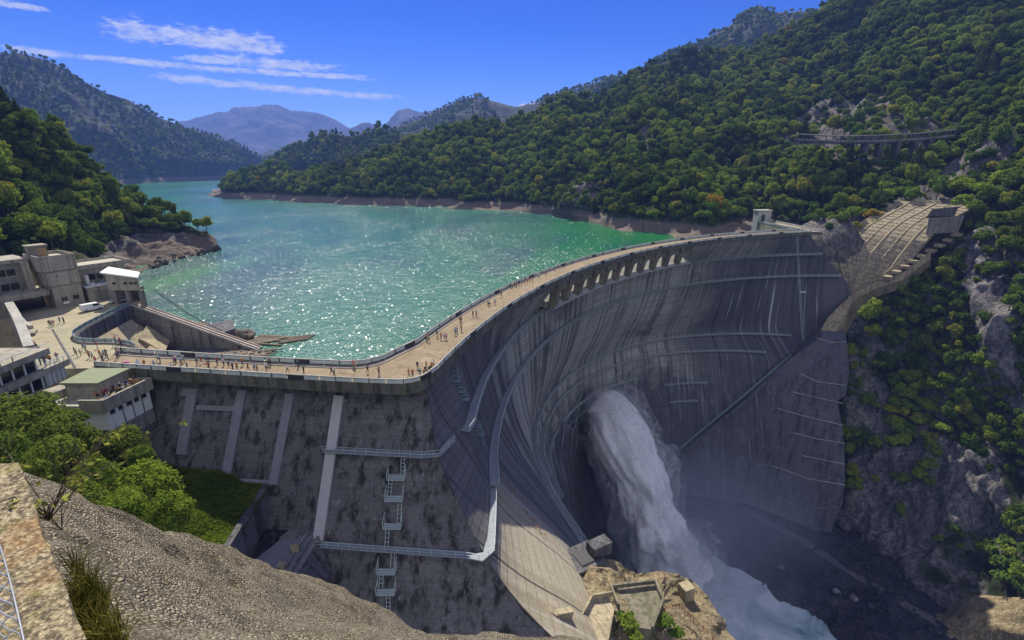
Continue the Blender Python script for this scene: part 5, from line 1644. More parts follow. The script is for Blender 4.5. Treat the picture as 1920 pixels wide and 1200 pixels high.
for k in range(2):
    cb = MB().tube([Vector((-99, 131 + k * 0.8, 3.5)).lerp(Vector((-82, 131, -8.4)), t) - Vector((0, 0, math.sin(t * math.pi) * 1.2)) for t in np.linspace(0, 1, 9)], 0.07, 5).build('mooring_cable', M['dark_metal'])
    tag(cb, '%s thin dark cable slung from the gate house down to the jetty' % ('upper', 'lower')[k], 'cable')

# ---- the control building: tower, offices, garage, annex
tower = empty('control_tower', bk, 'tall cream tower block of three stacked tiers with two small low windows', 'building')
bpy.context.view_layer.update()
blk(MB(), bk, 0, 6.2, -9, 0, -1, 5.6).build('lower_tier', M['cream'], tower)
blk(MB(), bk, -0.5, 6.3, -9.3, 0.35, 5.95, 9.5).build('middle_tier', M['cream'], tower)
blk(MB(), bk, -0.2, 6.0, -9, 0.1, 5.6, 5.95).build('shadow_joint', M['cream_dark'], tower)
blk(MB(), bk, -0.7, 6.1, -9.2, 0.2, 9.5, 9.8).build('shadow_joint', M['cream_dark'], tower)
mb = MB()
blk(mb, bk, -1.1, 6.4, 0.35, 0.65, 9.8, 13.8); blk(mb, bk, -1.1, 6.4, -9.8, -9.5, 9.8, 13.8)
blk(mb, bk, -1.1, -0.8, -9.5, 0.35, 9.8, 13.8); blk(mb, bk, 6.1, 6.4, -9.5, 0.35, 9.8, 13.8)
mb.build('upper_tier', M['cream'], tower)
blk(MB(), bk, -0.8, 6.1, -9.5, 0.35, 9.8, 13.0).build('roof', M['roof_grey'], tower)
for u in (1.4, 3.9):
    w = blk(MB(), bk, u, u + 1.2, -0.3, 0.06, 1.6, 2.7).build('window', M['glass'], tower)
    mb = MB(); blk(mb, bk, u - 0.1, u + 1.3, -0.05, 0.14, 1.48, 1.6); blk(mb, bk, u + 0.56, u + 0.64, 0.02, 0.1, 1.6, 2.7); mb.build('window_frame', M['cream_dark'], w)
blk(MB(), bk, 1.5, 2.7, 0.02, 0.5, 0.85, 1.4).build('air_unit', M['white'], tower)
blk(MB(), bk, 1.5, 1.8, 0.3, 0.42, 8.1, 8.4).build('vent', M['dark_metal'], tower)
ph = bk + Vector((0, 0, 0))
pent = empty('roof_hut', P2(bk, 1, -6) + (13,), 'small brick-faced hut on the tower roof', 'hut')
bpy.context.view_layer.update()
blk(MB(), bk, -0.5, 3.0, -9.2, -6.0, 13.0, 15.8).build('walls', M['cream_dark'], pent)
blk(MB(), bk, 1.0, 2.8, -6.02, -5.93, 13.1, 15.2).build('brick_panel', M['brown_board'], pent)
blk(MB(), bk, -0.8, 3.3, -9.5, -5.7, 15.8, 16.1).build('roof', M['cream'], pent)
office = empty('office_block', P2(bk, -8, -6) + (0,), 'two-storey grey office block with dark windows left of the tower', 'building')
bpy.context.view_layer.update()
blk(MB(), bk, -26, -2.2, -14, -5.2, -1, 12.4).build('walls', M['cream_dark'], office)
blk(MB(), bk, -26.4, -1.8, -14.4, -4.4, 12.4, 13.3).build('roof', M['cream'], office)
blk(MB(), bk, -3.4, -2.0, -5.2, -3.6, 3, 12.39).build('corner_pier', M['cream'], office)
for zz_ in (5.6, 9.2):
    for u in (-18.5, -13.5, -8.0):
        w = blk(MB(), bk, u, u + 3.4, -5.5, -5.12, zz_, zz_ + 1.7).build('window', M['glass'], office)
        mb = MB(); blk(mb, bk, u - 0.15, u + 3.55, -5.2, -4.95, zz_ - 0.2, zz_); blk(mb, bk, u + 1.65, u + 1.75, -5.2, -5.05, zz_, zz_ + 1.7); mb.build('window_frame', M['cream'], w)
gar = empty('garage', P2(bk, -6, -1) + (0,), 'open-fronted garage with a dark opening under a flat concrete roof', 'garage')
bpy.context.view_layer.update()
blk(MB(), bk, -17, -0.7, -5.0, 0.4, 3.9, 5.2).build('roof', M['cream'], gar)
blk(MB(), bk, -17, -0.7, -5.15, -4.9, 0, 3.9).build('back_wall', M['glass'], gar)  # near-black colour paints the dark interior of the open garage
blk(MB(), bk, -11.0, -9.6, -1.0, 0.3, -0.5, 3.9).build('pillar', M['cream'], gar)
blk(MB(), bk, -16.9, -15.4, -1.0, 0.3, -0.5, 3.9).build('pillar', M['cream'], gar)
blk(MB(), bk, -16.9, -16.4, -4.9, -1.0, -0.5, 3.9).build('side_wall', M['cream_dark'], gar)
o = slab([P2(bk, -15, -1.5) + (5.6,), P2(bk, -9, -2.6) + (7.2,), P2(bk, -9.4, -4.0) + (7.2,), P2(bk, -15.4, -2.9) + (5.6,)], 0.3, 'ramp_slab', 'cream', None, None); o.parent = gar; o.matrix_parent_inverse = gar.matrix_world.inverted()
annex = empty('annex', P2(bk, 11, -6) + (0,), 'cream annex with a tan flat roof and long dark window right of the tower', 'building')
bpy.context.view_layer.update()
blk(MB(), bk, 6.8, 18.5, -13, -3.6, -1, 8.6).build('walls', M['cream'], annex)
mb = MB()
blk(mb, bk, 6.5, 20.0, -13.5, -13.2, 8.6, 9.8); blk(mb, bk, 6.5, 20.0, -3.0, -2.7, 8.6, 9.8); blk(mb, bk, 6.5, 6.8, -13.2, -3.0, 8.6, 9.8); blk(mb, bk, 19.7, 20.0, -13.2, -3.0, 8.6, 9.8)
mb.build('roof_edge', M['cream'], annex)
blk(MB(), bk, 6.8, 19.7, -13.2, -3.0, 8.6, 9.2).build('roof', M['roof_grey'], annex)
w = blk(MB(), bk, 9.4, 16.4, -3.9, -3.52, 5.4, 7.0).build('window', M['glass'], annex)
mb = MB()
for u in (11.0, 12.8, 14.6): blk(mb, bk, u, u + 0.2, -3.6, -3.4, 5.4, 7.0)
mb.build('window_frame', M['cream'], w)
blk(MB(), bk, 11.5, 18.0, -3.5, -2.6, 4.2, 5.2).build('balcony', M['cream_dark'], annex)
blk(MB(), bk, 8.2, 9.0, -3.4, -2.2, 4.2, 7.0).build('flue', M['white'], annex)
shed = empty('store_shed', P2(bk, 11, -1) + (0,), 'low cream store with a grey roller shutter, parked cars in front', 'shed')
bpy.context.view_layer.update()
blk(MB(), bk, 7.2, 18.5, -3.5, 0.2, -1, 4.0).build('walls', M['cream'], shed)
blk(MB(), bk, 7.0, 18.7, -3.4, 0.4, 4.0, 4.25).build('roof', M['roof_white'], shed)
blk(MB(), bk, 8.6, 11.6, 0.0, 0.27, -0.1, 2.9).build('roller_shutter', M['cream_dark'], shed)
blk(MB(), bk, 14.0, 15.2, 0.0, 0.26, 2.0, 2.9).build('window', M['glass'], shed)
for k in range(9):
    u = 7.8 + k * 1.15; o = blk(MB(), bk, u, u + 0.7, -2.6 + (k % 3) * 0.8, -2.0 + (k % 3) * 0.8, 4.25, 4.6 + (k % 2) * 0.3).build('roof_unit', M['white' if k % 3 else 'rail_teal'], shed)
gh = empty('intake_gate_house', (-104, 132, 3), 'small cream gate house with a sloping white roof on columns over the lake', 'gate house')
bpy.context.view_layer.update()
gq = [(-108.5, 127.9), (-99.9, 127.9), (-104.2, 133.6), (-112.4, 134.4)]
MB().prism(gq, 4.0, [8.6, 7.4, 7.4, 8.6]).build('walls', M['cream'], gh)
MB().prism([(-109.2, 127.3), (-99.4, 127.3), (-103.9, 134.2), (-113.0, 135.1)], [8.7, 7.4, 7.4, 8.7], [9.1, 7.75, 7.75, 9.1]).build('roof', M['roof_white'], gh)
for x in (-106.6, -103.6, -102.0, -100.9):
    MB().box((x, 127.85, 6.0), (0.85, 0.2, 0.55)).build('window', M['glass'], gh)
for x, y in ((-107.6, 128.6), (-104.0, 128.6), (-100.4, 128.6), (-103.6, 132.8)):
    MB().prism([(x - .5, y - .5), (x + .5, y - .5), (x + .5, y + .5), (x - .5, y + .5)], -14, 4.0).build('column', M['cream_dark'], gh)
MB().prism([(-111, 133), (-104.4, 133), (-104.4, 133.6), (-111, 133.6)], -14, 4.0).build('back_wall', M['concrete_dark'], gh)
# retaining walls left of the plaza
def wall_line(pts, th, zb, name, mat, label, cat='wall'):
    mb = MB()
    P = np.array([p[:2] for p in pts]); A, B = offset2(P, th / 2), offset2(P, -th / 2)
    mb.strip([(a[0], a[1], p[2]) for a, p in zip(A, pts)], [(b[0], b[1], p[2]) for b, p in zip(B, pts)], [(b[0], b[1], zb) for b in B], [(a[0], a[1], zb) for a in A])
    return tag(mb.build(name, M[mat]), label, cat)
def Z(px, py, z): return tuple(at_z(px, py, z))
wall_line([Z(-40, 520, 4.5), Z(8, 552, 4.2), Z(30, 590, 3.6), Z(40, 612, 3.2), Z(54, 648, 2.6)], 1.6, -6, 'retaining_wall', 'concrete_pale', 'pale sloping retaining wall left of the garage yard')
wall_line([Z(30, 585, 0.9), Z(46, 603, 0.9), Z(58, 610, 0.8)], 0.7, -3, 'kerb_wall', 'concrete_pale', 'low curved kerb wall at the left of the yard')
slab([Z(97, 617, 0.15), Z(139, 689, 0.15), Z(74, 686, -6), Z(64, 634, -6)], 1.0, 'embankment', 'concrete_dark', 'dark paved embankment sloping down left of the plaza', 'embankment')
tag(MB().box(tuple(Vector(Z(52, 628, 0)) + Vector((0, 0, -1))), (3.0, 3.4, 3.4), rz=0.6).build('pump_hut', M['cream']), 'small cream cube hut between the walls left of the plaza', 'hut')

# ---- stepped visitor building on the left edge
tb = empty('terrace_building', (-84, 62, -2), 'stepped visitor building with long concrete balconies and ribbon windows', 'building')
bpy.context.view_layer.update()
X0 = -82.0
def sb(y0, y1, x0, x1, z0, z1, nm, mat):
    return MB().prism([(x0, y0), (x1, y0), (x1, y1), (x0, y1)], z0, z1).build(nm, M[mat], tb)
sb(42, 81.0, -92, X0 + 0.1, 4.2, 5.3, 'balcony_band', 'cream'); sb(42, 84.0, -92, X0 + 0.15, 0.9, 2.0, 'balcony_band', 'cream'); sb(42, 79.4, -92, X0 + 0.2, -2.6, -1.3, 'balcony_band', 'cream')
sb(42, 74.0, -94, X0 - 3.4, 6.8, 7.8, 'balcony_band', 'cream')
sb(42, 79.0, -92, X0 - 0.9, 2.0, 4.2, 'ribbon_window', 'glass'); sb(42, 79.2, -92, X0 - 0.6, -1.3, 0.9, 'ribbon_window', 'glass'); sb(42, 73.5, -94, X0 - 4.2, 5.3, 6.8, 'ribbon_window', 'glass')
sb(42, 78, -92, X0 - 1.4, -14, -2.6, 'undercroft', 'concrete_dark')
for k in range(14):
    y = 52 + k * 2.05
    for z0, z1, dx in ((2.0, 4.2, -0.8), (-1.3, 0.9, -0.5)):
        sb(y, y + 0.16, X0 + dx - 0.1, X0 + dx + 0.12, z0, z1, 'mullion', 'white')
    if k < 12: sb(y, y + 0.1, X0 - 0.05, X0 + 0.05, 5.3, 6.2, 'terrace_post', 'dark_metal')
for y0, y1 in ((79.4, 84.0),):
    for y in np.arange(y0, y1, 0.9): sb(y, y + 0.08, X0 + 0.02, X0 + 0.12, 2.0, 3.0, 'terrace_post', 'white')
    sb(y0, y1, X0 + 0.02, X0 + 0.12, 2.95, 3.05, 'terrace_rail', 'white')
sb(60, 80.9, X0 - 0.02, X0 + 0.06, 6.15, 6.24, 'terrace_rail', 'white')
for k in range(4):
    sb(79.6 + k * 0.9, 79.75 + k * 0.9, X0 - 0.1, X0 + 0.05, -1.3, 0.9, 'mullion', 'white')
sb(79.3, 83.2, -88, X0 - 0.3, -1.3, 0.9, 'glazed_porch', 'panel')
# ---- rest house with the crowded roof terrace
rh = empty('lookout_house', (-70, 78, -7), 'cream lookout house with a crowded roof terrace beside the wing wall', 'building')
bpy.context.view_layer.update()
def rb(poly, z0, z1, nm, mat, top=None): return MB().prism(poly, z0, z1, 0, top).build(nm, M[mat], rh)
FP = [(-76.5, 73.0), (-67.6, 73.0), (-66.2, 82.2), (-76.5, 82.2)]
rb([(-76.3, 73.9), (-68.3, 73.9), (-66.9, 82.0), (-76.3, 82.0)], -7.0, -2.6, 'walls', 'white')
rb(FP, -2.6, -2.0, 'terrace_floor', 'roof_grey')
rb([(-71.7, 72.95), (-67.58, 72.95), (-66.1, 82.3), (-66.5, 82.3), (-67.9, 73.3), (-71.7, 73.3)], -3.2, -0.95, 'terrace_parapet', 'cream')
rb([(-70.0, 81.95), (-66.5, 81.95), (-66.5, 82.25), (-70.0, 82.25)], -2.0, -0.95, 'terrace_parapet', 'cream')
rb([(-76.4, 76.3), (-70.6, 76.3), (-70.0, 82.1), (-76.4, 82.1)], -2.0, 0.5, 'stair_house', 'cream')
rb([(-76.9, 75.9), (-70.3, 75.9), (-69.6, 82.4), (-76.9, 82.4)], 0.5, 0.85, 'stair_house_roof', 'roof_green' if 'roof_green' in M else 'roof_grey')
rb([(-80.2, 76.0), (-77.6, 75.2), (-76.8, 77.6), (-79.4, 78.4)], -12, -0.6, 'chimney_block', 'cream')
rb([(-77.6, 73.2), (-74.6, 73.2), (-74.6, 76.2), (-77.6, 76.2)], -10, -1.9, 'side_wing', 'cream')
for k in range(5):
    t = (k + 0.6) / 5.4
    x = -68.3 + 1.4 * t; y = 73.9 + 8.1 * t
    w = MB().box((x + 0.02, y, -3.8), (0.3, 0.75, 0.8), rz=-0.17).build('window', M['glass'], rh)
    MB().box((x + 0.1, y, -4.25), (0.35, 0.95, 0.1), rz=-0.17).build('sill', M['cream'], w)
for t in (0.32, 0.55, 0.78):
    x = -68.3 + 1.4 * t; y = 73.9 + 8.1 * t
    MB().box((x + 0.12, y, -4.8), (0.14, 0.14, 4.2), rz=-0.17).build('drain_pipe', M['cream_dark'], rh)
rb([(-75.5, 75.0), (-67.6, 74.6), (-66.6, 81.6), (-75.5, 81.6)], -9.5, -7.0, 'plinth', 'concrete')
rb([(-74.5, 75.5), (-67.0, 75.0), (-66.2, 81.8), (-74.5, 81.8)], -18, -9.5, 'footing', 'concrete_dark')
for k, (x, y) in enumerate(((-69.4, 75.0), (-69.0, 77.0), (-71.5, 74.3))):
    o = MB().box((x, y, -1.62), (0.5, 2.0, 0.08), rz=0.3 * k).box((x, y, -1.82), (0.3, 1.6, 0.36), rz=0.3 * k).build('bench', M['timber'], None)
    tag(o, ('bench nearest the outer parapet of the roof terrace', 'second bench in from the outer parapet of the roof terrace', 'bench beside the terrace corner of the lookout house')[k], 'bench')
tag(MB().box((-68.6, 81.5, -1.45), (2.2, 0.25, 1.05)).build('notice_board', M['brown_board']), 'brown notice board at the back of the roof terrace', 'board')
tag(MB().box((-71.5, 84.05, 1.0), (1.1, 0.12, 0.9)).build('banner', M['pink']), 'pink banner hanging on the parapet above the lookout house', 'banner')
tag(MB().box((-69.2, 83.7, 0.85), (1.0, 0.12, 0.8)).build('banner', M['bluecloth']), 'blue banner hanging on the parapet beside the pink one', 'banner')

# ---- vehicles
def wheel(parent, x, y, r=0.33, w=0.22):
    t = MB().tube([(x, y - w / 2, r), (x, y + w / 2, r)], r, 16).build('wheel', M['rubber'], parent, local=True)
    MB().tube([(x, y - w / 2 - 0.01, r), (x, y + w / 2 + 0.01, r)], r * 0.58, 12).build('rim', M['steel'], t, local=True)
def vehicle(name, loc, rz, prof, width, mat, label, glass_side, glass_front, wheels, cat):
    e = empty(name, loc, label, cat, None, rz)
    n = len(prof); hw = width / 2
    V = [(x, -hw * (1 - 0.10 * max(0, z - 0.9)), z) for x, z in prof] + [(x, hw * (1 - 0.10 * max(0, z - 0.9)), z) for x, z in prof]
    F = [tuple(range(n)), tuple(range(n, 2 * n))[::-1]] + [(i, n + i, n + (i + 1) % n, (i + 1) % n) for i in range(n)]
    b = MB().add(V, F).build('body', M[mat], e, local=True)
    md = b.modifiers.new('edges', 'BEVEL'); md.width = 0.06; md.segments = 2
    for poly in glass_side:
        for s in (-1, 1):
            q = [(x, s * (hw * (1 - 0.10 * max(0, z - 0.9)) + 0.012), z) for x, z in poly]
            q2 = [(x, s * (hw * (1 - 0.10 * max(0, z - 0.9)) - 0.03), z) for x, z in poly]
            k = len(q)
            MB().add(q + q2, [tuple(range(k)), tuple(range(k, 2 * k))[::-1]] + [(i, (i + 1) % k, k + (i + 1) % k, k + i) for i in range(k)]).build('side_window', M['glass'], e, local=True)
    for (xa, za), (xb, zb), nm in glass_front:
        w0 = hw * 0.82; d = Vector((xb - xa, 0, zb - za)).normalized(); nn = Vector((d.z, 0, -d.x)) * (0.02 if nm == 'windscreen' else -0.02)
        V = [Vector((xa, -w0, za)) + nn, Vector((xa, w0, za)) + nn, Vector((xb, w0 * .94, zb)) + nn, Vector((xb, -w0 * .94, zb)) + nn]
        MB().add(V + [v - nn * 2.5 for v in V], [(0, 1, 2, 3), (7, 6, 5, 4), (0, 4, 5, 1), (1, 5, 6, 2), (2, 6, 7, 3), (3, 7, 4, 0)]).build(nm, M['glass'], e, local=True)
    for x in wheels:
        for s in (-1, 1): wheel(e, x, s * (hw - 0.1))
    xf = max(p[0] for p in prof); xr = min(p[0] for p in prof)
    for s in (-1, 1):
        MB().box((xf - 0.02, s * hw * 0.72, 0.72), (0.1, 0.34, 0.18)).build('headlight', M['lamp_clear'], e, local=True)
        MB().box((xr + 0.02, s * hw * 0.78, 0.85), (0.1, 0.18, 0.3)).build('tail_light', M['lamp_red'], e, local=True)
    return e
vehicle('parked_van', (-109.6, 122.6, 0.0), math.atan2(0.86, 0.51), [(-2.3, 0.35), (2.2, 0.35), (2.3, 0.95), (1.9, 1.15), (1.35, 1.92), (-2.2, 1.98), (-2.3, 1.2)], 1.75, 'white', 'boxy white delivery van parked beside the teal railing',
        [[(0.1, 1.2), (1.55, 1.2), (1.2, 1.75), (0.1, 1.78)]], [((1.86, 1.2), (1.42, 1.84), 'windscreen')], (-1.5, 1.5), 'van')
vehicle('parked_car', (-108.6, 130.6, 0.0), math.atan2(0.80, 0.6) + math.pi, [(-2.25, 0.32), (2.25, 0.32), (2.3, 0.72), (1.3, 0.95), (0.55, 1.45), (-1.4, 1.5), (-2.2, 1.0)], 1.72, 'silver', 'long silver estate car parked in front of the roller shutter',
        [[(-1.7, 1.0), (1.0, 0.98), (0.5, 1.36), (-1.35, 1.4)]], [((1.25, 1.0), (0.62, 1.42), 'windscreen'), ((-2.1, 1.05), (-1.5, 1.44), 'rear_window')], (-1.4, 1.4), 'car')
vehicle('parked_car', (-107.6, 134.2, 0.0), math.atan2(0.80, 0.6) + math.pi, [(-2.0, 0.32), (2.0, 0.32), (2.05, 0.72), (1.2, 0.92), (0.5, 1.42), (-1.2, 1.46), (-2.0, 1.0)], 1.68, 'silver', 'small grey car parked behind the silver estate near the gate house',
        [[(-1.5, 0.98), (0.95, 0.96), (0.45, 1.32), (-1.2, 1.36)]], [((1.15, 0.98), (0.58, 1.38), 'windscreen'), ((-1.9, 1.03), (-1.3, 1.4), 'rear_window')], (-1.25, 1.25), 'car')

# ================================================================ RIGHT ABUTMENT
wall_n = np.array([-0.51, -0.86]); wall_k = -295.7
def on_plane(px, py, n, k):
    d = sight(px, py); t = (k - n[2] * EYE) / (n[0] * d[0] + n[1] * d[1] + n[2] * d[2])
    return np.array([d[0] * t, d[1] * t, EYE + d[2] * t])
def poly_sheet(name, P, mat, th, par=None, back=None):
    """a thick faceted plate from outline points (any plane), thickness along back"""
    P = [Vector(p) for p in P]; n = len(P); b = Vector(back) * th
    o = MB().add(P + [p + b for p in P], [tuple(range(n)), tuple(range(n, 2 * n))[::-1]] + [(i, (i + 1) % n, n + (i + 1) % n, n + i) for i in range(n)]).build(name, mat, par)
    bm = bmesh.new(); bm.from_mesh(o.data); bmesh.ops.triangulate(bm, faces=bm.faces); bm.to_mesh(o.data); bm.free()
    return o
aw = empty('abutment_wall', (150, 255, -90), 'tall dark concrete abutment wall with level joints at the right foot of the dam', 'wall')
bpy.context.view_layer.update()
WNn = (-0.50, -0.84, 0.20); WK = -0.50 * 138 - 0.84 * 262 + 0.20 * -92
outl = [(1541, 632), (1588, 640), (1592, 700), (1586, 740), (1570, 752), (1576, 790), (1583, 830), (1584, 900), (1580, 945), (1562, 985), (1556, 1010), (1480, 975), (1400, 945), (1300, 930), (1236, 905), (1262, 862), (1300, 830), (1350, 788), (1400, 748), (1440, 706), (1487, 668)]
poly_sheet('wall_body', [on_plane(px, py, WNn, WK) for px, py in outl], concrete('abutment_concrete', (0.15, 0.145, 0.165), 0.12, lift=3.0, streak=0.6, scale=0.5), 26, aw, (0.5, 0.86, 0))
up_ = [(1446, 722), (1480, 692), (1530, 652), (1576, 655), (1586, 700), (1582, 742), (1550, 735), (1520, 760), (1490, 790), (1462, 782), (1440, 750)]
poly_sheet('upper_facing', [on_plane(px, py, WNn, WK - 1.2) + np.array([-0.5, -0.86, 0]) * 0 for px, py in up_], concrete('lime_washed_concrete', (0.34, 0.34, 0.37), 0.25, lift=3.0, streak=0.5), 2.0, aw, (0.5, 0.86, 0)).location = (-0.6, -1.0, 0.2)
for a, b, c in (((1487, 735), (1562, 752), (1580, 756)), ((1457, 765), (1520, 783), (1581, 797)), ((1480, 809), (1530, 822), (1584, 831)), ((1505, 854), (1545, 862), (1584, 870)), ((1452, 874), (1515, 897), (1584, 909)), ((1440, 938), (1500, 955), (1568, 950)), ((1500, 700), (1530, 715), (1586, 722)), ((1532, 634), (1560, 642), (1586, 640)), ((1350, 845), (1400, 868), (1450, 873)), ((1320, 890), (1400, 915), (1500, 950))):
    mb = MB(); q = [Vector(on_plane(px, py, WNn, WK)) + Vector((-0.5, -0.86, 0)) * 0.25 for px, py in (a, b, c)]
    mb.bar(q[0], q[1], 0.5, 0.35); mb.bar(q[1], q[2], 0.5, 0.35); mb.build('joint_ledge', M['concrete_pale'] if a[0] > 1450 else M['concrete'], aw)
# lit nose of concrete where dam, wall and facing meet
nose = empty('concrete_saddle', (195, 278, -40), 'sunlit ridge of buff concrete between the dam end and the sloping facing', 'concrete ridge')
bpy.context.view_layer.update()
MB().strip([at_y(1598, 553, 277), at_y(1575, 572, 272), at_y(1552, 596, 268), at_y(1537, 622, 264)], [at_y(1625, 540, 277), at_y(1596, 572, 270), at_y(1578, 604, 265), at_y(1560, 632, 261)],
           [at_y(1626, 570, 280), at_y(1600, 602, 273), at_y(1582, 634, 268), at_y(1562, 655, 264)], [at_y(1598, 583, 282), at_y(1577, 604, 276), at_y(1553, 628, 272), at_y(1537, 650, 268)]).build('ridge', M['facing'], nose)
MB().strip([at_y(1590, 556, 276), at_y(1640, 530, 274), at_y(1690, 513, 272), at_y(1745, 470, 271)], [at_y(1594, 566, 276), at_y(1645, 540, 273), at_y(1690, 526, 271), at_y(1745, 484, 270)],
           [at_y(1594, 580, 278), at_y(1645, 556, 276), at_y(1690, 542, 274), at_y(1745, 500, 273)], [at_y(1590, 570, 279), at_y(1640, 545, 278), at_y(1690, 530, 276), at_y(1745, 488, 275)]).build('ridge', M['facing'], nose)
# stepped concrete facing on the rock above
fac = empty('slope_facing', (225, 290, -10), 'sunlit buff concrete facing in long ribs over the rock right of the dam', 'slope facing')
bpy.context.view_layer.update()
left_e = [at_y(1590, 557, 281), at_y(1556, 492, 291), at_y(1560, 462, 297), at_y(1608, 420, 308), at_y(1645, 402, 312), at_y(1688, 376, 318)]
right_e = [at_y(1600, 552, 277), at_y(1690, 514, 274), at_y(1738, 452, 276), at_y(1768, 418, 282), at_y(1795, 405, 285), at_y(1828, 388, 288)]
le, re = resample(np.array(left_e), 14), resample(np.array(right_e), 14)
nr = 6
for k in range(nr):
    t0, t1 = k / nr, (k + 1) / nr - 0.006
    mb = MB()
    off = Vector((-0.45, -0.55, 0.6)) * (0.55 if k % 2 else 0.0)
    A = [Vector(l + (r - l) * t0) + off for l, r in zip(le, re)]
    B = [Vector(l + (r - l) * t1) + off * 0.2 for l, r in zip(le, re)]
    dn = Vector((0.5, 0.6, -0.6)) * 5
    mb.strip(A, B, [b + dn for b in B], [a + dn for a in A])
    mb.build('facing_rib', M['facing'], fac)
    mb2 = MB()
    for a, b in zip(A[:-1], A[1:]): mb2.bar(a + off * 0.1, b + off * 0.1, 0.7, 0.7)
    mb2.build('rib_edge', M['concrete_buff'], fac)
mbp = MB()
for i in range(1, 14):
    for f_ in ((0.0, 0.5) if i < 13 else (0.0,)):
        a = Vector(le[i]).lerp(Vector(le[min(i + 1, 13)]), f_); b = Vector(re[i]).lerp(Vector(re[min(i + 1, 13)]), f_)
        mbp.bar(a + Vector((-0.2, -0.3, 0.3)), b + Vector((-0.2, -0.3, 0.3)), 0.16, 0.16)
mbp.build('pour_ledge', M['concrete_moss'], fac)
for k, (q, c_) in enumerate((([(1748, 392), (1798, 387), (1790, 405), (1738, 406)], 'concrete_dark'), ([(1742, 409), (1808, 404), (1796, 436), (1736, 438)], 'concrete'))):
    ps = [at_y(px, py, 280.5 - 1.0 * k) for px, py in q]
    poly_sheet('drain_panel', ps, M[c_], 4, fac, (0.5, 0.7, -0.3))
st = MB()
for k in range(9):
    t = k / 8
    p = at_y(1795 - 130 * t, 440 + 80 * t, 277 - 5 * t)
    st.box(p, (5.5, 4, 1.6), rz=0.6)
st.build('stepped_edge', M['concrete_buff'], fac)
# gallery road cut into the mountainside, on piers
road = empty('mountain_road_gallery', (300, 400, 70), 'grey gallery road on concrete piers crossing the rock face above the dam', 'road gallery')
bpy.context.view_layer.update()
rp = [at_y(1490, 262, 428), at_y(1560, 266, 402), at_y(1640, 266, 388), at_y(1720, 262, 380), at_y(1790, 255, 374)]
def roadrail(dx, dy, dz): return [Vector(p) + Vector((dx, dy, dz)) for p in rp]
MB().strip(roadrail(5, 7, 0), roadrail(-1.5, -2, 0), roadrail(-1.5, -2, -1.2), roadrail(5, 7, -1.2)).build('deck', M['concrete_dark'], road)
MB().strip(roadrail(6, 8, 5.2), roadrail(-0.8, -1.2, 4.4), roadrail(-0.8, -1.2, 3.8), roadrail(6, 8, 4.6)).build('gallery_roof', M['concrete_dark'], road)
MB().strip(roadrail(-1.2, -1.8, 1.0), roadrail(-1.6, -2.3, 1.0), roadrail(-1.6, -2.3, -0.1), roadrail(-1.2, -1.8, -0.1)).build('road_parapet', M['concrete'], road)
RP = resample(np.array([list(p) for p in rp]), 60)
for k in range(14, 60, 3):
    p = RP[k]; MB().box((p[0] - 0.9, p[1] - 1.4, p[2] + 1.9), (0.9, 0.9, 3.9), rz=-0.4).build('gallery_post', M['concrete_dark'], road)
for k in (24, 29, 34, 40, 46, 51):
    p = RP[k]; MB().prism([(p[0] - 2, p[1] - 3), (p[0] + 0.5, p[1] - 3.5), (p[0] + 1.5, p[1] + 4), (p[0] - 1, p[1] + 4)], p[2] - 15, p[2] - 1.2).build('pier', M['concrete_dark'], road)
# gate house at the end of the right wing
gt = empty('crest_gate_house', (166, 334, 0), 'small pale concrete gate house with a dark door at the far dam end', 'hut')
bpy.context.view_layer.update()
MB().prism([(163.8, 331.5), (172.5, 331.5), (172.5, 338), (163.8, 338)], -14, 7.2).build('walls', M['concrete_pale'], gt)
MB().prism([(163.2, 331), (173, 331), (173, 338.5), (163.2, 338.5)], 7.2, 7.9).build('roof', M['concrete_pale'], gt)
MB().box((167.4, 331.45, 2.6), (2.2, 0.3, 4.8)).build('door', M['dark_metal'], gt)
# gorge: long low training wall across the gravel
q = [at_z(1385, 955, -160), at_z(1500, 1015, -160), at_z(1600, 1080, -160), at_z(1700, 1140, -160), at_z(1815, 1205, -160)]
mb = MB(); P = np.array([p[:2] for p in q]); A, B = offset2(P, 3.5), offset2(P, -1.0)
mb.strip(rail3(A, -159.4), rail3(B, -159.6), rail3(B, -166), rail3(A, -166))
tag(mb.build('training_wall', M['concrete_dark']), 'long low concrete training wall crossing the dark gravel bed', 'wall')
rr = random.Random(12)
for k in range(26):
    px, py = rr.uniform(1330, 1900), rr.uniform(990, 1190)
    if py < 940 + (px - 1330) * 0.35: continue
    c = at_z(px, py, -161.0)
    if dist_poly(np.array([c[0]]), np.array([c[1]]), centre)[0] < 32: continue
    boulder(tuple(c), rr.uniform(0.9, 2.2), k, 'boulder', 'gravel_bed' if k % 3 else 'scar', 'grey boulder lying among others on the gravel bed of the gorge', 'boulder', 'boulders on the gravel bed')
# sunlit spur in the lower right corner
sp = hill('rock_spur', [[('z', 1690, 1190, -164), (1720, 1165, 176), (1745, 1142, 182)], [('z', 1795, 1215, -163), (1800, 1160, 165), (1815, 1122, 172)], [('z', 1840, 1230, -163), (1860, 1170, 158), (1870, 1118, 166)], [('z', 1900, 1260, -163), (1925, 1190, 148), (1935, 1120, 158)], [('z', 2000, 1300, -163), (2040, 1200, 138), (2050, 1110, 150)]], 40, 30, M['foot_rock'], 1.6, 0.12, 91, 0.1, 6, 0.5, 0.1, 1.0)

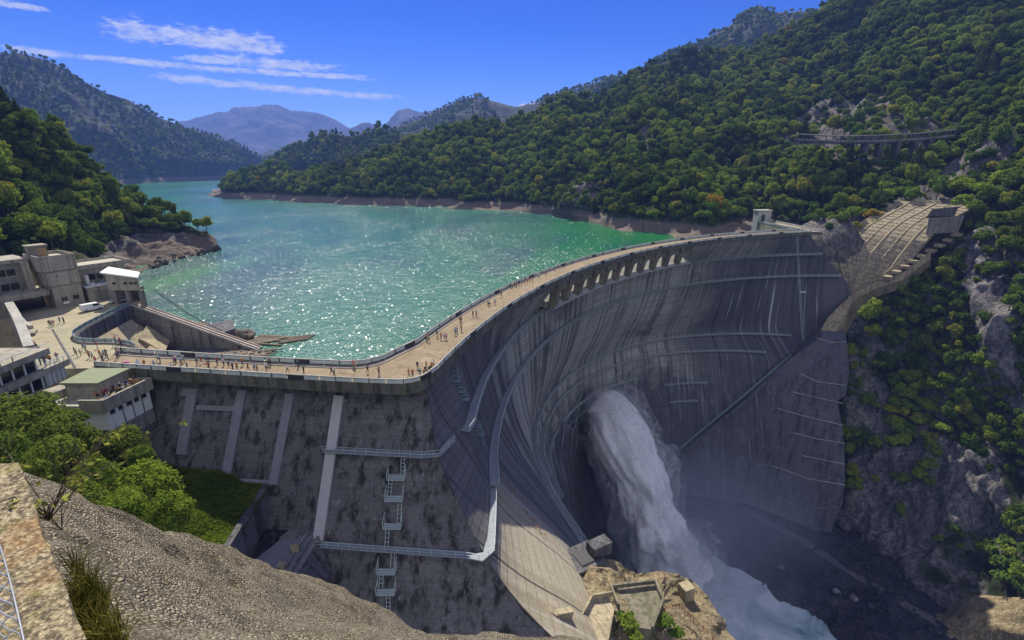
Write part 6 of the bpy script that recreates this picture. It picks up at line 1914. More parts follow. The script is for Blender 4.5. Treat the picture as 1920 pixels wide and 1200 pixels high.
# ================================================================ LEFT FOOT OF THE DAM
ft = empty('foot_platform', (25, 80, -55), 'sunlit buff concrete platform with low walls at the left foot of the dam', 'platform')
bpy.context.view_layer.update()
def F_(px, py, z): return at_z(px, py, z)
mass = [F_(1098, 1052, -47), F_(1136, 1050, -48), F_(1180, 1078, -52), F_(1232, 1072, -52), F_(1290, 1090, -55), F_(1340, 1150, -57), F_(1395, 1215, -58), F_(1420, 1290, -58), F_(1180, 1300, -52), F_(1040, 1260, -46), F_(1075, 1200, -44), F_(1080, 1130, -45)]
mb = MB(); n = len(mass); cb = np.mean([p for p in mass], 0)
low = [np.array([p[0] + (p[0] - cb[0]) * 0.35 + 4, p[1] + (p[1] - cb[1]) * 0.35, -120]) for p in mass]
mb.add([tuple(p) for p in mass] + [tuple(p) for p in low], [(i, n + i, n + (i + 1) % n, (i + 1) % n) for i in range(n)])
mb.add([tuple(p) for p in mass] + [tuple(np.mean(mass, 0) + np.array([0, 0, 1.0]))], [(i, (i + 1) % n, n) for i in range(n)])
o = mb.build('rock_base', M['foot_rock'], ft)
bm = bmesh.new(); bm.from_mesh(o.data); bmesh.ops.remove_doubles(bm, verts=bm.verts, dist=0.01); bmesh.ops.subdivide_edges(bm, edges=bm.edges, cuts=9, use_grid_fill=True)
for v in bm.verts:
    d = ridged(np.array([v.co]) * 0.13, 5, 3)[0] * 1.5 + (round(v.co.z / 2.2) * 2.2 - v.co.z) * 0.3
    if v.co.z < -46: v.co += Vector((d * 0.6, -d * 0.4, d * 0.55))
bm.to_mesh(o.data); bm.free()
def foot_wall(pts, w, h, mat='concrete_buff', nm='low_wall'):
    mb = MB()
    for a, b in zip(pts[:-1], pts[1:]): mb.bar(Vector(F_(*a)) + Vector((0, 0, h / 2)), Vector(F_(*b)) + Vector((0, 0, h / 2)), w, h)
    return mb.build(nm, M[mat], ft)
poly_sheet('platform_slab', [F_(*p) for p in ((1145, 1103, -47), (1228, 1093, -48), (1243, 1128, -48), (1222, 1180, -47), (1160, 1172, -46))], M['concrete_moss'], 5, ft, (0, 0, -1))
foot_wall([(1145, 1103, -46.5), (1228, 1093, -47.5), (1243, 1128, -47.5), (1222, 1182, -46.5)], 0.45, 0.9, 'concrete_moss')
foot_wall([(1145, 1103, -46.5), (1160, 1140, -46)], 0.45, 0.9, 'concrete_moss')
poly_sheet('chute_slab', [F_(*p) for p in ((1110, 1125, -43.5), (1140, 1118, -44.5), (1152, 1142, -44.5), (1140, 1205, -43), (1072, 1205, -42))], M['concrete_buff'], 3, ft, (0, 0, -1))
foot_wall([(1070, 1200, -42), (1110, 1124, -43.5), (1146, 1118, -44.5)], 0.35, 1.2)
foot_wall([(1020, 1150, -37), (1042, 1162, -38), (1070, 1156, -39)], 1.2, 1.6)
MB().box(F_(1286, 1110, -53), (2.6, 2.4, 3.6), rz=0.4).build('winch_hut', M['concrete_buff'], ft)
fr = MB()
fp = [F_(*p) for p in ((1240, 1146, -48), (1274, 1140, -50), (1300, 1165, -51), (1345, 1210, -52))]
for a, b in zip(fp[:-1], fp[1:]):
    a, b = Vector(a), Vector(b)
    for h_ in (0.6, 1.2): fr.bar(a + Vector((0, 0, h_)), b + Vector((0, 0, h_)), 0.09)
    for k in range(6): q_ = a.lerp(b, k / 5); fr.bar(q_, q_ + Vector((0, 0, 1.2)), 0.08)
fr.build('railing', M['rust'], ft)
for k, (px, py, z, r) in enumerate(((1178, 1180, -46, 2.3), (1245, 1172, -49, 1.9), (1164, 1160, -46, 1.3), (1268, 1190, -50, 1.5), (1190, 1200, -46, 1.8))):
    p = at_z(px, py, z)
    o = bpy.data.objects.new('leafy_bush', KINDS[9 + k % 2]); COL.objects.link(o); o.location = (p[0], p[1], z - 0.9); o.scale = (r, r, r * 0.8)
    tag(o, ('largest green bush beside the low wall of the foot platform', 'bush in the shadow right of the foot platform wall', 'small bush against the platform slab', 'bush below the rusty railing of the foot platform', 'bush nearest the camera on the foot platform')[k], 'bush')

# ================================================================ GRASS TERRACE, SPILL PLATFORM, NEAR SLOPES
CTRL = np.array([(-100, 95, -6), (-90, 90, -8), (-66, 80, -16), (-54, 78, -16.8), (-45, 76, -18.8), (-44, 60, -19.6), (-55, 62, -17.5), (-70, 62, -15.5), (-62, 42, -13), (-42, 45, -19.5), (-30, 38, -20), (-90, 40, -9), (-110, 60, -6), (-80, 22, 2), (-50, 20, -3), (-35, 24, -9), (-20, 24, -14), (-45, 52, -20), (-110, 20, 12)], float)
def ground_left(x, y):
    d2 = (CTRL[:, 0] - x) ** 2 + (CTRL[:, 1] - y) ** 2 + 9
    w = 1 / d2 ** 1.6
    return float((w * CTRL[:, 2]).sum() / w.sum())
gx = np.linspace(-120, -42.5, 60); gy = np.linspace(18, 90, 56)
V = np.array([(x, y, ground_left(x, y)) for x in gx for y in gy])
V[:, 2] += fbm(V * 0.2, 4, 4) * 0.35
idx = np.arange(60 * 56).reshape(60, 56)
Fq = np.stack([idx[:-1, :-1], idx[1:, :-1], idx[1:, 1:], idx[:-1, 1:]], -1).reshape(-1, 4)
Vl = V.copy()
M['soil'] = mat_rock('dark_soil', (0.10, 0.09, 0.06), (0.15, 0.13, 0.08), (0.03, 0.028, 0.02), 0.4, (0.06, 0.08, 0.025), (0.4, 0.55), None, 0.3)  # dark soil with green growth in patches
bank = bpy.data.objects.new('bank_ground', np_mesh('bank_ground', V, Fq, M['soil'], None, True)); COL.objects.link(bank); bank['kind'] = 'structure'
# grass: tufts too many to count
gm = MB(); rg = random.Random(2)
for k in range(26):
    a = rg.uniform(0, 6.28); r0 = rg.uniform(0, 0.22); l = rg.uniform(0.35, 0.8); ln = rg.uniform(0.15, 0.5); b = rg.uniform(0, 6.28)
    p = Vector((math.cos(a) * r0, math.sin(a) * r0, 0)); t1 = p + Vector((math.cos(b) * ln * .4, math.sin(b) * ln * .4, l * .65)); t2 = p + Vector((math.cos(b) * ln, math.sin(b) * ln, l * .85))
    s = Vector((-math.sin(b), math.cos(b), 0)) * 0.045
    o_ = len(gm.v); gm.v += [tuple(p - s), tuple(p + s), tuple(t1 + s), tuple(t1 - s), tuple(t2)]; gm.f += [(o_, o_ + 1, o_ + 2, o_ + 3), (o_ + 3, o_ + 2, o_ + 4)]; gm.m += [0, 0]
gm2 = MB()
for k in range(22):
    b = rg.uniform(0, 6.28); l = rg.uniform(0.5, 1.2); ln = rg.uniform(0.1, 0.7)
    p = Vector((rg.uniform(-.12, .12), rg.uniform(-.12, .12), 0)); t1 = p + Vector((math.cos(b) * ln * .3, math.sin(b) * ln * .3, l * .65)); t2 = p + Vector((math.cos(b) * ln, math.sin(b) * ln, l * .95))
    gm2.tube([p, t1, t2], [0.012, 0.009, 0.002], 3, cap=False)
GC2 = bpy.data.collections.new('wall_grass_kinds'); GC2.objects.link(bpy.data.objects.new('tuft', np_mesh('thin_tuft', np.array(gm2.v), gm2.f, M['dry_leaf'])))
tuft = np_mesh('grass_tuft', np.array(gm.v), gm.f, M['grass'])
GC = bpy.data.collections.new('grass_kinds'); GC.objects.link(bpy.data.objects.new('tuft', tuft))
def scatter_gn(name, pts, coll, label, cat):
    n = len(pts); me = bpy.data.meshes.new(name); me.vertices.add(n)
    me.vertices.foreach_set('co', np.array([p[:3] for p in pts], np.float32).ravel())
    for nm, val in (('size', [p[3] for p in pts]), ('turn', RNG.uniform(0, 6.28, n))):
        a = me.attributes.new(nm, 'FLOAT', 'POINT'); a.data.foreach_set('value', np.array(val, np.float32))
    o = bpy.data.objects.new(name, me); COL.objects.link(o)
    ng = bpy.data.node_groups.new(name, 'GeometryNodeTree')
    ng.interface.new_socket('Geometry', in_out='INPUT', socket_type='NodeSocketGeometry'); ng.interface.new_socket('Geometry', in_out='OUTPUT', socket_type='NodeSocketGeometry')
    N = ng.nodes; Lk = ng.links.new; gi, go = N.new('NodeGroupInput'), N.new('NodeGroupOutput')
    ip = N.new('GeometryNodeInstanceOnPoints'); ci = N.new('GeometryNodeCollectionInfo')
    ci.inputs[0].default_value = coll; ci.inputs[1].default_value = True; ci.inputs[2].default_value = True
    ip.inputs['Pick Instance'].default_value = True
    Lk(gi.outputs[0], ip.inputs['Points']); Lk(ci.outputs[0], ip.inputs['Instance'])
    q1 = N.new('GeometryNodeInputNamedAttribute'); q1.data_type = 'FLOAT'; q1.inputs[0].default_value = 'size'; Lk(q1.outputs[0], ip.inputs['Scale'])
    q2 = N.new('GeometryNodeInputNamedAttribute'); q2.data_type = 'FLOAT'; q2.inputs[0].default_value = 'turn'
    cx = N.new('ShaderNodeCombineXYZ'); Lk(q2.outputs[0], cx.inputs[2]); Lk(cx.outputs[0], ip.inputs['Rotation'])
    Lk(ip.outputs[0], go.inputs[0])
    o.modifiers.new('scatter', 'NODES').node_group = ng
    return tag(o, label, cat, None, 'stuff')
pts = []
for k in range(9000):
    x, y = rg.uniform(-70, -43.6), rg.uniform(56, 80)
    if y > wing_y(x, -17) - 0.4: continue
    pts.append((x, y, ground_left(x, y) - 0.05, rg.uniform(0.9, 1.9)))
scatter_gn('grass', pts, GC, 'rank green grass covering the terrace at the foot of the wing wall', 'grass')
# retaining wall beside the grass, spill platform beyond it
wall_line([(-43.7, 76.2, -17.6), (-43.4, 68, -18.0), (-42.8, 58, -18.6), (-41, 50, -19.5)], 1.0, -34, 'grass_retaining_wall', 'concrete_dark', 'dark retaining wall dropping from the grass terrace to the platform')
wall_line([(-42.8, 58, -18.5), (-48, 56, -17.6), (-54, 55, -16.4)], 0.8, -24, 'mossy_wall', 'concrete_moss', 'mossy low wall along the near edge of the grass')
pf = empty('spill_platform', (-38, 66, -25), 'blue-grey concrete platform with a gutter between the retaining wall and wing wall', 'platform')
bpy.context.view_layer.update()
MB().prism([(-43.0, 71.5), (-33.6, 71.0), (-33.0, 59.0), (-42.4, 59.0)], -32, -25.0).build('slab', M['strip_blue'], pf)
MB().prism([(-42.0, 63.5), (-38.6, 71.0), (-42.8, 71.2)], -25.0, -24.4).build('debris_fill', M['gravel_bed'], pf)
for x0, x1, h_ in ((-36.2, -35.9, 0.45), (-35.0, -34.7, 0.45), (-33.9, -33.4, 0.5)):
    MB().prism([(x0, 59.2), (x1, 59.2), (x1 + 0.5, 70.5), (x0 + 0.5, 70.5)], -25.0, -25.0 + h_).build('gutter_kerb', M['concrete'], pf)
MB().box((-38.6, 69.3, -24.8), (3.4, 1.6, 0.4)).build('hatch_frame', M['concrete'], pf)
wedge = MB().prism([(-33.2, 69.8), (-30.6, 66.5), (-29.6, 58.0), (-33.0, 58.8)], -46, [-24.6, -28.4, -29.0, -24.8])
tag(wedge.build('sloping_block', M['concrete_dark']), 'sloping dark concrete block between the platform and the lower walkway', 'block')
for k, (px, py) in enumerate(((552, 1028), (528, 1062), (517, 1077))):
    c = at_z(px, py, -24.4)
    o = MB().box((c[0], c[1], -24.45), (1.3, 1.2, 1.1), rz=0.5 + k).build('concrete_block', M['concrete_buff'])
    bv = o.modifiers.new('worn', 'BEVEL'); bv.width = 0.08
    tag(o, ('loose concrete cube nearest the walkway on the platform', 'middle of three loose concrete cubes on the platform', 'loose concrete cube nearest the foreground rock on the platform')[k], 'block')
o = MB().bar(Z(470, 1098, -24.0), Z(505, 1085, -24.6), 0.35).build('timber_beam', M['timber']); tag(o, 'pale timber beam lying at the near end of the platform', 'beam')
o = MB().bar(Z(303, 868, -16.2), Z(324, 858, -16.2), 0.5, 0.3).build('white_pipe', M['white']); tag(o, 'short white pipe lying in the shadow left of the grass', 'pipe')

# near trees, each its own crown
def near_tree(name, px, py, Y, r, h, seed, mat, label, nleaf=5200, leaf=0.052, fir=False, top=None, lobes=15):
    c = at_y(px, py, Y)                                  # centre of the crown
    gz = ground_left(c[0], c[1])
    e = empty(name, (c[0], c[1], gz), label, 'tree', None)
    bpy.context.view_layer.update()
    if fir:
        cr = crown_fir(seed, nleaf, leaf * 1.6); V = cr[0].copy()
        V *= np.array([r, r, (h) / 3.4]); 
        me = np_mesh('crown', V, cr[1], M[mat])
        o = bpy.data.objects.new('crown', me); COL.objects.link(o); o.parent = e
        tv = trunk_mesh(seed, 1.0, 0.25 / max(r, 1), 0)
        o = bpy.data.objects.new('trunk', np_mesh('trunk', tv[0] * np.array([r, r, h * 0.8]), tv[1], M['bark'])); COL.objects.link(o); o.parent = e
        return e
    cr = crown_broad(seed, nleaf, leaf, lobes, 0.95)
    V = cr[0].copy(); V[:, 2] -= 1.35; V *= r; V[:, 2] += c[2] - gz
    o = bpy.data.objects.new('crown', np_mesh('crown', V, cr[1], M[mat])); COL.objects.link(o); o.parent = e
    hh = max(1.0, c[2] - gz)
    tv = trunk_mesh(seed, 1.0, 0.05, 6)
    W_ = tv[0].copy(); W_[:, 2] = np.where(W_[:, 2] > 0, W_[:, 2] * hh, W_[:, 2]); W_[:, :2] *= r
    o = bpy.data.objects.new('trunk', np_mesh('trunk', W_, tv[1], M['bark'])); COL.objects.link(o); o.parent = e
    return e
NT_ = [('broadleaf_tree', 50, 815, 62, 6.2, 1, 'leaf_near', 'big dark green tree on the left edge under the visitor building'),
       ('broadleaf_tree', 118, 828, 60, 4.6, 2, 'leaf_near', 'round green tree second from the left edge under the visitor building'),
       ('broadleaf_tree', 140, 785, 64, 1.7, 3, 'leaf_near_lime', 'small pale young tree in front of the lookout house side wing'),
       ('broadleaf_tree', 238, 838, 58, 3.0, 12, 'leaf_near', 'light green tree directly below the lookout house windows'),
       ('broadleaf_tree', 20, 870, 50, 4.6, 4, 'leaf_near', 'dark tree just behind the rusty end of the foreground wall'),
       ('broadleaf_tree', 120, 885, 46, 4.0, 5, 'leaf_near', 'shady green tree behind the bare plant on the wall'),
       ('broadleaf_tree', 175, 900, 44, 2.6, 6, 'leaf_near_lime', 'pale green tree in the middle of the near clump'),
       ('broadleaf_tree', 272, 930, 45, 3.9, 7, 'leaf_near_lime', 'broad pale green tree overhanging the shady side of the grass terrace'),
       ('broadleaf_tree', 316, 968, 42, 2.7, 8, 'leaf_near_lime', 'pale green tree nearest the sunlit grass'),
       ('broadleaf_tree', 230, 965, 34, 2.2, 9, 'leaf_near_lime', 'low pale green tree just over the rim of the foreground rock'),
       ('broadleaf_tree', 265, 858, 54, 1.7, 10, 'leaf_near_lime', 'small pale green tree top at the edge of the wing wall shadow'),
       ('broadleaf_tree', 150, 940, 34, 2.2, 11, 'leaf_near', 'bushy tree on the rim of the foreground rock behind the plant')]
for nm, px, py, Y, r, sd_, mt, lb in NT_: near_tree(nm, px, py, Y, r, 0, sd_, mt, lb)
P_ = at_y(205, 880, 55)
near_tree('fir_tree', 205, 880, 55, 4.4, P_[2] - ground_left(P_[0], P_[1]) + 4.6, 31, 'leaf_near', 'layered dark conifer in the middle of the near clump below the lookout house', 4200, 0.085, True)

# ================================================================ FOREGROUND
fg = hill('rock_slope', [
    [('p', -7.5, 0.2, 32.0), (-420, 1180, 3.0), (-330, 990, 6.0), (-250, 870, 9.0), ('p', -14, 14, 20)],
    [('p', -4.5, 0.2, 32.3), (-60, 1230, 2.9), (-30, 1000, 6.0), (20, 880, 10.0), ('p', -13, 16, 18)],
    [('p', -2.8, 0.4, 32.2), (140, 1240, 2.9), (120, 1040, 5.6), (110, 912, 10.5), ('p', -12.0, 19, 17)],
    [('p', -1.9, 0.4, 31.9), (280, 1240, 3.0), (235, 1080, 6.2), (200, 968, 11.3), ('p', -11, 20, 16)],
    [('p', -1.3, 0.5, 31.4), (400, 1240, 3.2), (350, 1135, 6.2), (305, 1034, 12.0), ('p', -9, 21, 14)],
    [('p', -0.8, 0.6, 31.0), (520, 1240, 3.6), (460, 1165, 6.8), (405, 1090, 12.5), ('p', -7.5, 21, 13)],
    [('p', -0.2, 0.8, 30.4), (640, 1240, 4.2), (580, 1195, 7.4), (520, 1150, 12.8), ('p', -5.5, 21, 11)],
    [('p', 0.4, 1.0, 29.8), (760, 1250, 5.0), (700, 1205, 8.0), (640, 1168, 12.6), ('p', -3.5, 20, 10)],
    [('p', 0.9, 1.4, 29.0), (880, 1260, 6.0), (830, 1212, 8.8), (780, 1180, 12.4), ('p', -1.5, 20, 9)],
    [('p', 1.6, 2.0, 28.0), (1010, 1270, 7.0), (965, 1228, 9.4), (920, 1180, 12.2), ('p', 0.3, 19, 8)],
    [('p', 3.0, 3.0, 26.5), (1170, 1290, 8.0), (1120, 1245, 10.0), (1065, 1188, 12.2), ('p', 2.4, 19, 6)],
    [('p', 6.0, 4.0, 24), (1400, 1330, 9.0), (1380, 1290, 10.5), (1330, 1235, 12.2), ('p', 6.5, 19, 4)],
    [('p', 11, 5.0, 20), (1750, 1400, 10.0), (1750, 1340, 11.5), (1700, 1290, 12.5), ('p', 14, 18, 0)]], 300, 170, M['shotcrete'], 0.20, 0.5, 101, 0.0, 0.5, 0.8, 0.02, 0.0, 1)
G = fg.G
# broken hollows in the sprayed skin
me = fg.o.data
co = np.zeros(len(me.vertices) * 3, np.float32); me.vertices.foreach_get('co', co); co = co.reshape(-1, 3)
co += (np.clip(ridged(co * np.array([0.55, 0.9, 0.9]), 4, 17)[:, None] - 0.9, -0.2, 1) * -0.10 + fbm(co * 2.2, 4, 7)[:, None] * 0.045 + fbm(co * 9.0, 3, 9)[:, None] * 0.014) * np.array([0.3, -0.5, 0.8])
for px, py, Y, r in ((215, 1098, 4.6, 0.5), (240, 1118, 4.4, 0.5), (360, 1150, 5.0, 0.4), (330, 1110, 5.8, 0.45)):
    c = None
    i, j = np.unravel_index(np.argmin(np.abs(np.array([seen_at(q)[0] - px for q in G.reshape(-1, 3)])) + np.abs(np.array([seen_at(q)[1] - py for q in G.reshape(-1, 3)]))), G.shape[:2])
    c = G[i, j]
    d = np.linalg.norm((co - c) * np.array([0.7, 1.3, 1.0]), axis=1)
    co += (np.clip(1 - d / r, 0, 1) ** 0.6 * -0.16 * (0.6 + 0.8 * np.abs(fbm(co * 7, 3, 3))))[:, None] * np.array([0.2, -0.4, 0.9])
me.vertices.foreach_set('co', co.ravel()); me.update()
# broken rock over the gorge floor, too much to count
sc_kinds = bpy.data.collections.new('scree_kinds')
for q in range(3):
    o = boulder((0, 0, 0), 1.0, 200 + q, 'scree_rock', 'gravel_bed'); COL.objects.unlink(o); sc_kinds.objects.link(o)
    for key in ('label', 'category'):
        if key in o: del o[key]
pts = []
fz = ZZ
for k in range(5200):
    x, y = rg.uniform(60, 300), rg.uniform(60, 270)
    i_ = int(np.clip(np.searchsorted(fx, x), 1, len(fx) - 1)); j_ = int(np.clip(np.searchsorted(fy, y), 1, len(fy) - 1))
    if dr[i_, j_] < 25: continue
    pts.append((x, y, fz[i_, j_] + 0.1, rg.uniform(0.25, 0.7) if rg.random() < 0.85 else rg.uniform(0.8, 1.7)))
scatter_gn('scree', pts, sc_kinds, 'dark broken rock strewn over the gorge floor', 'scree')
rb_ = random.Random(31)
for k in range(34):
    t = rb_.random(); px = 285 + 120 * t; py = 498 - 34 * t - rb_.uniform(-2, 14)
    c = at_z(px, py, WATER + 0.3 + rb_.uniform(0, 2.5))
    boulder(tuple(c), rb_.uniform(0.7, 2.0), 60 + k, 'boulder', 'shore_rock', 'buff boulder among others along the bare left shore of the lake', 'boulder', 'boulders along the left shore')
# coping of the lookout wall beside the camera
cw = empty('lookout_wall', (-2.6, 3, 33.0), 'thick lichen-stained concrete wall in the left foreground beside the mesh fence', 'wall')
bpy.context.view_layer.update()
a0, a1 = at_z(172, 1245, 34.05), at_z(33, 868, 34.05)
b0, b1 = at_z(-60, 1260, 34.05), at_z(-60, 868, 34.05)
L_ = 24
mbw = MB()
rails = []
for t in np.linspace(0, 1, L_): rails.append((a0 + (a1 - a0) * t, b0 + (b1 - b0) * t))
mbw.strip([tuple(b) for a, b in rails], [tuple(a) for a, b in rails], [(a[0] + 0.03, a[1], 31.0) for a, b in rails], [(b[0], b[1], 31.0) for a, b in rails])
o = mbw.build('wall_body', M['coping'], cw)
bm = bmesh.new(); bm.from_mesh(o.data); bmesh.ops.subdivide_edges(bm, edges=[e for e in bm.edges], cuts=3, use_grid_fill=True)
for v in bm.verts:
    v.co += Vector(fbm(np.array([[v.co.x, v.co.y, v.co.z]]) * 5, 4, 2)[0] * np.array([0.012, 0.004, 0.012]))
bm.to_mesh(o.data); bm.free()
# chain-link fence standing on the wall
fe = empty('chain_link_fence', (-1.8, 1.8, 34.0), 'grey chain-link fence cutting the bottom left corner', 'fence')
bpy.context.view_layer.update()
f_top = [(-14, 985), (12, 1032), (28, 1100), (42, 1165), (50, 1230)]
wires = MB()
q00, q10 = at_y(-90, 1010, 1.75), at_y(0, 1010, 1.60)
q01, q11 = at_y(-90, 1330, 1.12), at_y(52, 1330, 1.02)
def fpt(u, v):
    e = at_y(-8 + 62 * min(1, v * 1.25) ** 0.8, 1005 + 300 * v, 1.60 - 0.5 * v)      # the free edge of the mesh
    l = at_y(-260, 1005 + 330 * v, 1.75 - 0.5 * v)
    p = Vector(e).lerp(Vector(l), u)
    return p
nu_, nv_ = 10, 11
for k in range(-nv_ - 1, nu_ + 1, 1):
    for sgn in (1, -1):
        pts = []
        for s in np.linspace(0, 1, 44):
            v = s
            u = (k + (s * nv_ if sgn > 0 else (1 - s) * nv_)) / nu_
            if 0 <= u <= 1:
                p = fpt(u, v)
                w = math.sin((s * nv_ * 2) * math.pi) * 0.003 * sgn
                pts.append(p + Vector((w, w, 0)))
        if len(pts) > 2: wires.tube(pts, 0.0026, 6, cap=False)
wires.build('mesh', M['steel'], fe)
MB().tube([fpt(0, t) for t in np.linspace(0, 1, 14)], 0.003, 6).build('edge_wire', M['steel'], fe)

# straggly plant growing at the wall's edge, grass beside it
def plant(root, seed, n, spread, height, name, label, leafsize=0.05, mats=('bark', 'dry_leaf')):
    rp_ = random.Random(seed)
    e = empty(name, root, label, 'plant')
    bpy.context.view_layer.update()
    stems = MB(); leaves = MB()
    R0 = Vector(root)
    for k in range(n):
        a = rp_.uniform(0, 6.28); l = height * rp_.uniform(0.6, 1.2); ln = spread * rp_.uniform(0.3, 1)
        pts = [R0]
        for s in range(1, 6):
            t = s / 5
            pts.append(R0 + Vector((math.cos(a) * ln * t ** 1.3, math.sin(a) * ln * t ** 1.3, l * (t - 0.25 * t * t))) + Vector((rp_.uniform(-.02, .02), rp_.uniform(-.02, .02), rp_.uniform(-.015, .015))))
        stems.tube(pts, [0.0048, 0.0045, 0.004, 0.0034, 0.0026, 0.0015], 5)
        for s in range(2, 6):
            for q in range(rp_.randint(1, 2)):
                b = a + rp_.uniform(-1.6, 1.6); tw = pts[s] + Vector((math.cos(b) * .1, math.sin(b) * .1, rp_.uniform(-.02, .08)))
                stems.tube([pts[s], tw], [0.0024, 0.001], 4)
                for m_ in range(rp_.randint(1, 4)):
                    c = pts[s].lerp(tw, rp_.uniform(0.4, 1.1)); d = Vector((rp_.gauss(0, 1), rp_.gauss(0, 1), rp_.gauss(-.3, .5))).normalized() * leafsize * rp_.uniform(.6, 1.5); w = d.cross(Vector((rp_.gauss(0, 1), rp_.gauss(0, 1), rp_.gauss(0, 1)))).normalized() * leafsize * 0.3
                    o_ = len(leaves.v); leaves.v += [tuple(c), tuple(c + d * .45 + w), tuple(c + d), tuple(c + d * .45 - w)]; leaves.f.append((o_, o_ + 1, o_ + 2, o_ + 3)); leaves.m.append(0)
    stems.build('stems', M[mats[0]], e); leaves.build('leaves', M[mats[1]], e)
    return e
plant(tuple(at_z(92, 975, 33.7)), 4, 12, 0.85, 0.62, 'straggly_plant', 'straggly bare plant with few dry leaves growing at the foreground wall edge')
plant(tuple(at_y(105, 960, 5.6) + np.array([0, 0, -0.3])), 8, 10, 0.9, 0.9, 'straggly_plant', 'second straggly plant rising behind the foreground wall with upright twigs')
pts = []
for k in range(95):
    t = rg.choice([rg.uniform(0.1, 0.35), rg.uniform(0.35, 0.9), rg.gauss(0.6, 0.06)]); p = a0 + (a1 - a0) * t
    pts.append((p[0] + 0.06 + abs(rg.gauss(0, 0.06)), p[1] + rg.uniform(-.1, .1), 33.45 + rg.uniform(-0.15, 0.1) - 0.25 * t, rg.uniform(0.12, 0.3)))
scatter_gn('wall_grass', pts, GC2, 'green and straw grass sprouting along the foot of the foreground wall', 'grass')

# ================================================================ WATER JET AND MIST
jet = empty('water_jet', (88, 200, RIVER), 'huge white jet of water bursting from the dam and falling to the river', 'water jet')
bpy.context.view_layer.update()
def jet_shell(name, mat, grow, rough, seed, nt=120, na=72, par=None):
    # outlet near (1130,765); the stream leaves to the right of the camera and falls to about (1230,1090)
    P0_, P1_ = at_y(1140, 775, 222), None
    end = at_z(1262, 1080, RIVER + 1.0)
    ctl = [at_y(1128, 766, 232), at_y(1142, 788, 222), at_y(1165, 840, 210), at_y(1197, 905, 202), at_y(1222, 975, 198), at_y(1244, 1030, 198), end]
    C = spline(np.array(ctl), nt)
    s = np.linspace(0, 1, nt)
    rad = np.interp(s, [0, 0.06, 0.2, 0.4, 0.6, 0.8, 1.0], [11.0, 16.0, 16.0, 15.0, 14.5, 16.5, 20.0]) * grow
    T = np.gradient(C, axis=0); T /= np.linalg.norm(T, axis=1)[:, None]
    X = np.cross(T, np.array([0.3, 1, 0.0])); X /= np.linalg.norm(X, axis=1)[:, None]
    Y = np.cross(T, X)
    ang = np.linspace(0, 2 * math.pi, na, endpoint=False)
    V = np.zeros((nt, na, 3)); U = np.zeros((nt, na, 3))
    for k, a in enumerate(ang):
        V[:, k] = C + (X * math.cos(a) + Y * math.sin(a) * 0.8) * rad[:, None]
        U[:, k] = np.stack([np.full(nt, math.cos(a) * 1.2), s * 14, np.full(nt, math.sin(a) * 1.2)], 1)
    Nn = V - C[:, None]; Nn /= np.linalg.norm(Nn, axis=2)[..., None]
    big = fbm(np.stack([np.cos(ang)[None, :] * 1.3 + s[:, None] * 0.4, s[:, None] * 5.0 + 0 * ang[None, :], np.sin(ang)[None, :] * 1.3 + 0 * s[:, None]], -1), 5, seed)
    fine = fbm(np.stack([np.cos(ang)[None, :] * 6 + 0 * s[:, None], s[:, None] * 8.0 + 0 * ang[None, :], np.sin(ang)[None, :] * 6 + 0 * s[:, None]], -1), 4, seed + 5)
    V = V + Nn * ((big * 3.4 + fine * 1.3) * rough * (0.45 + s[:, None]))[..., None]
    idx = np.arange(nt * na).reshape(nt, na)
    F = np.stack([idx[:-1, :], np.roll(idx, -1, 1)[:-1], np.roll(idx, -1, 1)[1:], idx[1:, :]], -1).reshape(-1, 4)
    F = [tuple(f) for f in F.tolist()] + [tuple(idx[0].tolist())[::-1], tuple(idx[-1].tolist())]
    me = np_mesh(name, V.reshape(-1, 3), F, mat, None, True)
    at_ = me.attributes.new('fall', 'FLOAT_VECTOR', 'POINT'); at_.data.foreach_set('vector', U.reshape(-1).astype(np.float32))
    o = bpy.data.objects.new(name, me); COL.objects.link(o); o.parent = par; o.matrix_parent_inverse = par.matrix_world.inverted()
    return o
jet_shell('core', M['jet_core'], 0.84, 1.25, 3, par=jet)
jet_shell('spray_veil', M['jet_veil'], 0.95, 1.1, 8, par=jet)
jet_shell('spray_veil', M['jet_veil'], 1.08, 1.5, 15, par=jet)
jet_shell('spray_veil', M['jet_veil'], 1.2, 2.2, 22, par=jet)

def volume(name, dens, col, scale, centre, rad, aniso=0.2, edge=1.0, noisy=0.9):
    m = NT(name)
    p = m.pos()
    d = m.n('VectorMath', operation='SUBTRACT'); m.l(p, d.inputs[0]); d.inputs[1].default_value = centre
    q = m.scaled(d.outputs[0], tuple(1 / r for r in rad))
    ln = m.n('VectorMath', operation='LENGTH'); m.l(q, ln.inputs[0])
    n = m.noise(p, scale, 4, 0.6)
    f = m.math('SUBTRACT', 1.0, m.math('ADD', ln.outputs['Value'], m.math('MULTIPLY', m.math('SUBTRACT', n, 0.5), noisy)))
    f = m.step(f, 0.0, edge)
    v = m.n('VolumePrincipled', ins={'Color': col + (1,), 'Anisotropy': aniso})
    m.l(m.math('MULTIPLY', f, dens), v.inputs['Density'])
    m.l(v.outputs[0], m.out.inputs['Volume'])
    return m.mat
def mist(name, centre, rad, dens, scale, label, seed=1, edge=0.9):
    bm = bmesh.new(); bmesh.ops.create_icosphere(bm, subdivisions=3, radius=1)
    V = np.array([v.co for v in bm.verts]) * np.array(rad) * 1.12 + np.array(centre); F = [[v.index for v in f.verts] for f in bm.faces]; bm.free()
    V[:, 2] = np.maximum(V[:, 2], RIVER - 2.5)
    o = bpy.data.objects.new(name, np_mesh(name, V, F, volume(name + '_vapour', dens, (0.74, 0.80, 1.0), scale, centre, rad, 0.1, edge))); COL.objects.link(o)
    return tag(o, label, 'mist', None, 'stuff')
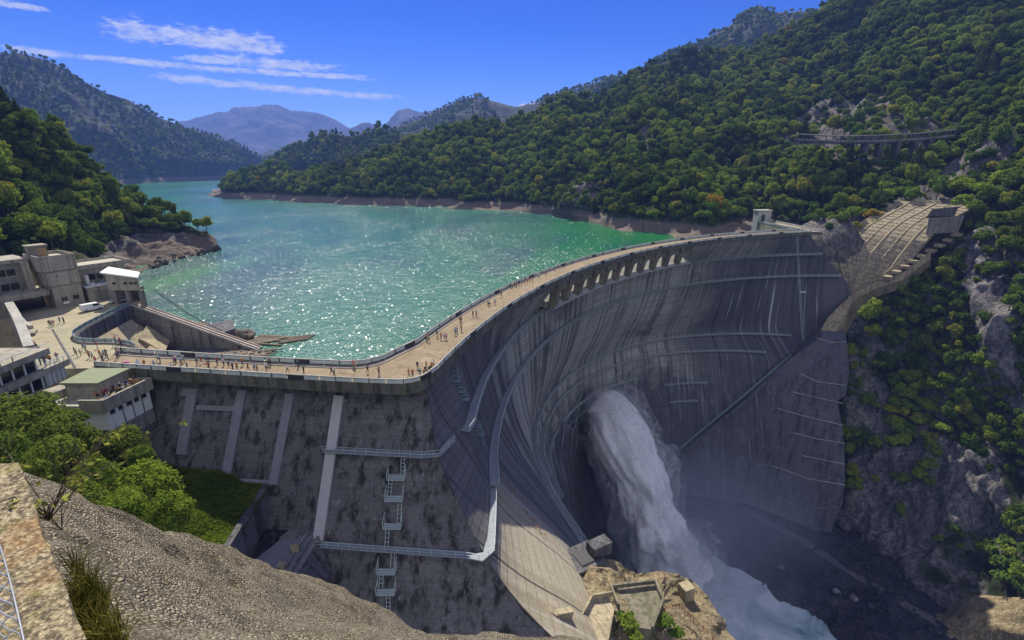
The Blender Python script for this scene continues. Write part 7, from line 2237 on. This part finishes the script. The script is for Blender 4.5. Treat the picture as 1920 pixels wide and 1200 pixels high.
mist('mist', (90, 205, -135), (78, 62, 50), 0.014, 0.04, 'pale blue mist hanging round the foot of the water jet')

# haze over the valley: air that turns the far ridges blue
hz = NT('valley_air')
pv = hz.n('VolumePrincipled', ins={'Color': (0.22, 0.38, 1.0, 1), 'Density': 0.00010, 'Anisotropy': 0.1})
hz.l(pv.outputs[0], hz.out.inputs['Volume'])
o = MB().add([(-9000, -600, -184), (9000, -600, -184), (9000, 11500, -184), (-9000, 11500, -184), (-9000, -600, 1250), (9000, -600, 1250), (9000, 11500, 1250), (-9000, 11500, 1250)],
             [(3, 2, 1, 0), (4, 5, 6, 7), (0, 1, 5, 4), (1, 2, 6, 5), (2, 3, 7, 6), (3, 0, 4, 7)]).build('haze', hz.mat)
o['kind'] = 'stuff'; o['label'] = 'thin blue haze filling the valley'; o['category'] = 'haze'
g_ = bpy.data.objects['ground']; g_.scale = (0.3, 0.4, 1); g_.location = (0, 5000, 0)

# ================================================================ PEOPLE
SK = paint('skin', (0.48, 0.30, 0.21), 0.6, 0.05); HAIR = [paint('dark_hair', (0.018, 0.014, 0.012), 0.6, 0.2), paint('straw_hat', (0.55, 0.45, 0.28), 0.9, 0.1)]
def cloth(nm, c): return paint(nm, c, 0.85, 0.12, 6.0, 0.1)
TOPS = [('black', (0.02, 0.02, 0.022)), ('navy blue', (0.03, 0.045, 0.11)), ('white', (0.68, 0.68, 0.66)), ('red', (0.42, 0.05, 0.05)), ('grey', (0.22, 0.22, 0.23)), ('olive green', (0.10, 0.12, 0.05)), ('pink', (0.58, 0.24, 0.28)), ('beige', (0.44, 0.35, 0.23)), ('orange', (0.52, 0.20, 0.05)), ('light blue', (0.28, 0.40, 0.55)), ('maroon', (0.20, 0.03, 0.05)), ('teal', (0.05, 0.24, 0.24))]
PANTS = [('dark', (0.025, 0.027, 0.035)), ('blue', (0.06, 0.09, 0.17)), ('khaki', (0.30, 0.25, 0.16))]
TOPM = [cloth(n.replace(' ', '_') + '_top', c) for n, c in TOPS]; PANM = [cloth(n + '_trousers', c) for n, c in PANTS]
SHOE = paint('shoe', (0.03, 0.03, 0.03), 0.6)
def figure(pose):
    """one continuous skinned body, feet at z = 0, facing +X"""
    if pose == 'stand':   J = dict(kl=(0.02, .09, .50), fl=(-.02, .10, .07), kr=(.02, -.09, .50), fr=(0, -.10, .07), el=(-.02, .24, 1.14), hl=(.08, .25, .88), er=(-.02, -.24, 1.14), hr=(.08, -.25, .88))
    elif pose == 'walk':  J = dict(kl=(.20, .09, .52), fl=(.26, .09, .08), kr=(-.06, -.09, .50), fr=(-.34, -.09, .14), el=(-.14, .24, 1.14), hl=(-.12, .25, .90), er=(.12, -.24, 1.14), hr=(.26, -.22, .95))
    elif pose == 'photo': J = dict(kl=(0.02, .11, .50), fl=(-.02, .14, .07), kr=(.02, -.11, .50), fr=(0, -.14, .07), el=(.12, .26, 1.18), hl=(.24, .10, 1.48), er=(.12, -.26, 1.18), hr=(.24, -.10, 1.48))
    elif pose == 'sit':   J = dict(kl=(.42, .10, .48), fl=(.42, .10, .07), kr=(.42, -.10, .48), fr=(.44, -.10, .07), el=(.06, .24, .78), hl=(.28, .14, .62), er=(.06, -.24, .78), hr=(.28, -.14, .62))
    else:                 J = dict(kl=(0.02, .09, .50), fl=(-.02, .10, .07), kr=(.06, -.09, .50), fr=(-.05, -.10, .07), el=(.18, .26, 1.10), hl=(.42, .22, 1.04), er=(.18, -.26, 1.10), hr=(.42, -.22, 1.04))
    d = -0.46 if pose == 'sit' else 0.0
    lx = 0.12 if pose == 'lean' else 0.0
    N = {'pel': ((0, 0, .95 + d), .145), 'ws': ((lx * .3, 0, 1.12 + d), .135), 'ch': ((lx * .8, 0, 1.34 + d), .155), 'nk': ((lx, 0, 1.50 + d), .058), 'hd': ((lx + .02, 0, 1.62 + d), .088), 'tp': ((lx + .015, 0, 1.71 + d), .075),
         'hipl': ((0, .09, .90 + d), .095), 'kl': (J['kl'], .062), 'fl': (J['fl'], .045), 'tl': ((J['fl'][0] + .16, J['fl'][1] + .02, J['fl'][2] - .03), .035), 'hipr': ((0, -.09, .90 + d), .095), 'kr': (J['kr'], .062), 'fr': (J['fr'], .045), 'tr': ((J['fr'][0] + .16, J['fr'][1] - .02, J['fr'][2] - .03), .035),
         'sl': ((lx, .19, 1.43 + d), .065), 'el': (J['el'], .046), 'hl': (J['hl'], .036), 'sr': ((lx, -.19, 1.43 + d), .065), 'er': (J['er'], .046), 'hr': (J['hr'], .036)}
    Ed = [('pel', 'ws'), ('ws', 'ch'), ('ch', 'nk'), ('nk', 'hd'), ('hd', 'tp'), ('pel', 'hipl'), ('hipl', 'kl'), ('kl', 'fl'), ('fl', 'tl'), ('pel', 'hipr'), ('hipr', 'kr'), ('kr', 'fr'), ('fr', 'tr'), ('ch', 'sl'), ('sl', 'el'), ('el', 'hl'), ('ch', 'sr'), ('sr', 'er'), ('er', 'hr')]
    names = list(N)
    me = bpy.data.meshes.new('figure'); me.from_pydata([N[k][0] for k in names], [(names.index(a), names.index(b)) for a, b in Ed], [])
    o = bpy.data.objects.new('figure', me); COL.objects.link(o)
    o.modifiers.new('skin', 'SKIN'); sm = o.modifiers.new('sub', 'SUBSURF'); sm.levels = 1; sm.render_levels = 1
    sv = me.skin_vertices[0].data
    for i, k in enumerate(names): sv[i].radius = (N[k][1], N[k][1]); sv[i].use_root = (k == 'pel')
    bpy.context.view_layer.update()
    ev = o.evaluated_get(bpy.context.evaluated_depsgraph_get())
    out = bpy.data.meshes.new_from_object(ev)
    bpy.data.objects.remove(o)
    P = [(k, Vector(N[k][0])) for k in names]
    mi = []
    for p in out.polygons:
        c = p.center
        k = min(P, key=lambda q: (q[1] - c).length)[0]
        if k in ('fl', 'tl', 'fr', 'tr'): mi.append(3)
        elif k in ('hipl', 'kl', 'hipr', 'kr', 'pel'): mi.append(1)
        elif k in ('hl', 'hr', 'nk'): mi.append(2)
        elif k in ('hd', 'tp'): mi.append(4 if (c.z > 1.64 + d or c.x < lx - 0.01) else 2)
        else: mi.append(0)
    for _ in range(5): out.materials.append(None)
    out.polygons.foreach_set('material_index', np.array(mi, np.int32)); out.polygons.foreach_set('use_smooth', np.ones(len(mi), bool))
    out.update()
    return out
FIG = {k: figure(k) for k in ('stand', 'walk', 'photo', 'sit', 'lean')}
OUTFIT = {}
def outfit(pose, t, p, h):
    key = (pose, t, p, h)
    if key not in OUTFIT:
        me = FIG[pose].copy()
        for i, m_ in enumerate((TOPM[t], PANM[p], SK, SHOE, HAIR[h])): me.materials[i] = m_
        OUTFIT[key] = me
    return OUTFIT[key]
rpn = random.Random(21)
DOING = {'stand': 'standing', 'walk': 'walking', 'photo': 'taking photos', 'sit': 'sitting', 'lean': 'leaning forward'}
def person(px, py, place, grp, pose=None, z=0.0, pt=None):
    pose = pose or rpn.choice(['stand', 'walk', 'walk', 'stand', 'photo'])
    t, p, h = rpn.choice([0, 1, 2, 2, 3, 3, 4, 5, 6, 7, 8, 9, 9, 10, 11]), rpn.choice([0, 0, 0, 1, 2]), (1 if rpn.random() < 0.15 else 0)
    c = at_z(px, py, z) if pt is None else pt
    o = bpy.data.objects.new('person', outfit(pose, t, p, h)); COL.objects.link(o)
    o.location = (c[0], c[1], z + 0.005); o.rotation_euler = (0, 0, rpn.uniform(0, 6.28)); s = rpn.uniform(0.93, 1.06); o.scale = (s, s, s)
    lab = 'person in %s top%s %s %s' % (TOPS[t][0], ' and straw hat' if h else ', %s trousers,' % PANTS[p][0], DOING[pose], place)
    tag(o, lab, 'person', grp)
pl = [(157, 657), (162, 659), (183, 654), (196, 672), (192, 675), (188, 669), (200, 669), (217, 643), (215, 651), (229, 651), (226, 646), (145, 669), (141, 664), (152, 668), (168, 672), (174, 674), (181, 684), (197, 686), (223, 669), (221, 674), (229, 664), (203, 675), (193, 681)]
for px, py in pl: person(px, py, 'on the plaza', 'visitors on the plaza')
for px, py in [(94, 612), (98, 613), (102, 611), (113, 606), (121, 607)]: person(px, py, 'by the garage yard', 'visitors on the plaza')
for px, py in [(297, 678), (301, 680), (328, 683), (331, 681), (345, 680), (370, 685), (378, 683), (388, 679), (393, 684), (408, 685), (504, 686), (508, 687), (663, 690), (666, 692), (455, 686), (340, 684), (420, 686), (560, 690)]: person(px, py, 'on the straight road, lake side', 'visitors on the straight road')
for px, py in [(290, 691), (302, 693), (322, 694), (430, 693), (437, 695), (445, 694), (466, 696), (478, 697), (483, 697), (500, 696), (622, 703), (627, 704), (690, 700), (711, 703), (260, 690), (272, 690), (540, 699), (570, 701), (352, 694), (392, 694)]: person(px, py, 'on the straight road, gorge side', 'visitors on the straight road')
for px, py in [(767, 708), (774, 709), (783, 692), (800, 692), (798, 702), (810, 695), (802, 706), (806, 700), (795, 708), (814, 690), (788, 706), (804, 642), (800, 640)]: person(px, py, 'at the bend of the crest road', 'visitors at the bend')
for px, py in [(820, 634), (827, 637), (833, 637), (837, 638), (854, 628), (857, 624), (865, 622), (865, 604), (863, 607), (887, 594), (893, 594), (915, 574), (918, 577), (928, 571), (940, 556), (957, 540), (961, 543), (965, 538), (969, 540), (973, 536), (978, 537), (984, 534), (989, 531), (993, 529), (998, 529), (1010, 521), (1023, 516), (1040, 508), (1057, 502), (1072, 495), (1100, 487), (1130, 478), (1165, 470), (1200, 462)]: person(px, py, 'on the curving crest road', 'visitors on the curving crest')
TX = [(-70.5 + rpn.uniform(-.4, 2.2) + 0.0, 74.6 + 7 * k / 22 + rpn.uniform(-.3, .3)) for k in range(22)]
for x, y in TX: person(0, 0, 'on the crowded roof terrace', 'visitors on the roof terrace', rpn.choice(['sit', 'sit', 'stand', 'lean']), -1.99, (x, y))
for x, y in [(-82.8, 80.4), (-83.4, 82.0), (-84.2, 81.0), (-83.0, 83.0)]: person(0, 0, 'on the open balcony end', 'visitors on the balcony', 'stand', 2.0, (x, y))
